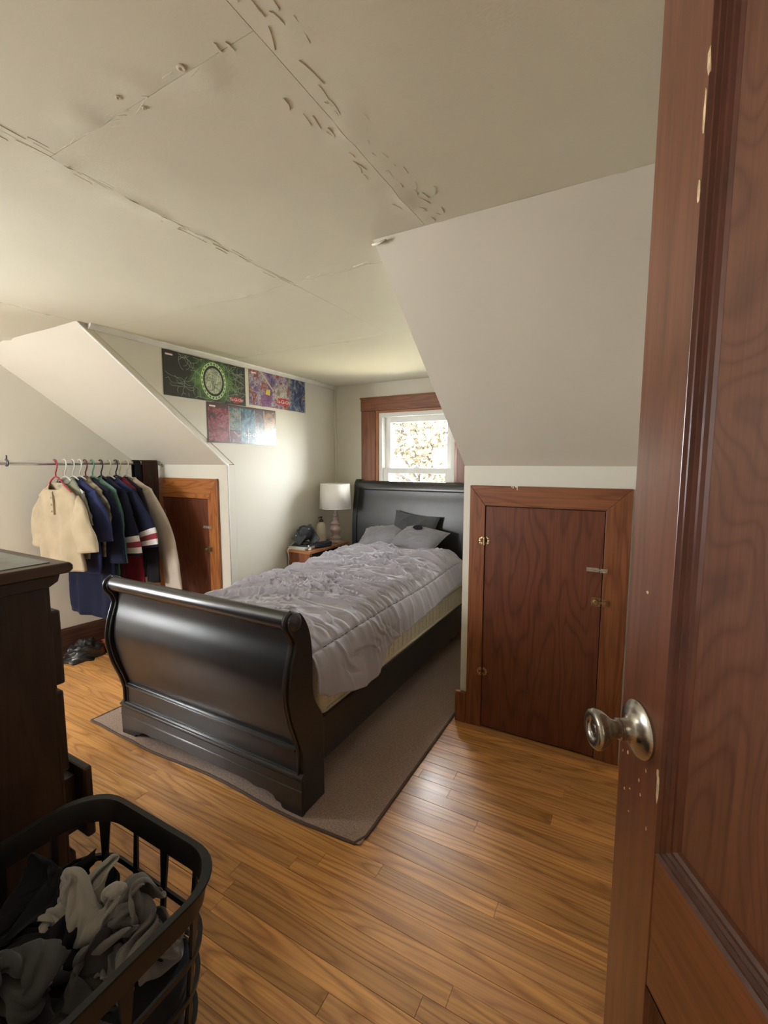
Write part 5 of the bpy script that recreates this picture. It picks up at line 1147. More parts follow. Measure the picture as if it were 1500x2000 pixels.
# ------------------------------------------------------------------ laundry: crumpled cloth shapes as vertex grids (steps along each row, in 255ths of the box)
CLOTH = {
 'dark_left': (36, [-1.0994, 0.2122, 0.3521], [-0.8124, 0.5154, 0.5489], [
107,62,112,25,10,13,-3,23,14,6,18,-13,6,19,14,4,16,6,-12,-8,-7,-4,8,-7,1,7,-7,-9,-6,2,6,-9,2,-17,1,-7,-9,-3,-15,3,-21,5,2,-16,-7,-6,-11,-20,2,-16,-11,-4,-7,14,-3,-6,-9,-2,-2,-18,0,-8,-4,-4,-9,13,15,-2,2,4,0,-19,15,-2,6,14,-3,11,8,-5,15,10,-5,14,-8,3,14,-3,1,16,7,-8,-2,0,-2,-15,9,-2,-10,7,0,20,16,-8,3,20,-5,0,
123,69,142,-6,22,-17,2,24,-1,7,15,19,12,11,24,-11,4,-14,0,7,-3,-8,-4,-5,6,7,-4,-6,4,-14,-1,-16,6,-9,-12,-12,-19,0,-11,5,-20,-6,1,-19,-3,5,-14,-7,-10,-6,-18,-2,-12,5,-2,-7,-9,-1,3,-14,-1,-9,1,1,-9,-5,10,7,17,10,-3,-2,12,-9,-1,13,1,12,12,5,8,11,-5,6,5,-4,12,-8,5,12,6,-2,11,5,-8,-8,8,3,-16,12,-9,6,16,-3,12,2,-15,-22,
106,87,140,1,27,-1,13,16,17,12,5,18,-15,6,-10,6,10,12,2,8,-6,-3,-1,-15,-8,-3,-10,-6,3,-20,-4,-18,7,-5,-18,-7,-18,-5,-16,3,-16,-17,5,-17,-7,-1,-17,9,-10,-3,-19,0,-6,-13,-2,-10,8,1,-4,-13,7,7,-11,9,-8,-3,8,5,15,11,4,14,0,-15,11,14,-1,10,11,1,9,11,3,1,11,1,-4,4,-2,14,-6,5,10,12,-4,3,11,-7,-4,15,-4,-10,-3,-16,-13,13,-6,-17,
98,113,158,13,18,12,16,3,20,-5,15,3,-10,0,-10,-4,4,-11,7,6,6,-2,0,-17,-5,6,-18,-4,-17,-1,-13,-5,-21,-11,-30,2,10,-12,-11,-7,-17,-14,-8,-11,-17,0,-21,4,-8,-3,-13,-4,9,-12,6,-3,-8,-1,-9,0,5,4,-13,16,0,-4,13,4,8,12,-4,12,3,-3,25,5,-3,21,9,0,8,9,3,-2,10,1,2,9,1,-2,6,5,8,6,-9,-6,16,-3,-5,-3,-16,-7,11,-8,-17,0,-18,-9,
99,131,186,19,3,18,-9,6,-19,-4,9,15,4,10,1,-5,-4,-13,2,9,-12,-3,3,-20,-5,-18,-3,-10,-10,-20,6,-21,6,-2,-18,-9,-14,-16,-23,-1,-21,-5,-13,-8,-14,1,8,-14,-12,-11,-6,-1,-3,-10,5,9,-7,10,0,-6,5,0,-14,13,1,13,15,0,12,16,0,6,7,-3,16,-4,-3,24,13,-1,-2,4,-5,-9,7,3,4,8,3,1,12,-4,1,10,3,-5,1,-16,8,6,-8,-21,2,-18,4,8,-2,-26,
112,148,217,-11,-9,-3,-6,5,-17,-2,9,-8,4,4,11,3,10,-12,-5,-10,-14,-8,5,-21,-7,-19,-14,2,-23,10,-2,-25,-7,-10,-14,-24,-6,-20,-9,-7,5,-24,-11,-8,-10,-1,8,-14,-4,-7,-6,1,-8,-8,9,2,-7,11,10,-5,13,5,-1,15,1,16,18,0,4,5,-3,19,5,-3,21,10,-4,15,1,2,-16,2,-7,-7,6,-5,-2,10,-2,0,9,5,1,11,-6,-6,-2,-15,8,5,-11,-20,15,-1,5,-2,-4,-22,
97,159,215,-8,-7,-8,-7,-8,-2,3,0,-15,-3,16,-3,3,12,-11,-7,-12,-13,5,-25,-1,-16,-15,-17,2,-24,2,-11,-9,-31,-9,-22,-7,-2,8,-26,-14,-9,-5,-3,-2,-12,4,6,-14,6,0,-8,3,-9,-7,7,3,11,17,5,4,13,7,-7,18,5,7,15,-2,10,4,-1,29,7,-2,16,8,-5,-6,7,-5,-3,-5,1,-11,4,-8,2,5,-4,-12,11,3,-7,0,-16,8,8,-13,-9,12,-2,-16,11,4,12,1,-4,-19,
86,147,219,3,8,2,-11,2,-7,-4,-1,-15,1,15,-2,-6,-17,-17,7,-21,-5,-17,-17,-19,-6,-25,0,-9,-2,-33,-12,-17,-17,5,9,-21,-12,-9,-9,5,4,-16,-5,-3,-10,-5,-8,-7,12,-1,-9,14,2,-6,10,6,15,17,7,16,14,-2,8,21,6,9,15,5,4,1,-3,22,9,-6,-2,7,-4,7,6,-6,-2,-4,2,-13,5,-9,-9,-5,1,-17,2,-11,-3,1,-17,6,12,-5,-15,14,4,-1,12,5,9,2,-4,-15,
82,140,227,-2,9,6,-8,-3,-14,-9,19,0,-1,-17,-19,5,-21,-14,-17,-9,-23,-11,-25,-3,-8,-1,-35,-14,-16,-21,9,13,-24,-4,-4,-21,-12,-6,-3,5,-4,-12,6,5,-6,5,-7,7,9,2,-13,16,4,5,19,5,3,19,1,11,13,5,20,12,3,22,14,-1,12,10,-3,7,8,-5,-5,-3,0,-13,7,-6,5,1,-10,-9,-6,3,-16,-14,-7,0,-1,-15,-8,13,-6,-11,15,-2,-6,10,1,17,10,5,-4,1,-6,-9,
76,140,247,-13,0,-12,-9,16,1,3,-15,-13,-2,-21,-24,-16,-2,-30,-17,-21,-12,1,0,-38,-18,-9,-25,13,9,-17,-12,-7,-16,-1,-3,-20,1,-6,-4,1,-7,-8,14,-1,-4,10,9,10,11,-1,16,19,-1,13,21,9,-3,21,8,-2,17,-2,13,10,4,22,11,2,18,8,-4,-1,6,-6,-6,-4,-2,-10,2,-6,-8,1,-8,-5,-15,2,5,-2,-7,-22,-10,-12,-8,14,-6,-7,14,-3,-4,13,-2,7,4,5,13,4,0,-6,
58,135,255,-13,15,0,6,-21,-25,-11,-11,-26,-10,4,-32,-20,-13,-24,8,0,-38,-16,-5,-25,0,-7,-24,13,5,-16,-2,-7,-8,-6,-1,-13,-1,-6,-2,6,-8,-4,17,6,-1,16,-1,9,15,4,24,15,5,25,21,2,8,21,5,1,16,6,1,15,-2,11,8,2,19,7,-4,-3,2,-5,-7,-7,-2,-8,0,-10,-3,-7,-1,-16,-11,-4,-10,-13,-10,11,3,-3,-25,13,-6,-8,11,-4,3,12,-1,2,-6,-4,13,7,6,1,
32,141,255,3,-18,-24,-2,11,-37,-22,-10,-19,-9,-7,-36,13,4,-35,-7,-7,-32,4,-5,-19,-10,0,-21,0,-8,-7,9,-1,-9,6,-4,3,-3,-6,-9,7,-2,29,21,4,3,17,9,-3,23,-2,9,19,6,27,14,3,22,19,-1,13,14,5,2,12,5,-5,8,-5,-5,7,-3,9,-1,-4,-7,-9,-3,-11,-7,-11,-11,-15,1,-1,-10,-12,5,-7,-1,-20,7,-2,-18,11,-8,9,8,-2,-4,10,-3,-2,-2,-2,14,-7,-2,6,
19,126,224,3,14,-27,-14,-6,-37,7,-3,-29,-14,0,-35,3,-7,-34,9,-2,-22,-7,-5,-10,5,-5,-10,-4,-4,-9,11,-3,4,6,-9,-8,6,-3,25,3,-1,30,22,0,5,25,12,-2,23,9,-1,20,0,11,18,3,20,13,2,16,11,-1,11,10,-1,-4,-1,3,-13,-1,-3,-8,8,-7,-1,-11,-3,-18,-11,-6,10,-17,-8,9,-11,-3,-20,-1,-3,-24,12,-2,-6,3,-5,12,6,-3,-12,7,-4,6,4,-1,17,-10,-1,-4,
8,148,199,-8,-3,-38,14,0,-37,-9,-3,-36,11,-3,-28,-2,-7,-25,-12,-4,-13,6,-4,-10,2,-7,-8,9,-6,0,10,-5,8,-4,-4,24,10,-2,20,21,0,4,17,5,22,27,4,7,22,8,5,21,7,2,16,4,4,12,-1,7,10,-5,3,8,-1,10,-1,-3,-16,-9,3,-10,-5,-7,-14,-11,-1,-1,-8,-9,22,-9,-5,-19,-16,2,-18,8,-13,0,8,4,-15,7,-7,2,0,-5,11,9,0,-9,4,-9,-2,0,-2,20,
18,154,154,-13,7,-35,-4,-10,-34,9,-5,-29,-8,-7,-20,2,-2,-24,10,-5,7,3,-6,4,1,-8,-3,11,-3,-10,-5,-5,22,18,-4,8,14,0,32,25,9,-11,22,3,24,17,0,23,24,2,11,19,7,-3,13,8,-2,10,2,-6,8,-5,4,5,-6,-3,-3,-5,-12,-9,3,-17,-17,-1,-1,-11,-6,17,-3,-13,-18,-17,0,-13,-2,-14,3,12,3,4,5,-3,-11,8,1,-10,1,-4,11,2,-8,6,8,-1,-12,6,-10,12,
20,162,115,-6,-7,-32,-14,5,-30,2,-10,-25,9,-7,-10,1,-4,-18,6,-6,2,6,-6,7,10,-3,15,-7,-5,19,17,-5,3,7,-2,36,28,8,-5,25,7,-1,24,1,13,19,1,20,18,0,19,17,-2,5,12,3,-10,4,11,-6,-1,1,-11,8,-10,-5,-8,-3,-12,-18,4,-5,-11,-6,13,-10,-7,-21,-12,-12,-10,-11,-11,-16,13,-3,8,10,8,5,0,-8,9,6,-2,-5,8,-4,-7,-4,-1,15,-2,-12,-5,12,-2,14,
24,161,79,-14,5,-24,4,-12,-12,-4,7,-24,5,-7,-17,7,-8,-1,5,-6,5,5,-6,18,-4,-5,22,20,-5,-7,3,1,35,24,-2,17,28,-1,7,25,9,3,19,7,9,22,3,1,13,-7,11,15,1,16,10,-3,-9,4,1,-15,-5,12,-6,-4,-6,-18,-15,-4,-5,-12,3,12,-18,-9,-12,-15,-12,-6,-13,-6,-18,16,-4,-12,14,-4,0,11,-7,8,2,-2,11,-5,6,10,8,-7,-1,3,-11,0,-14,-1,6,3,-8,11,
20,174,67,3,-14,-19,-3,-1,-21,-3,-10,-2,5,-3,-11,9,3,-3,4,-5,14,-4,-4,25,15,-8,-16,10,4,35,24,-7,1,23,2,25,20,-2,22,28,3,10,19,6,0,17,3,1,12,2,-1,10,-7,-3,9,5,1,1,-3,-17,-8,0,-15,-20,5,3,-15,1,-12,-16,-3,11,-18,-12,-12,-15,-8,-16,16,-5,-10,15,-6,4,10,-6,5,11,2,-4,5,-5,4,-4,-3,10,-2,-1,13,1,-13,2,-12,5,-1,4,-10,16,
14,173,46,6,-7,-18,4,-7,-18,4,-5,11,-4,-2,12,7,-3,6,12,2,12,4,-7,-23,11,2,31,22,-6,8,21,-3,26,28,3,13,21,-3,23,19,2,11,21,2,4,16,1,0,10,-2,-12,-4,8,-7,5,2,-10,4,-4,-16,-20,-1,4,-15,7,-11,-22,-2,4,-25,-11,-4,6,-5,-20,-2,-12,-14,18,-5,-6,14,-4,3,4,4,17,6,-3,10,3,-8,6,4,-8,-7,-6,-7,8,-9,-5,17,-4,11,-8,-3,-10,18,
18,180,36,1,-7,-19,9,-3,-4,6,-5,4,2,-5,14,2,0,19,8,-4,-27,14,0,27,21,-9,12,17,3,32,22,-3,18,23,-3,17,26,1,-5,21,0,5,13,4,13,11,-2,-7,8,1,6,3,2,-16,-2,2,-18,-15,-1,-5,-19,1,-2,-19,0,-18,-22,0,7,-19,-14,-16,2,-11,-30,25,2,16,17,-6,8,13,-4,3,4,-11,-6,5,-3,10,4,5,9,-6,-3,13,1,-12,0,-7,-7,15,-6,13,-5,-12,-7,21,
28,180,43,-1,1,-14,3,-8,5,3,-4,11,8,0,9,7,1,-22,19,-9,-7,14,-6,23,17,1,27,22,-9,23,19,7,17,22,0,24,21,-4,2,14,4,-13,17,-1,-4,7,3,17,8,3,-2,-2,3,-22,-11,-3,-12,-18,-4,-15,-18,4,3,-26,0,-6,-20,-10,-13,-3,-9,-25,17,-7,-9,25,-11,6,20,0,13,3,-11,-5,8,-5,-2,-1,-8,5,5,1,14,-2,7,16,-3,-4,17,-7,-13,12,-9,14,-1,-12,-2,20,
39,188,51,0,-1,-16,4,-7,-2,0,-1,15,11,-4,3,11,-8,-4,22,0,-18,15,-11,19,15,-6,24,19,-3,24,21,4,22,19,8,16,18,-1,11,13,-1,-8,8,3,-14,10,-1,3,-2,8,5,-7,-1,-19,-9,-1,-20,-20,-5,-8,-25,5,-2,-25,-3,-2,-12,-12,-24,27,-11,6,21,-8,-10,15,-6,-11,18,-7,6,3,0,19,5,-6,6,2,-4,-14,0,-9,-3,-6,-3,23,-5,-3,18,-2,-2,28,-9,15,-1,-18,2,21,
53,185,49,-2,9,0,4,-1,-14,4,-6,-6,7,-10,0,13,-6,7,13,-6,16,20,2,9,11,-8,26,21,-4,15,23,-5,9,19,5,16,11,12,12,13,1,0,3,-11,0,3,4,-11,-2,7,-7,-4,5,-18,-16,-2,-17,-19,-7,-12,-23,-5,-4,-29,2,-4,23,-10,-3,23,-13,-1,20,-7,-3,17,1,-18,12,-8,10,3,-13,-5,3,6,13,-1,-2,13,1,-8,-12,-3,-14,6,-8,-4,27,0,5,30,-14,12,14,-17,8,15,
63,179,69,-4,2,-12,5,7,-8,5,2,-11,11,-8,-3,1,-7,19,7,-11,16,22,2,10,17,1,13,22,-6,6,21,-4,8,19,-1,6,3,14,13,14,-3,-1,-2,-9,1,6,0,-11,-7,6,-8,-9,13,-6,-11,1,-26,-22,-7,-8,-22,-2,6,-10,-15,-26,23,-12,-2,27,-6,1,22,-2,6,21,-2,-6,10,-11,-1,-1,-9,-10,0,-1,13,1,3,13,-3,-4,14,2,-14,-7,-16,4,21,-9,4,28,-3,12,28,-17,4,17,
82,182,75,-10,-5,-6,0,-1,-14,6,4,-9,11,4,-3,3,-9,10,-3,-4,26,16,-5,14,19,-3,14,20,-2,6,20,-1,9,14,-7,-9,13,8,2,5,9,-3,-1,-10,-2,2,1,-10,-9,7,0,-5,8,-14,-13,9,-20,-21,-9,-8,-25,-5,6,22,-13,-15,22,-11,-9,25,-4,5,20,-5,-6,17,-1,10,5,-11,-17,5,-6,3,-1,-8,5,2,0,13,-4,0,17,0,-15,9,-13,-4,20,-14,21,13,-13,11,26,-5,3,35,
85,201,76,-2,-10,2,-6,-10,-6,2,5,-11,2,-4,-11,10,3,9,-1,-5,17,12,-3,14,14,-4,13,17,-3,12,18,0,4,16,-3,-3,10,-5,-14,3,8,13,3,4,-7,-4,-8,-9,-5,3,-13,-4,14,0,-13,3,-13,-16,-1,-22,-10,-18,3,24,-11,-10,20,-9,11,21,5,-16,21,-4,-3,17,-7,-1,8,-9,-5,1,-4,12,-1,-8,5,8,-7,-3,-4,-6,21,-5,-2,23,-16,-2,5,-9,6,32,-9,20,21,-9,8,31,
80,212,81,-1,-12,5,-5,-9,-6,-4,-5,-9,0,0,-15,9,2,-7,7,2,16,10,-3,6,14,-9,11,15,-3,13,10,3,18,16,-1,-3,6,-12,-6,10,5,-5,1,10,9,0,3,-9,-6,-7,0,-5,-2,-18,-11,4,-13,-16,5,-18,14,-13,-1,20,-10,-6,13,-9,24,21,-1,-15,20,3,-6,17,-4,-6,9,-9,-2,7,-8,-3,1,-6,8,-4,-6,12,6,-8,11,-12,3,24,-24,-2,2,6,2,32,-9,14,35,-11,17,20,
74,222,92,-4,-11,-9,-1,-16,9,-5,-7,-8,2,3,-10,3,1,-11,5,2,-13,12,-1,-1,12,-4,10,12,-5,14,4,0,23,14,3,10,14,-6,-9,0,-13,-4,7,6,-2,2,9,3,3,3,-8,-7,-6,-6,-13,-2,-14,-10,-4,-24,23,-6,-7,19,1,9,16,-12,12,10,-17,7,17,10,-3,18,0,-6,14,-2,-2,6,-8,-1,6,-4,3,2,-7,4,-10,-8,5,-11,3,26,-21,-3,9,19,3,30,-7,12,33,-12,14,29,
84,225,102,-17,-8,-9,-7,-16,0,-2,-15,2,-3,7,-15,2,9,-6,1,2,-13,7,-4,-13,13,0,4,14,-1,6,10,-2,8,5,-1,26,16,1,4,6,-11,-10,-1,-11,-5,6,9,2,6,8,-2,3,-5,-11,-11,2,-9,-4,-4,-21,17,-5,-9,12,-2,19,13,-14,9,13,-13,13,14,-11,-4,12,3,-16,15,-1,3,8,0,6,5,-6,6,4,-6,5,-9,-4,-12,-5,-7,21,-13,11,14,8,-2,31,-7,14,29,-5,17,25,
86,229,119,-16,-13,-11,-18,-10,-8,-5,-18,-4,-1,-2,-25,0,9,15,-2,2,-12,2,-5,-16,8,5,6,13,4,2,13,6,-1,11,1,-6,8,-1,24,16,-1,-4,0,-15,-5,8,-8,-8,4,9,3,9,4,-4,4,-2,-13,-6,3,-13,11,-5,2,10,-5,-10,10,-6,17,12,-10,13,10,-13,12,7,-12,3,8,-8,-7,9,-4,-8,8,-3,-3,5,-6,6,-8,-2,8,12,7,0,-6,8,23,7,-4,25,-4,11,30,-14,16,16,
94,228,135,-23,-9,-10,-21,-9,-12,-10,-13,-23,-8,-13,-17,-2,16,11,4,9,-3,-5,-5,-9,1,-2,-14,9,8,9,15,1,8,15,2,-6,16,3,-12,12,1,19,14,-9,-12,-1,-12,-7,12,-7,-7,1,8,12,9,1,4,7,4,-11,1,7,-11,10,-5,-6,11,-6,-6,9,-7,5,12,-11,9,7,-11,11,6,-9,17,8,-7,2,7,-6,0,5,-4,-6,-6,-6,6,9,2,9,13,6,0,0,-3,28,2,5,25,-9,12,26,
104,223,130,-25,-11,-7,-23,-10,-4,-23,-7,-20,-9,-15,-18,-7,18,-3,5,5,15,-9,4,-9,-4,-3,-11,9,0,-16,10,6,8,18,6,3,15,-3,-12,16,11,7,20,-2,-6,15,-15,-11,2,-13,-11,11,6,13,-1,6,16,6,4,9,4,-6,-1,8,2,3,7,3,-10,5,4,-20,13,-7,0,12,-9,2,9,-10,4,10,-11,6,8,-7,6,8,-6,6,-1,-10,9,-1,-3,10,9,3,-5,10,-2,18,3,3,20,1,6,28,
100,221,144,-11,-13,-28,-26,-13,-1,-24,-8,-14,-21,-8,-11,3,19,0,-14,4,-3,-7,12,0,1,6,-7,3,-8,-13,10,2,-13,12,-3,-2,18,7,0,20,1,-6,20,8,-2,15,-20,0,11,-6,-20,18,6,12,-6,7,20,-4,-5,17,3,6,14,6,1,9,9,2,-2,1,3,-14,8,3,-18,12,-4,-4,12,-9,2,10,-14,4,11,-12,6,6,-9,3,6,-10,5,6,-5,5,7,-2,10,10,0,5,9,1,7,1,3,19,
95,223,158,-7,-19,-26,-13,-13,-22,-24,-9,-8,-25,-9,-8,-2,18,7,-18,9,-2,-1,14,-2,-1,10,-6,9,-2,-11,1,-9,-2,4,8,-19,9,-2,-17,23,-1,-8,20,11,1,14,-22,5,19,1,-21,22,11,16,7,-1,32,-16,2,16,-5,2,20,3,5,8,8,1,8,5,6,-6,3,2,-15,6,1,-19,16,-6,-10,11,-12,4,10,-14,6,13,-12,5,12,-9,-4,6,-8,-1,10,-7,1,8,-3,8,5,-4,-6,5,1,10,
85,229,156,-5,-18,-15,-5,-19,-10,-12,-15,-24,-22,-7,-3,-23,11,3,0,19,0,-12,6,3,-1,15,-4,10,3,-10,-2,-7,-4,7,-1,-16,10,6,-18,12,8,-19,21,-1,-18,10,-21,12,22,9,-16,18,5,21,18,7,27,-14,2,26,-14,1,15,-1,1,19,5,4,10,5,8,-1,1,1,-14,3,0,-17,12,-1,-14,20,-6,-8,12,-13,5,17,-13,-1,15,-14,2,11,-11,1,6,-12,3,13,-1,-5,1,-4,-13,-1,-6,-3,
79,236,154,-4,-14,-13,-5,-19,-6,-4,-19,-5,-10,-16,-25,-20,5,9,-18,12,3,3,14,-3,-8,11,3,7,6,-10,5,-1,-9,3,1,-12,4,8,-15,14,7,-17,5,0,-30,12,-23,0,23,14,-8,23,9,20,15,-9,31,-10,15,16,-4,0,27,-13,6,14,-3,1,19,5,8,4,0,2,-14,5,1,-13,8,-1,-16,19,-3,-9,19,-10,-1,17,-12,-4,18,-16,0,15,-16,6,7,-16,7,9,2,-18,-5,-5,-15,7,4,-8]),
 'grey_right': (36, [-0.9897, 0.2684, 0.3588], [-0.7649, 0.5375, 0.5732], [
83,242,147,2,0,-10,4,-11,11,7,11,8,18,-6,0,15,-15,7,1,-12,24,-2,-4,29,-1,-13,17,-9,-9,16,-14,0,-14,10,-6,6,0,-4,11,-5,-7,3,-1,-11,-6,-8,-12,-8,14,7,-14,11,-14,-11,-3,3,-23,-3,-10,-16,18,6,-1,12,7,6,-2,-4,-15,-12,-2,-4,-5,-8,12,13,-2,12,-6,-18,-6,-19,-6,-25,-17,-22,-14,-20,-20,-22,-12,-19,-22,3,-2,-44,-17,-20,-7,11,-19,0,25,11,18,-9,12,2,
70,241,153,9,6,-10,11,-13,-7,6,-3,26,12,-13,-15,8,-10,29,-4,3,31,-2,-16,15,0,3,23,-16,-12,10,7,-10,-3,0,2,-11,9,-4,0,5,-10,6,-5,-11,-8,-13,-12,-12,18,6,-12,19,-7,-12,-5,-6,-17,-3,-1,-22,11,11,7,6,-7,0,-3,-11,2,-13,-3,-8,-15,2,1,5,-11,15,-7,-15,-9,-8,-23,-7,-16,-20,-22,-32,2,-26,26,-4,-12,-4,-17,-19,-11,-6,-34,0,-19,-18,12,-9,24,7,2,13,
60,240,147,10,-1,-16,5,-11,19,23,-8,-10,0,-13,30,0,9,29,-4,-17,20,2,1,23,-2,-14,-9,-12,-8,9,3,-7,6,7,-4,-2,11,3,-9,-1,-6,13,-5,-9,-18,-3,-11,-16,22,-8,-11,11,9,-11,7,-4,-16,-16,-1,-9,9,-4,-4,6,-3,-9,-9,-9,2,-7,-8,-13,1,-1,14,-13,-4,4,-18,-19,-9,-11,-18,-2,-25,-28,-16,-2,-4,-28,13,6,-16,24,4,-10,-2,-15,-19,-1,-6,-22,5,-20,0,15,-1,9,
55,238,127,10,-14,17,23,-8,-11,-4,7,33,-9,-14,27,3,4,27,-5,-13,22,7,-5,-20,0,-10,3,-3,-12,3,0,-7,6,5,-4,8,13,2,-11,18,0,5,-12,-4,-17,-1,-12,-18,14,-14,-6,12,15,-13,8,-4,-19,-14,-6,-5,6,0,-3,-8,-2,-4,3,-11,-14,-3,2,16,-11,-12,-10,-8,-16,-1,-16,-17,-6,-32,-9,6,-20,-18,0,-1,-27,-33,27,14,-39,15,8,-4,30,3,5,3,-11,-9,-9,-16,-10,-20,-12,1,
52,224,129,28,-13,-2,-3,-3,34,-14,14,27,-6,-4,34,1,-17,17,3,-18,-17,11,-4,-4,-1,-7,-10,7,-4,6,0,-8,8,7,-3,11,4,16,1,25,-1,-8,1,-17,-14,-2,-12,-15,-8,-3,-14,14,7,-12,1,-6,-13,0,6,-10,2,-10,-9,-4,-9,-5,-14,2,5,-6,-4,21,-7,-15,-7,-15,-14,-10,-4,-10,-8,-11,-12,-9,-19,-2,-1,-14,-18,-17,19,-2,-16,19,7,-12,26,3,-6,31,-3,6,-24,-22,3,-2,-6,-13,
71,203,121,-4,-2,35,-16,15,28,-8,-1,32,9,-23,-2,-6,-13,20,11,-14,-2,10,-6,-7,-2,1,-9,3,4,-11,10,-7,4,8,-3,12,2,22,1,20,-12,-2,20,-7,-8,-18,-2,-19,3,-8,-20,3,-5,-16,2,3,-13,7,-2,-8,-7,-2,-10,-13,-2,0,5,5,21,-15,-13,0,-4,-14,-3,-12,-5,3,-6,-10,-16,-10,-17,-20,1,-5,-28,-7,-8,-5,3,-5,19,11,-5,0,18,2,-6,23,1,2,-3,-14,3,-10,13,21,
49,208,151,-5,-11,32,-21,15,26,5,-20,12,11,-25,4,9,-1,-17,6,-13,1,8,-9,6,12,1,1,-8,8,-7,13,7,-11,11,3,14,11,9,13,20,-5,-13,12,-8,-14,-19,-6,-19,-2,-3,-24,6,-2,-17,7,-4,-8,3,12,0,-13,-2,-5,1,-13,-13,-14,2,21,-10,-17,-4,-15,-20,-10,-11,4,4,-10,-5,3,-9,-17,-22,0,-3,-27,20,-11,-19,13,-2,11,1,3,21,2,-2,24,21,0,-2,18,-15,3,-2,2,-14,
33,193,175,-22,12,24,22,-20,1,-11,-22,11,14,-16,0,9,-1,-15,13,1,-5,-3,-7,7,12,-1,12,6,12,-12,-6,15,-1,21,10,15,21,1,2,13,-12,-18,12,-11,-15,-18,-4,-19,4,6,-16,7,-2,-4,12,-12,-3,8,0,-17,-17,3,-8,-20,3,-9,-10,-14,9,-16,2,25,-13,-17,-23,-16,0,-6,-16,-2,3,-2,-13,-20,9,-7,-18,24,-12,-11,4,3,-16,17,-6,17,5,-7,24,15,-1,11,23,-12,12,2,-16,11,
0,199,184,30,-16,1,-17,-19,6,11,-23,-4,10,-12,5,13,-4,-7,8,7,2,12,7,2,-4,-6,12,3,17,-11,7,22,-4,20,13,20,27,-11,-2,17,-9,-17,-14,-4,-14,11,-10,-11,-1,0,-19,-5,-3,-9,13,-8,-6,6,-17,-6,-19,4,-2,-5,11,-15,-12,-11,8,-19,5,3,-21,2,16,-20,-4,-9,-4,0,-22,-5,-7,-18,0,-11,-17,20,-11,-4,16,1,4,13,-11,12,12,-6,10,15,-12,7,22,-20,-3,8,14,31,
27,184,167,-9,-24,7,23,-5,14,6,-17,-10,-6,-7,-9,5,-8,-2,10,3,9,8,1,11,10,7,19,4,17,-16,10,21,2,23,19,13,22,-12,-2,-5,-9,-27,11,-11,-10,-14,-1,-14,-5,-14,-4,9,-9,-6,11,-5,-3,-10,-11,-12,-19,4,-16,13,2,-9,-7,9,16,-18,-9,-9,-5,13,-4,-21,-4,12,-11,1,-19,-7,-2,-22,7,-11,-11,2,-17,11,7,-19,4,11,1,14,16,0,11,20,-8,8,28,-15,-30,-2,5,15,
21,162,158,26,-3,19,11,-15,-3,-2,-8,-7,-4,-5,-18,3,3,8,-2,-10,4,13,9,17,14,-4,23,6,24,5,15,20,-9,23,22,-6,22,-18,-5,-5,-10,-18,-11,-12,-18,-2,-13,-3,8,-8,6,6,-9,-4,-13,-6,-2,-6,-6,-22,0,5,-21,-3,-5,-14,-3,14,11,-16,-7,-6,9,20,-5,-14,-5,7,-15,-7,11,-12,-1,-18,-3,-9,-9,11,-14,0,-9,-9,14,5,-13,7,21,4,24,19,0,0,22,-11,-36,16,13,-2,
50,163,155,17,-12,17,-15,-7,-14,-12,1,-10,-4,-6,4,10,-6,-2,17,-8,4,1,-3,25,14,18,10,24,16,11,23,26,-15,17,12,-8,14,-17,-5,-5,-20,-4,-14,-8,-8,0,-20,-13,1,-18,-10,-1,-11,8,-15,-4,-4,11,5,-14,6,10,-21,12,3,-16,-30,11,3,-12,-10,-8,4,16,8,-14,0,-13,-10,-5,20,5,-9,6,-4,-8,-12,0,-8,7,-16,7,2,3,-11,0,12,2,21,21,-8,-15,19,-7,-8,17,13,1,
69,157,161,-6,-13,-5,-10,-7,-14,-10,4,-8,-4,-8,7,3,-10,15,22,-7,5,10,18,16,21,5,17,8,25,-8,20,29,-7,24,-19,-20,10,-20,-4,3,-13,20,-21,-12,-13,2,-14,-22,7,-22,-24,-5,-9,9,-11,-4,-3,3,12,-7,16,11,-12,-8,14,-3,5,-2,-20,-21,3,1,-15,10,-6,-5,-17,3,-15,15,1,0,-10,11,11,-10,-7,8,-6,9,-4,9,19,-9,8,9,-6,-6,6,12,-9,-18,29,-9,-3,6,-3,-19,
64,141,161,0,2,-22,-11,0,-9,-2,-8,-3,-7,-9,8,3,-10,13,20,-9,25,17,18,10,14,24,-2,17,25,-8,17,18,-7,7,-25,-9,9,-27,-3,2,-32,18,-5,-4,-18,6,-15,-24,4,-11,-19,-3,-4,-14,0,16,8,-4,13,7,-3,11,0,-12,10,-6,7,10,-19,-3,-12,-16,-13,10,-5,-4,-19,1,-16,9,2,-10,-10,5,3,-12,2,18,7,7,9,7,13,-10,5,17,-11,1,24,6,-12,-8,8,-9,-21,24,-5,-1,
66,131,160,-1,3,-21,-3,6,-6,-1,-8,-3,-8,-10,4,12,-11,12,17,-3,24,8,26,4,4,33,8,15,22,-7,25,-15,-20,7,-27,-8,10,-29,1,6,-27,10,-11,-14,-14,14,-8,-22,3,-5,-16,3,2,-15,0,21,-4,-10,28,18,-10,20,7,-5,4,-2,9,4,-14,-29,-12,-13,1,11,-19,-14,-19,-4,-10,-11,5,-16,7,-1,5,-18,-1,22,-6,5,18,9,16,2,7,15,-7,0,18,1,-4,-1,0,-6,5,-7,-9,1,
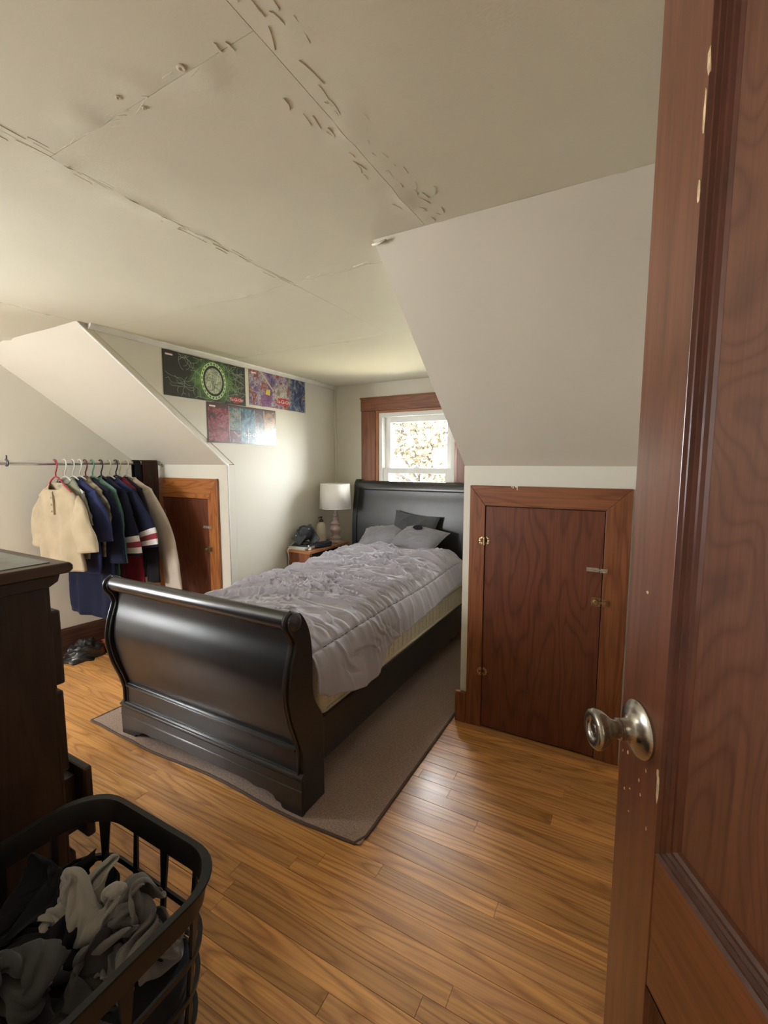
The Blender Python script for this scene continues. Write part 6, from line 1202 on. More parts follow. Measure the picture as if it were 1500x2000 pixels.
79,135,164,-13,-3,-5,-6,-2,-9,-1,-7,-7,9,0,-12,13,-5,17,5,3,18,-4,32,8,8,28,2,36,-4,-18,18,-16,-7,3,-31,-6,9,-20,-4,15,-30,10,-6,-1,-16,7,-5,-15,-7,13,6,-3,-7,-21,2,18,-7,-1,24,11,-11,23,13,-14,12,-4,24,-13,-4,-43,-6,-27,-10,-1,-19,-11,-12,-13,11,-22,1,-12,4,-8,-1,-12,8,0,-9,0,9,-5,13,8,7,18,11,10,9,14,7,-5,14,-2,4,-23,-2,7,
95,144,157,-8,-11,-4,-8,-5,-8,-1,4,-14,7,-8,7,-11,3,17,23,10,10,-9,27,-5,9,28,3,35,-14,-19,21,-26,-1,0,-24,8,13,-25,1,2,-13,-15,17,-8,-17,-8,5,-4,-5,4,-15,2,2,15,-17,3,-6,-2,27,8,-6,27,18,-11,12,-12,22,-13,-17,-41,-5,-16,-30,-10,-26,-14,-15,-13,30,-5,-10,12,-12,13,-1,-8,4,0,-9,-12,-8,-9,-4,-6,-12,17,-3,-5,12,25,31,10,27,13,-4,5,-5,8,
73,143,151,9,4,14,-8,-8,-4,8,-1,-8,-13,-4,-11,17,-2,2,19,13,10,4,16,9,2,31,-3,35,-16,-14,20,-23,-3,-1,-23,14,3,-25,-17,20,-20,4,-3,13,-18,1,7,-18,1,5,-16,-18,-4,11,-6,-14,13,-19,25,10,12,29,7,-12,22,-7,11,-10,-19,-20,-11,-22,-47,-5,-15,-20,-13,-29,11,-20,1,31,-7,-7,17,-6,3,10,-11,-14,3,-10,13,-14,-13,14,7,-3,16,-18,8,14,16,18,2,8,20,2,
97,149,145,-14,0,-9,-11,6,2,1,-7,-12,12,-6,2,7,5,17,24,7,0,-4,18,5,12,21,5,30,-16,-1,18,-23,0,-5,-26,18,10,-19,-22,16,-14,-15,-17,12,-8,-3,-8,-11,1,14,-11,-7,1,11,-15,-15,12,-4,21,3,21,27,4,-13,21,-15,5,-6,-27,-27,-11,9,-34,-13,-37,-20,0,-24,13,-22,-7,21,-13,-10,26,1,9,14,-16,-11,11,-21,1,-2,5,23,-5,-9,11,-15,5,13,-25,8,-1,11,4,23,
109,171,161,-8,-13,1,-8,-8,-5,-3,6,-16,0,5,-10,11,-8,-4,17,6,8,4,13,10,8,25,0,28,-10,20,10,-27,1,8,-24,10,10,-17,-17,1,-10,-21,3,-1,-21,-16,3,3,-8,-7,1,-2,3,8,-7,9,-9,5,10,14,0,21,-11,1,25,-14,-10,-7,-18,-25,-3,22,-15,-12,-27,-17,-12,-46,10,-15,-2,13,-7,-16,19,-9,-2,24,-8,8,11,-16,-4,9,-12,2,-5,-3,28,-7,1,18,-41,3,-13,4,8,25,
119,198,140,-7,-15,4,-12,-9,5,10,-10,2,-3,-4,-8,4,2,-8,13,2,-14,-4,7,17,7,15,-1,24,0,16,17,-6,17,12,-23,5,13,-20,-4,0,-10,-28,-13,-3,-8,-4,-6,9,-12,-3,-7,-1,1,-11,14,11,-5,-2,11,5,-3,15,-19,1,21,-7,-15,-6,-22,-28,-1,33,-27,-17,-19,3,-5,-42,13,-19,-2,13,1,-15,12,-8,-11,27,-11,0,16,-10,8,4,-14,6,-5,-8,15,7,-1,24,-30,3,-5,-26,1,-3,
145,210,168,-19,0,-8,-16,-8,-9,-8,-17,-8,0,-11,-5,-1,-6,-8,12,3,0,14,1,-4,-8,7,2,17,-1,4,24,-1,8,15,6,17,7,-20,2,21,-14,5,-16,-7,-7,-14,-2,-9,-9,-3,-7,11,-5,-5,12,4,-7,3,12,-22,-7,12,1,0,18,-12,-23,-3,-22,-19,-15,28,-36,-2,-2,-7,-5,-46,30,-14,-3,19,-15,2,-7,-6,-11,21,-9,-8,21,-5,4,1,-7,9,-13,-13,-8,22,4,23,-20,1,8,-28,-6,9,
179,196,157,-22,12,-4,-24,7,-4,-19,-9,-3,-4,-19,-10,-10,-11,0,6,1,-10,8,0,-6,12,1,-7,-1,11,-3,8,2,16,13,-4,19,20,4,3,14,-17,-4,21,-5,10,3,-11,-8,-19,1,1,2,-7,-5,7,5,-10,3,2,-14,-3,7,-19,-9,6,-15,-22,9,-10,-21,-19,18,-22,7,9,-20,-10,-23,16,-5,-19,34,-20,-3,-8,-8,7,-10,-13,-9,24,-3,-1,0,-10,-5,-9,-10,-11,20,-5,13,-15,-3,9,-12,9,13,
209,187,143,-25,3,1,-19,19,4,-29,3,-9,-27,-7,-4,-12,-20,4,-2,-5,-17,5,-10,-2,2,-15,-3,3,4,-9,4,19,0,3,11,16,16,7,11,23,1,-2,16,-8,-5,17,-8,-6,-7,-7,8,-6,-7,-4,6,-1,-11,8,7,-3,8,7,-9,-2,0,-18,-13,2,-19,-26,-18,10,-26,5,17,-16,-2,5,7,-8,-20,22,-12,-24,19,-5,15,-28,-9,-4,-15,-14,-2,9,-10,-4,5,-13,-9,17,-8,-1,-17,-9,7,-1,7,14,
233,181,130,-26,1,2,-26,13,5,-25,20,-3,-29,-6,-5,-30,-10,6,-13,-21,-9,3,-14,-13,-7,-32,-4,1,-15,-19,2,15,-6,8,30,13,4,19,14,11,14,15,20,4,-6,20,-3,-7,14,-6,-9,-10,-7,14,14,-2,-8,10,7,-6,8,-1,-9,9,4,-10,0,-11,-12,-13,-5,-14,-30,-10,9,-18,4,14,-1,-13,-2,6,-10,-10,21,7,8,-5,-7,3,-4,-17,-2,-4,-6,8,-10,-13,-6,5,-9,-8,-3,-9,-14,-16,6,3,
252,187,117,-29,-7,4,-30,7,3,-19,24,14,-32,-4,-12,-38,-1,0,-26,-22,-4,4,-15,-24,-10,-19,16,-1,-41,-12,11,-4,-33,-1,27,-1,4,21,4,2,20,16,2,9,22,18,13,10,21,6,-13,18,-6,-12,7,-14,1,9,13,-6,12,-1,-7,13,4,-5,2,-5,-9,5,-7,-8,-14,-2,-7,-19,-13,3,-23,-3,3,3,-10,4,20,0,-2,14,-1,30,-12,-13,3,4,-7,11,-1,-13,-8,-4,-10,-12,-5,5,-13,-16,-10,-8,
250,198,114,-14,-19,-5,-31,6,3,-15,20,23,-34,4,-16,-41,2,1,-36,-17,-2,-5,-25,-29,-2,-38,4,-11,-14,10,-1,-8,-29,11,2,-16,6,28,-2,5,7,-11,-1,20,18,2,15,34,12,16,16,19,8,-16,19,-8,-6,20,-17,-4,11,10,-16,16,8,-4,9,7,-4,4,-2,-9,8,0,-9,-8,-11,-8,-19,-1,2,-9,-16,-2,-2,-16,5,10,-7,4,3,-6,24,4,-3,20,7,-2,13,-11,-16,-14,-12,9,-3,-4,-8,-1,
246,204,103,-4,-21,-5,-32,2,3,-8,14,30,-38,1,-9,-36,10,-8,-42,-4,2,-19,-26,-15,-3,-36,-17,-24,-19,7,-6,-9,-13,17,7,-33,8,14,0,5,11,-11,8,16,1,-1,-4,32,6,20,23,11,19,16,26,-3,-15,22,-11,8,18,-3,-32,23,12,-14,4,14,-4,2,12,-6,0,-4,-9,11,5,-5,8,-5,-9,-5,-13,-1,-1,-18,6,-3,-18,-3,-3,-22,8,-15,-15,17,6,-11,15,-3,-13,1,-11,16,8,2,13,7,
232,195,114,4,1,-19,-22,-6,-3,-10,11,27,-29,-6,-7,-34,10,-8,-40,6,7,-31,-14,-11,-8,-27,-16,-6,-24,16,-36,-13,0,-4,-4,-22,18,6,-38,0,15,-4,11,12,-4,10,2,13,12,8,14,13,14,34,26,10,9,18,-17,-2,17,6,-18,24,9,-26,2,20,-15,7,20,-3,-12,-2,-9,1,-8,-7,7,7,-6,11,3,-9,-3,-17,0,1,-18,11,3,-19,-6,1,-23,0,-1,-28,7,7,-18,20,-22,5,13,-1,14,6,
241,211,110,-10,-6,-6,-8,-11,0,-23,9,4,-27,0,10,-22,0,-25,-28,7,9,-40,-1,-3,-18,-30,-16,-12,-7,30,-9,-18,-11,-12,-2,-14,-7,-10,-21,-15,17,-3,7,13,-20,21,5,-7,16,3,9,28,2,28,13,11,26,13,-17,-3,15,0,-9,38,22,-16,12,16,-20,-12,21,-7,-12,-7,-8,-3,8,-5,1,7,-8,9,9,0,5,-5,-18,0,-20,9,5,-19,14,2,-20,-9,2,-25,-6,-5,-28,4,7,-16,8,0,-5,17,
205,211,121,13,0,-1,-6,-8,-7,-14,-4,-17,-21,3,12,-20,8,4,-18,-4,-26,-31,9,10,-31,-21,-2,-24,-15,-6,-16,-5,19,10,-4,-18,0,-22,-11,-19,11,-11,-17,22,2,5,11,-30,27,-1,1,22,-1,21,26,-3,25,9,-19,2,16,-3,-20,25,25,9,33,21,-14,-19,21,-9,-17,1,-13,-7,6,-17,-2,1,12,6,2,6,7,10,-6,3,1,-23,2,-21,8,18,-19,-4,3,-24,-8,-11,-27,6,7,-22,18,-3,-16,1,
181,217,102,4,-2,12,8,-4,3,7,-3,-9,-16,3,-4,-18,-7,-1,-22,9,-2,-18,-4,-20,-28,6,17,-24,-11,-4,-21,-19,6,-12,-1,-15,-1,-18,-11,4,-11,-13,-11,17,-3,-7,17,2,7,11,-11,22,1,0,21,-8,20,13,-26,1,17,-7,-16,25,19,8,30,30,3,-9,14,-18,-22,12,1,-11,4,-22,-2,-1,13,-1,8,5,10,4,4,8,-2,-19,6,3,-23,11,-21,3,18,-21,-2,-9,-31,18,-9,-30,6,9,-18,17,
205,231,78,-14,-8,8,-4,-2,14,7,-2,8,3,-7,-7,-15,-5,-8,-15,-3,0,-16,9,2,-18,5,-8,-30,7,12,-24,-10,1,-17,-10,7,-1,4,-19,-9,-24,-13,1,-13,-13,-2,12,-2,4,12,4,3,10,3,15,1,-13,3,-28,-2,11,-18,-11,26,13,18,31,27,18,14,10,-31,-26,14,9,-7,8,-19,-22,5,-2,4,11,1,13,-1,-1,7,7,4,12,-3,-14,0,-15,-23,23,-18,-1,-6,-24,22,-9,-33,19,1,-31,1,
235,222,92,-15,8,-14,-21,4,11,-8,-6,14,10,-7,0,-2,-9,-9,-13,-6,-5,-11,1,-5,-11,13,14,-19,5,-7,-23,-1,-4,-21,-2,-1,-20,4,10,-5,-14,-10,-4,-16,0,2,-9,0,6,6,1,12,7,2,-10,6,-13,4,-13,-22,4,-18,-22,18,7,16,21,7,32,16,21,-25,0,10,-19,-22,1,14,-8,8,-20,-10,14,-14,7,8,3,9,2,4,11,0,-8,1,-22,-9,21,-14,5,3,-25,-3,-20,-20,28,-2,-32,4,
245,226,117,-19,4,-18,-11,10,-15,-11,-10,17,-5,-5,15,10,-4,-7,0,-7,-9,-4,-2,-14,-10,1,-9,-15,11,3,-20,-2,-5,-19,-4,-4,-24,2,-3,-16,12,17,-14,-8,-7,3,-10,8,7,-6,8,11,-5,2,-8,5,-13,-12,-17,-5,5,-15,-21,5,10,-2,19,-6,26,12,25,-6,17,0,-27,-5,13,-15,-24,-3,12,-7,6,-20,6,6,-10,5,8,-1,7,5,-6,5,-19,4,23,-7,15,-8,-18,-23,-4,-28,19,-7,-31,4,
255,238,102,-25,-11,15,-9,17,-27,-9,-19,9,-10,9,19,-6,-15,0,12,-2,7,5,-8,-5,3,0,-13,-2,10,-18,-21,-1,0,-19,-4,-8,-18,-1,-7,-20,7,-14,-19,7,0,-10,-10,-3,5,-6,8,-1,-10,8,-10,-4,-2,-3,-6,13,-1,-16,-5,11,0,-11,-6,12,12,13,-4,8,5,16,-23,23,-1,-16,7,13,-10,-19,-5,4,-2,7,-14,3,5,-7,-4,0,-11,11,-6,-6,6,-4,25,-7,-12,-20,-4,-26,6,10,-31,3]),
 'fleece': (36, [-0.9911, 0.2311, 0.4015], [-0.7207, 0.5488, 0.715], [
56,144,21,9,2,16,9,11,22,-18,1,22,5,-1,9,-3,-10,-3,-16,-4,-2,-2,14,6,7,11,8,-12,13,-4,-25,10,12,7,-18,11,18,5,5,14,3,-21,-14,-7,-4,-11,-6,10,4,-6,-2,5,-16,-4,-13,5,9,20,5,12,29,-11,11,20,-14,-18,21,-19,-1,19,-18,-14,9,-8,-24,12,-18,-13,-16,-6,-5,-9,-9,-3,7,1,-5,-4,8,-11,-1,2,-14,-15,11,-15,0,11,3,-8,-1,-6,-18,-23,-5,-12,-17,22,
47,139,27,17,3,3,5,11,18,1,3,20,-8,1,17,4,-6,3,-24,-6,4,-13,0,2,7,20,3,7,17,-3,-20,3,12,-4,-4,12,13,-6,11,10,1,-15,1,-6,-6,-10,-1,10,-6,-4,4,12,-7,-13,5,-18,-1,8,9,11,38,-5,11,17,-17,-16,11,-20,-12,5,-23,-10,16,-10,-15,6,-2,-19,-7,-9,-6,-10,4,-1,-11,-1,1,-7,-10,-8,-7,11,-17,14,8,0,-11,8,-6,-26,-14,-3,12,-5,-4,-27,-27,22,
47,151,50,4,-13,-8,11,5,7,1,7,12,-5,0,16,-8,-2,1,5,-8,9,-18,-5,11,8,18,0,9,25,-8,-7,10,11,-16,0,13,2,-1,11,10,-2,1,12,-7,-21,0,-9,7,-9,2,10,-2,-6,-3,8,-14,-12,19,-12,4,21,2,4,22,-14,-12,15,-22,-8,-2,-18,-11,-2,-17,-11,5,0,-14,7,3,-9,5,-4,-7,-14,5,-8,-11,9,19,-6,-13,-13,-11,5,-2,-5,8,-9,-15,-7,-4,-17,-26,8,-18,-31,31,
37,150,68,-4,2,-14,3,-12,-1,11,1,8,15,0,0,-12,-2,9,0,-8,13,1,-3,16,-1,14,6,4,25,-3,5,15,-5,-15,8,18,-6,8,16,2,-11,7,16,-9,-18,7,-6,-8,-3,-5,9,-4,-6,4,4,-2,-9,10,-10,-6,27,-12,-6,10,-17,-3,23,-10,-14,-9,-18,-9,-6,-16,-3,11,0,-8,6,1,-3,4,5,-9,3,1,-15,-14,6,3,-14,-2,3,-13,-7,2,-22,-1,-7,-1,-11,0,-39,-25,5,-9,-36,25,
37,130,80,-7,13,-9,-6,-10,-4,15,-7,-11,9,6,-3,15,0,4,-4,1,16,2,-8,13,2,12,11,-5,19,2,6,16,3,2,10,2,-15,8,20,1,-3,14,2,-10,-9,9,2,-6,3,-8,2,-4,-8,9,14,-7,-1,3,-3,-13,6,-12,-21,12,-21,-3,28,1,-6,-6,-15,0,-4,-21,-5,-13,-1,-14,6,6,-4,16,1,2,16,2,-2,-9,-1,-10,-20,3,-3,-24,-6,-4,-16,-11,4,-36,-11,-4,1,-39,20,-15,-20,14,
36,125,68,5,2,11,8,1,-11,12,-4,-8,6,-7,-8,5,3,-4,0,11,13,-5,-7,15,-2,16,7,0,12,17,8,19,1,6,6,9,-12,5,4,-4,8,12,7,-8,10,-4,-10,9,8,3,-8,0,-9,2,11,-8,1,7,2,-4,-1,-7,-19,0,-18,-27,21,-12,3,9,-6,-16,-10,-8,17,-4,-12,-10,-9,4,-9,10,4,-3,12,2,5,5,-2,-9,-10,-8,-8,-35,-8,-1,-15,-19,13,-20,-15,0,-9,-30,12,-5,-25,1,
61,117,59,-19,1,14,24,-2,-6,12,1,1,3,-5,-9,-13,-8,-14,13,10,4,0,15,17,-7,-8,21,-3,24,3,-1,16,19,4,9,12,6,8,6,-3,8,8,-11,4,11,-4,-12,10,13,-2,-4,8,0,-5,3,-10,1,17,-7,-1,1,0,-16,-6,-11,-23,2,-9,-15,16,-11,-6,-8,-14,0,-4,-5,8,-10,-3,-2,8,0,-8,-3,4,-7,7,4,-10,-3,-8,-5,-17,-18,-4,-13,-24,20,-16,-21,-8,-11,-20,6,-2,-23,5,
55,112,44,1,-3,11,2,-3,15,3,-8,-11,11,1,-7,-12,-4,-3,12,0,-4,20,19,7,-3,15,19,-8,0,17,-3,25,12,-4,10,27,15,15,12,-3,12,16,-8,-8,4,-13,-1,13,3,-10,0,10,-1,-2,-2,-7,-3,4,-8,-11,13,-6,-11,16,4,-10,-2,-6,-17,-1,-5,-24,1,-7,-13,-10,-9,5,1,-6,-8,12,-4,2,-7,0,-6,-10,-9,2,-7,-13,-6,7,-9,-5,-12,-20,6,-12,-18,-7,-11,-22,2,-7,-17,5,
48,126,47,8,-23,-2,-17,-4,19,8,-14,0,14,3,-8,7,-2,-9,-11,5,-8,22,9,0,14,22,12,-7,13,20,-7,9,16,5,21,41,17,13,12,-4,7,10,-16,3,23,-9,-8,13,2,-11,4,11,-1,-2,5,-5,-4,-7,-8,-6,9,-3,-10,7,-4,-20,17,-2,-13,1,-2,-27,1,-4,-21,-2,-5,-11,-12,-5,0,0,-5,-7,-6,-1,3,-12,-11,6,2,-11,2,3,-10,-5,6,-18,-6,-9,-17,-3,-15,-17,5,-14,-12,4,
39,133,43,7,-25,6,-6,-17,2,-16,-5,8,11,-9,-6,8,6,-6,3,2,-12,22,13,-3,32,21,13,-6,18,33,-7,10,15,-2,12,17,9,13,36,-6,2,14,-1,12,28,-11,-5,18,5,-12,3,10,-6,0,9,0,-1,1,-6,-9,-10,-9,-7,5,-6,-19,11,2,-17,15,-4,-20,-9,-3,-32,11,-5,-17,-2,-6,-5,-9,2,-14,-15,-5,-3,-13,-4,1,-5,-4,10,3,-13,15,12,-12,-10,6,-14,-2,-9,-17,-3,-16,-12,2,
50,132,34,-9,-14,4,2,-11,1,-16,-14,6,-6,-8,-5,12,0,-7,12,10,3,21,10,-2,40,15,8,-6,20,29,-7,13,31,2,11,15,-1,5,19,4,-3,42,-10,10,20,-1,1,20,-1,-15,9,4,-11,-3,10,0,-2,9,7,-2,-10,-10,-9,-1,-8,-14,9,-1,-23,12,4,-19,-10,-10,-25,13,-1,-23,11,-3,-17,-8,-7,-14,-12,-1,-13,-14,-6,-5,-8,-7,1,-13,-2,11,-7,-3,16,9,-9,5,19,-14,-1,1,-16,-6,
74,136,46,-10,-7,-3,-4,-6,-7,-14,-5,-8,-6,3,-9,8,-10,-7,13,8,8,3,-5,15,34,11,7,11,14,29,-7,14,28,2,14,33,2,0,26,-10,10,23,2,-3,22,0,-5,22,-2,-11,11,1,-14,4,9,3,0,3,-4,-9,6,10,-8,-6,-11,-11,-3,7,-24,15,-9,-19,-8,-10,-24,8,-4,-26,8,13,-23,-2,-11,-25,-5,-15,-16,-6,-8,6,-12,-2,-10,-13,2,0,-14,-4,13,-9,-5,4,-3,-10,8,16,-1,16,
79,159,79,-3,-16,-17,5,-13,-10,-10,0,-19,-8,7,-7,0,5,-13,16,-13,-3,5,0,29,25,7,14,8,7,23,-8,11,26,3,13,31,-8,11,24,-5,11,26,-3,-5,26,13,-17,13,0,-13,13,-12,3,9,2,-10,7,11,-2,-4,8,6,-8,3,-6,-18,-9,9,-19,6,-18,-18,-1,-11,-29,11,0,-27,6,13,-21,-2,2,-27,-16,-14,-19,-8,-10,-10,2,-9,-8,3,-7,-7,-13,-4,4,-18,-3,1,-12,-4,10,-5,1,10,
94,176,108,-14,-12,-17,-2,-20,-16,13,-7,-16,-10,4,-14,-5,7,-15,11,-9,-1,4,-7,4,26,5,15,7,4,20,-7,12,32,1,10,25,-2,13,25,-6,9,26,-4,1,30,-3,-9,21,12,-16,6,-8,-6,11,-5,3,11,10,-9,0,10,-3,-7,-4,5,-18,1,9,-22,8,-14,-21,3,-20,-25,-11,-12,-29,18,11,-25,4,18,-20,-18,-11,-30,-10,-17,-13,-23,-11,-7,4,-3,-11,12,3,-9,3,-9,-1,8,-9,13,-28,0,7,
113,179,136,-7,4,-6,-15,-6,-8,1,-19,-25,-1,0,-12,-11,-5,-29,9,-3,-7,12,-5,-3,16,3,5,14,-4,6,-6,1,31,-6,6,31,-4,14,23,0,7,27,-7,2,25,6,6,21,-4,-5,21,0,-8,12,4,-10,0,7,-1,6,7,-5,-9,0,-1,-16,-1,12,-19,8,-10,-24,-3,-14,-26,-1,-22,-22,0,-4,-33,13,19,-15,-12,4,-27,-12,-26,-23,-29,1,-8,-14,-17,-10,13,3,-8,13,3,-11,18,3,10,2,-6,16,
137,177,160,-6,-3,-8,-8,-1,-20,-25,0,-11,11,-2,-6,-10,-5,-22,-4,-7,-18,0,-9,-9,10,-6,-3,15,3,2,10,3,15,-2,2,31,-9,3,17,-3,6,24,-8,0,21,4,4,25,9,10,16,5,0,16,7,-5,12,-8,-5,-7,1,-7,-4,13,-3,-4,-8,-3,-16,5,-10,-21,7,-1,-26,-2,-21,-21,0,-7,-32,7,12,-31,-17,1,-14,-2,-12,-24,-35,0,-18,-23,-12,4,7,0,-11,15,7,-11,19,3,-5,9,1,10,
173,179,178,-11,-9,-7,-7,-8,-16,-6,-2,-19,-6,3,-11,-24,5,-13,0,-2,-10,-9,-7,-8,-11,-6,-8,9,-4,-7,9,4,2,11,4,7,1,3,23,0,-4,17,-11,-4,19,4,6,18,0,1,20,10,10,15,8,5,14,11,-6,8,-10,-3,-6,-2,-6,-7,5,-10,-5,2,-5,-17,0,-11,-18,3,-5,-28,1,-6,-28,-12,-7,-31,-6,0,-16,4,6,-27,-29,-2,-5,-32,-3,0,-7,2,-9,4,-7,-13,22,7,-12,13,7,0,
169,210,191,-1,-9,-9,6,-10,-13,-1,-11,-13,-2,-13,-16,-10,-12,-18,-11,8,-13,-9,3,-10,-11,-1,-11,-20,-5,-9,0,-6,-8,8,2,-4,19,2,10,5,-2,18,-9,-7,23,-2,4,16,5,3,19,-1,-6,14,6,10,12,10,7,9,10,-5,10,-4,-9,-2,-9,2,-9,4,-8,-11,4,-10,-10,1,-13,-16,-2,-11,-24,1,2,-24,-17,-10,-28,-1,23,-23,-19,1,-9,-31,-5,-8,-21,8,-1,5,0,-11,-5,-10,-13,11,5,-8,
172,233,177,-9,-2,8,-8,-10,-5,-2,-17,-7,15,-8,-17,5,-19,-19,-3,-15,-18,-11,-1,-18,-13,6,-17,-25,-3,-12,-24,0,-5,-1,-7,-8,19,-1,-5,17,-3,7,13,-5,14,8,3,21,-11,-8,14,-4,-4,18,10,4,17,6,9,11,9,7,10,8,-1,9,-7,-7,-2,-4,-2,-7,5,-11,-5,2,-11,-10,-2,-4,-18,3,-8,-20,-9,-1,-20,-15,2,-31,-4,23,-4,-16,0,-15,-19,0,-11,8,3,-8,1,-20,-2,-22,0,-9,
170,253,184,2,-1,-10,-8,-8,-3,-6,-14,-4,-13,-19,-1,19,-9,-17,4,-20,-19,2,-15,-23,-15,-2,-32,-19,0,-9,-30,3,-8,-17,-5,-8,9,-8,-5,15,4,-4,21,-3,7,22,-6,18,1,-12,6,0,-7,14,3,13,20,9,0,12,3,7,15,1,7,12,5,-5,9,-7,-8,0,2,-6,0,3,-8,-4,-1,-9,-9,-6,-9,-8,-6,-9,-18,-4,-5,-25,-5,24,-22,-8,10,-21,3,1,-9,2,-9,-4,-7,-9,-6,-8,-5,4,
166,242,192,-1,9,1,-9,4,-11,-1,-7,-14,-8,-18,0,-3,-17,-15,14,-22,-5,8,-21,-26,-6,5,-35,-14,-2,-22,-31,-2,-14,-21,-4,-10,-17,-14,-2,8,-3,-9,24,-2,9,24,-2,12,9,-1,-5,21,-19,11,7,8,13,4,10,15,3,11,15,5,8,21,2,-2,14,-3,-11,8,1,-7,6,5,-7,1,0,-1,-9,-1,-9,-5,-2,-12,-3,-6,-12,-12,-2,-6,-19,-16,15,-36,1,4,-17,3,6,-15,-6,-17,1,-9,-8,8,
157,245,184,-2,-1,9,-8,8,-2,-2,0,-14,3,-13,-16,-13,-20,1,10,-22,-4,15,-23,-19,-4,-2,-30,-13,8,-36,-18,-2,-10,-22,2,-19,-23,-8,-8,-7,-12,-11,15,-11,-7,32,0,17,10,6,-4,20,-8,8,13,0,14,14,-4,8,-3,14,12,4,8,17,9,-8,20,1,-2,18,1,-12,9,4,4,13,7,-10,3,4,2,-7,-1,-4,-8,-2,-9,-3,-5,-15,-6,-3,-9,-14,-5,8,-13,0,3,-19,6,2,-19,-13,-9,-6,
149,230,179,5,10,1,-9,0,5,-8,7,-4,1,-4,-17,-2,-18,-10,-3,-26,4,13,-22,-11,4,-7,-26,-11,5,-38,-15,-1,-9,-17,6,-11,-21,4,-32,-21,-11,-9,3,-6,-9,22,-5,9,14,3,12,21,0,5,12,2,-16,28,-6,17,1,5,22,18,4,8,2,-1,23,8,-7,23,4,-17,12,7,4,20,-6,-4,14,5,-10,3,8,6,-1,5,3,-7,2,-7,-11,3,-12,-10,-7,-13,-7,-12,-18,-11,5,11,-19,-7,10,-12,
130,215,174,8,8,1,-6,6,1,-4,6,-2,-1,2,-12,-1,-11,-14,1,-21,3,19,-18,-8,10,-10,-20,-32,-8,-31,-16,-1,-10,-9,4,-11,-7,30,-32,-22,-16,-18,-5,-6,-14,17,-6,9,10,3,11,13,0,9,12,-4,-7,25,6,-14,20,-1,11,17,2,34,7,-3,21,0,-5,26,14,-15,25,13,-1,16,-2,-10,23,-1,-11,10,9,1,3,1,9,0,5,5,-5,1,-9,-9,-11,-9,-12,-9,-12,-10,13,-19,-11,-3,1,-23,
120,194,147,0,10,16,-4,9,7,1,9,-4,3,1,-10,-6,-4,-10,14,-12,-5,8,-21,0,19,-1,-22,-25,-10,-30,-37,-3,-4,-3,-4,-10,-5,11,-27,-21,12,-22,4,4,-18,15,-9,5,21,4,9,13,-1,3,11,1,9,3,-15,2,17,9,-6,28,17,2,6,-9,36,9,-10,33,7,-15,26,11,-4,27,1,-11,23,8,-12,16,10,-8,10,-2,-8,-3,4,5,-4,-2,11,-2,6,-3,-10,-14,-7,-8,-14,-11,-14,3,-16,-18,
96,178,130,10,8,16,-5,6,7,-4,10,1,11,-1,-3,5,-2,-8,5,2,-9,10,-14,6,21,5,-17,-7,-12,-31,-39,-4,-13,-13,4,-14,-4,8,-17,-24,7,-16,0,12,-11,18,-9,0,19,-3,-10,27,0,3,11,3,12,2,-9,18,10,-8,-3,12,20,-3,8,-5,18,9,-18,45,22,0,26,2,-21,26,-2,-4,27,10,-21,13,10,-6,19,13,1,3,9,-2,-1,7,2,-7,-11,10,1,8,-2,-19,-13,-9,-15,-15,-4,-16,
90,181,94,-1,-2,20,0,4,15,-1,6,11,1,3,-6,9,-1,-2,13,-4,1,9,-6,3,17,12,-8,5,-4,-23,-27,-10,-28,-19,8,-18,-8,8,-17,-29,9,-6,2,11,-9,25,-6,-6,14,-2,-11,26,1,-5,3,-4,13,0,-2,20,16,-3,10,11,-13,-4,9,-4,17,10,4,41,19,-1,26,2,-20,26,5,-20,22,4,-9,25,16,0,13,12,-1,7,6,-7,4,10,0,-4,6,5,-8,-11,11,-6,-2,-2,-24,-10,-12,-21,
80,186,58,4,1,20,-3,-3,20,-5,0,15,2,6,4,7,-2,3,12,-4,3,16,-5,4,12,4,3,18,-2,-8,-17,-3,-25,-20,8,-18,-16,8,-18,-9,9,-12,-12,6,-13,13,2,-6,15,3,-5,16,3,-10,4,-8,8,-2,-11,7,8,3,19,25,-10,7,9,-9,9,10,0,31,20,-6,28,4,-19,24,-2,-13,24,7,-4,29,17,2,16,13,-4,10,10,-5,7,11,-2,-2,1,5,-10,6,7,-14,-12,7,-17,-6,-7,-22,
62,166,44,15,8,14,3,23,13,1,2,16,-8,-10,14,11,5,3,13,-6,4,7,-9,6,8,1,3,11,-4,5,20,-2,2,-27,2,-28,-23,11,-17,-6,16,-11,-7,15,-17,6,-7,-10,10,-5,-5,14,9,-2,15,-1,4,-13,-9,0,2,-13,4,22,1,16,17,-8,19,13,7,23,14,-19,16,5,-9,30,2,-11,25,5,-4,26,18,3,14,16,-3,13,6,-4,7,10,-4,2,8,4,-4,4,6,-13,0,-1,-22,-17,2,-23,
37,160,42,22,-3,2,21,15,25,-7,28,10,-2,-2,12,7,-3,19,14,-1,-3,14,-3,2,-9,10,14,6,-1,7,17,-11,-6,11,-15,-3,-21,2,-18,-16,15,-18,-7,16,-5,8,10,-14,-2,-10,-9,9,5,-5,7,-6,-2,-6,-11,3,6,-9,2,18,1,5,30,6,12,1,-7,27,12,-11,16,13,-4,24,4,-9,23,3,-2,25,16,-12,12,13,0,10,11,0,6,3,-5,6,9,0,-4,-4,13,-7,11,4,-17,-5,-4,-25,
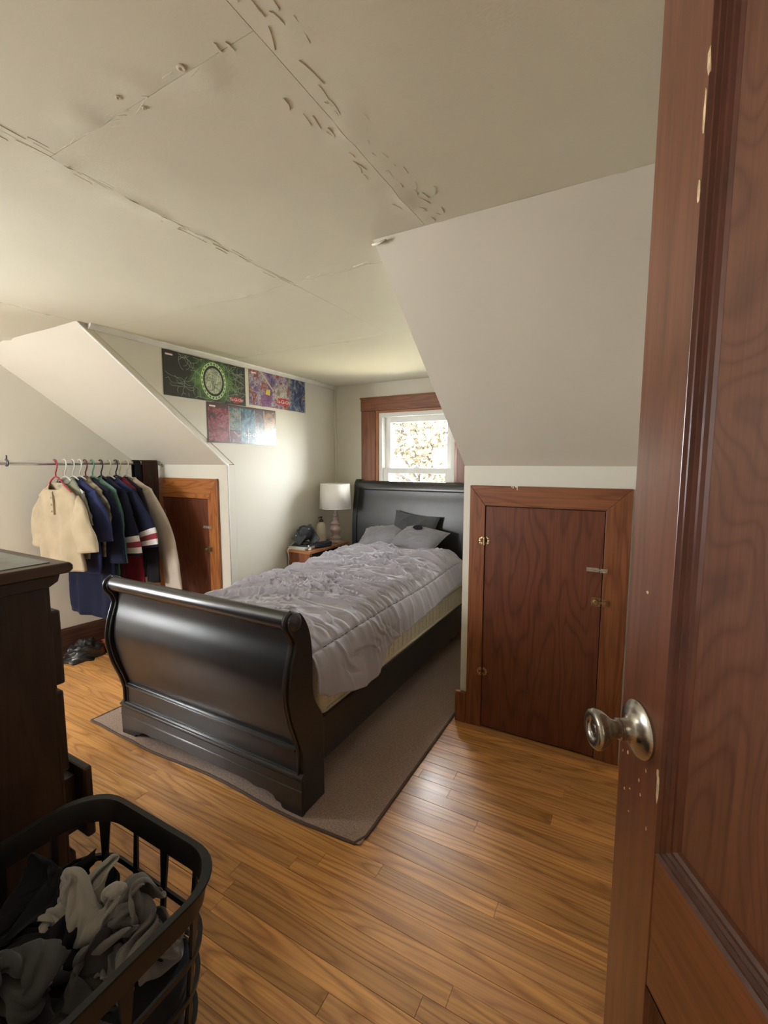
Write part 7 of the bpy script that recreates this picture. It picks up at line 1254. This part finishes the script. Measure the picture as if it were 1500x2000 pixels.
22,168,42,30,-8,13,19,7,13,3,22,18,-14,10,4,8,-3,20,11,2,11,12,-2,-7,-1,0,13,-5,7,12,19,2,-2,8,-8,-16,15,-13,-4,-19,2,-20,-8,10,-11,-6,-1,9,11,14,-10,-5,-6,-15,2,-10,-3,10,-3,2,8,-9,1,16,5,0,23,12,6,-10,-12,21,13,-3,14,19,-2,19,8,-9,22,2,-4,23,11,-9,12,10,-11,6,9,-4,11,6,-2,2,5,3,-5,6,11,-6,0,13,-12,10,0,-21,
0,189,51,37,-26,21,33,1,12,5,16,6,-9,15,12,-2,3,25,10,-1,15,0,5,-14,5,5,-7,7,5,4,5,2,10,15,-2,-6,10,-5,-13,13,-13,3,-5,-7,-17,-8,4,-13,-1,6,5,3,6,-5,-18,-5,-12,15,-5,2,10,-8,1,19,3,1,7,14,1,-10,-10,13,16,-1,12,12,-2,18,17,-7,14,1,-6,20,12,-5,15,8,-13,7,8,-5,4,3,1,7,6,3,1,3,5,-12,6,-2,-15,8,22,-2,
10,199,49,26,-24,13,24,-8,30,6,19,-3,-9,5,21,-5,9,18,3,-1,13,14,6,-5,-15,5,-11,6,7,1,6,3,4,17,6,-4,16,-15,-17,6,-8,3,15,-8,-2,17,2,-3,11,2,1,-17,5,-7,-10,1,-18,-2,-8,-12,13,-3,12,9,2,6,-2,5,4,10,-5,-7,1,6,14,16,-6,10,12,-4,16,7,-5,20,6,-5,14,12,-8,7,5,-9,3,3,2,9,8,1,0,0,-5,-14,6,14,-2,12,14,-14,
41,184,42,8,-12,10,14,-1,20,1,13,6,-7,8,18,-15,11,27,-6,8,5,10,5,7,-1,9,-8,3,8,-2,5,1,8,14,-1,3,4,-11,-19,-1,-16,-2,22,-4,-9,27,-4,-3,21,4,14,-3,8,-18,-6,-1,-18,-3,-10,4,13,-5,-12,-2,7,7,-6,1,-6,9,7,20,17,-5,-5,-2,3,13,15,-6,12,7,-5,17,8,-3,14,11,-8,10,2,-13,2,7,0,5,6,7,2,0,-7,-11,13,7,-8,4,19,-5,
53,195,40,13,-14,5,-5,11,15,-5,-15,17,-9,18,15,-8,10,19,6,18,4,-18,7,14,2,10,0,2,7,-4,7,-4,7,19,-1,5,3,-12,-18,-8,-20,-5,29,-9,-15,35,5,4,22,4,12,9,6,-20,-24,1,-6,6,-2,-15,-2,-11,-5,10,-2,-7,3,10,1,-4,-6,11,10,10,11,18,-4,4,-4,2,18,14,-7,12,9,-4,13,12,-8,10,2,-12,1,7,-3,4,1,7,6,12,4,0,-2,-5,-17,14,8,-9,
44,177,29,21,21,20,1,-18,8,-21,0,18,-14,18,22,12,19,5,-15,15,11,-11,12,9,-1,2,12,8,5,0,15,1,-1,19,-4,0,-2,-11,-20,4,-27,-4,23,-7,-11,38,8,1,26,7,10,-14,6,-19,-16,-7,-12,4,0,-19,-9,-9,1,0,-11,5,16,-1,-5,-3,16,5,15,2,8,16,2,6,9,3,18,3,-2,18,15,-6,7,10,-8,11,4,-12,1,5,-4,2,5,5,4,1,3,10,11,3,-9,0,-11,-14]),
}

def crumpled(name, label, key, mat, c, s, rz=0.0, flip=1.0, ruche=0.003):
    n, lo, hi, steps = CLOTH[key]
    q = np.array(steps, float).reshape(n, n, 3).cumsum(axis=1)
    P = (q/255.0-0.5)*(np.array(hi)-np.array(lo)); P[..., 0] *= flip; P *= np.array(s)
    ca, sa = math.cos(rz), math.sin(rz); X = P[..., 0]*ca-P[..., 1]*sa; Y = P[..., 0]*sa+P[..., 1]*ca
    # keep inside the basket
    mx, my = 0.186, 0.236
    X = np.clip(X+c[0]+0.915, -mx, mx)-c[0]-0.915; Y = np.clip(Y+c[1]-0.305, -my, my)-c[1]+0.305
    t = thing(name, label, 'clothing', c, 0, 'clothes in the laundry basket')
    MB().grid(np.stack([X, Y, P[..., 2]], -1)).build('cloth', mat, t, smooth=180, solid=0.004, subsurf=2)
    return t
f_fleece = fabric('pale_grey_fleece', (0.33, 0.31, 0.28), weave=500, bump=0.6); f_grey = fabric('mid_grey_jersey', (0.15, 0.14, 0.135)); f_char = fabric('charcoal_jersey', (0.050, 0.048, 0.047), sheen=0.1); f_blk = fabric('black_laundry', (0.012, 0.012, 0.015), sheen=0.05)
heap = thing('laundry_heap', 'black clothes filling the lower part of the laundry basket', 'clothing', (-0.915, 0.305, 0.012))
def heap_mesh():
    nu, nr = 72, 20; P = np.zeros((nr+9, nu, 3)); rg = random.Random(5)
    for i in range(nr+9):
        if i < 9: z = 0.36*i/9; sc_ = 0.955
        else: k = (i-9)/(nr-1); z = 0.36+0.05*(1-(1-k)**2); sc_ = 0.955*(1-k)+0.001
        p = bper(min(z, 0.45)); idx = np.linspace(0, 104, nu, endpoint=False).astype(int)
        P[i, :, :2] = p[idx]*sc_; P[i, :, 2] = z
        if i < 9: P[i, :, :2] *= (1-0.03*np.abs(vnoise(idx*0.22, idx*0+z*9, 4)))[:, None]
    top = np.clip((np.arange(nr+9)-8)/5, 0, 1)[:, None]
    P[..., 2] += top*0.030*fbm(P[..., 0]*11, P[..., 1]*11, 6, 3)
    return P
MB().grid(heap_mesh(), closed_u=True).build('cloth', f_blk, heap, smooth=180)
crumpled('black_garment', 'black garment in the far left corner of the laundry basket', 'dark_left', f_blk, (-1.01, 0.405, 0.455), (0.95, 1.0, 0.85))
crumpled('grey_shirt', 'mid-grey crumpled shirt against the right side of the laundry basket', 'grey_right', f_grey, (-0.795, 0.445, 0.460), (0.85, 0.75, 0.85))
crumpled('charcoal_shirt', 'charcoal crumpled shirt below the grey one, nearest the right rim', 'dark_left', f_char, (-0.80, 0.345, 0.430), (0.75, 0.6, 0.75), 1.9, -1.0)
crumpled('fleece_top', 'pale grey fleece top heaped in the middle of the basket', 'fleece', f_fleece, (-0.925, 0.405, 0.470), (0.78, 0.72, 0.62), 0.5)
crumpled('dark_shirt', 'dark grey shirt lying in front of the pale fleece in the basket', 'grey_right', f_char, (-0.88, 0.240, 0.445), (1.15, 0.95, 0.85), 0.9, -1.0)
crumpled('black_trousers', 'black trousers at the near end of the laundry basket', 'grey_right', f_blk, (-0.94, 0.17, 0.435), (1.0, 0.8, 0.7), 2.2)

# ------------------------------------------------------------------ small things on the floor by the left wall
bg = thing('plastic_bag', 'crumpled black plastic bag on the floor by the clothes', 'bag', (-3.36, 1.69, 0))
def blob(r, h, seed, amp=0.25):
    n, m_ = 48, 26; P = np.zeros((m_, n, 3)); th = np.linspace(0, 2*math.pi, n, endpoint=False)
    for i in range(m_):
        a = math.pi/2*i/(m_-1); rr = math.cos(a)
        k = 1+amp*fbm(np.cos(th)*3.1+7, np.sin(th)*3.1+i*0.35, seed, 4)
        P[i, :, 0] = r[0]*rr*np.cos(th)*k; P[i, :, 1] = r[1]*rr*np.sin(th)*k; P[i, :, 2] = h*math.sin(a)*(1+amp*0.8*fbm(np.cos(th)*rr*4, np.sin(th)*rr*4, seed+5, 3))
    return P
MB().grid(blob((0.11, 0.13), 0.12, 3, 0.22), closed_u=True).build('film', plain('black_film', (0.02, 0.02, 0.022), 0.3, coat=0.3), bg, smooth=180)
og = thing('orange_cloth', 'small crumpled orange cloth on the floor behind the footboard', 'cloth', (-3.36, 1.90, 0))
MB().grid(blob((0.11, 0.09), 0.075, 9, 0.3), closed_u=True).build('cloth', fabric('orange_cotton', (0.55, 0.13, 0.03)), og, smooth=180)
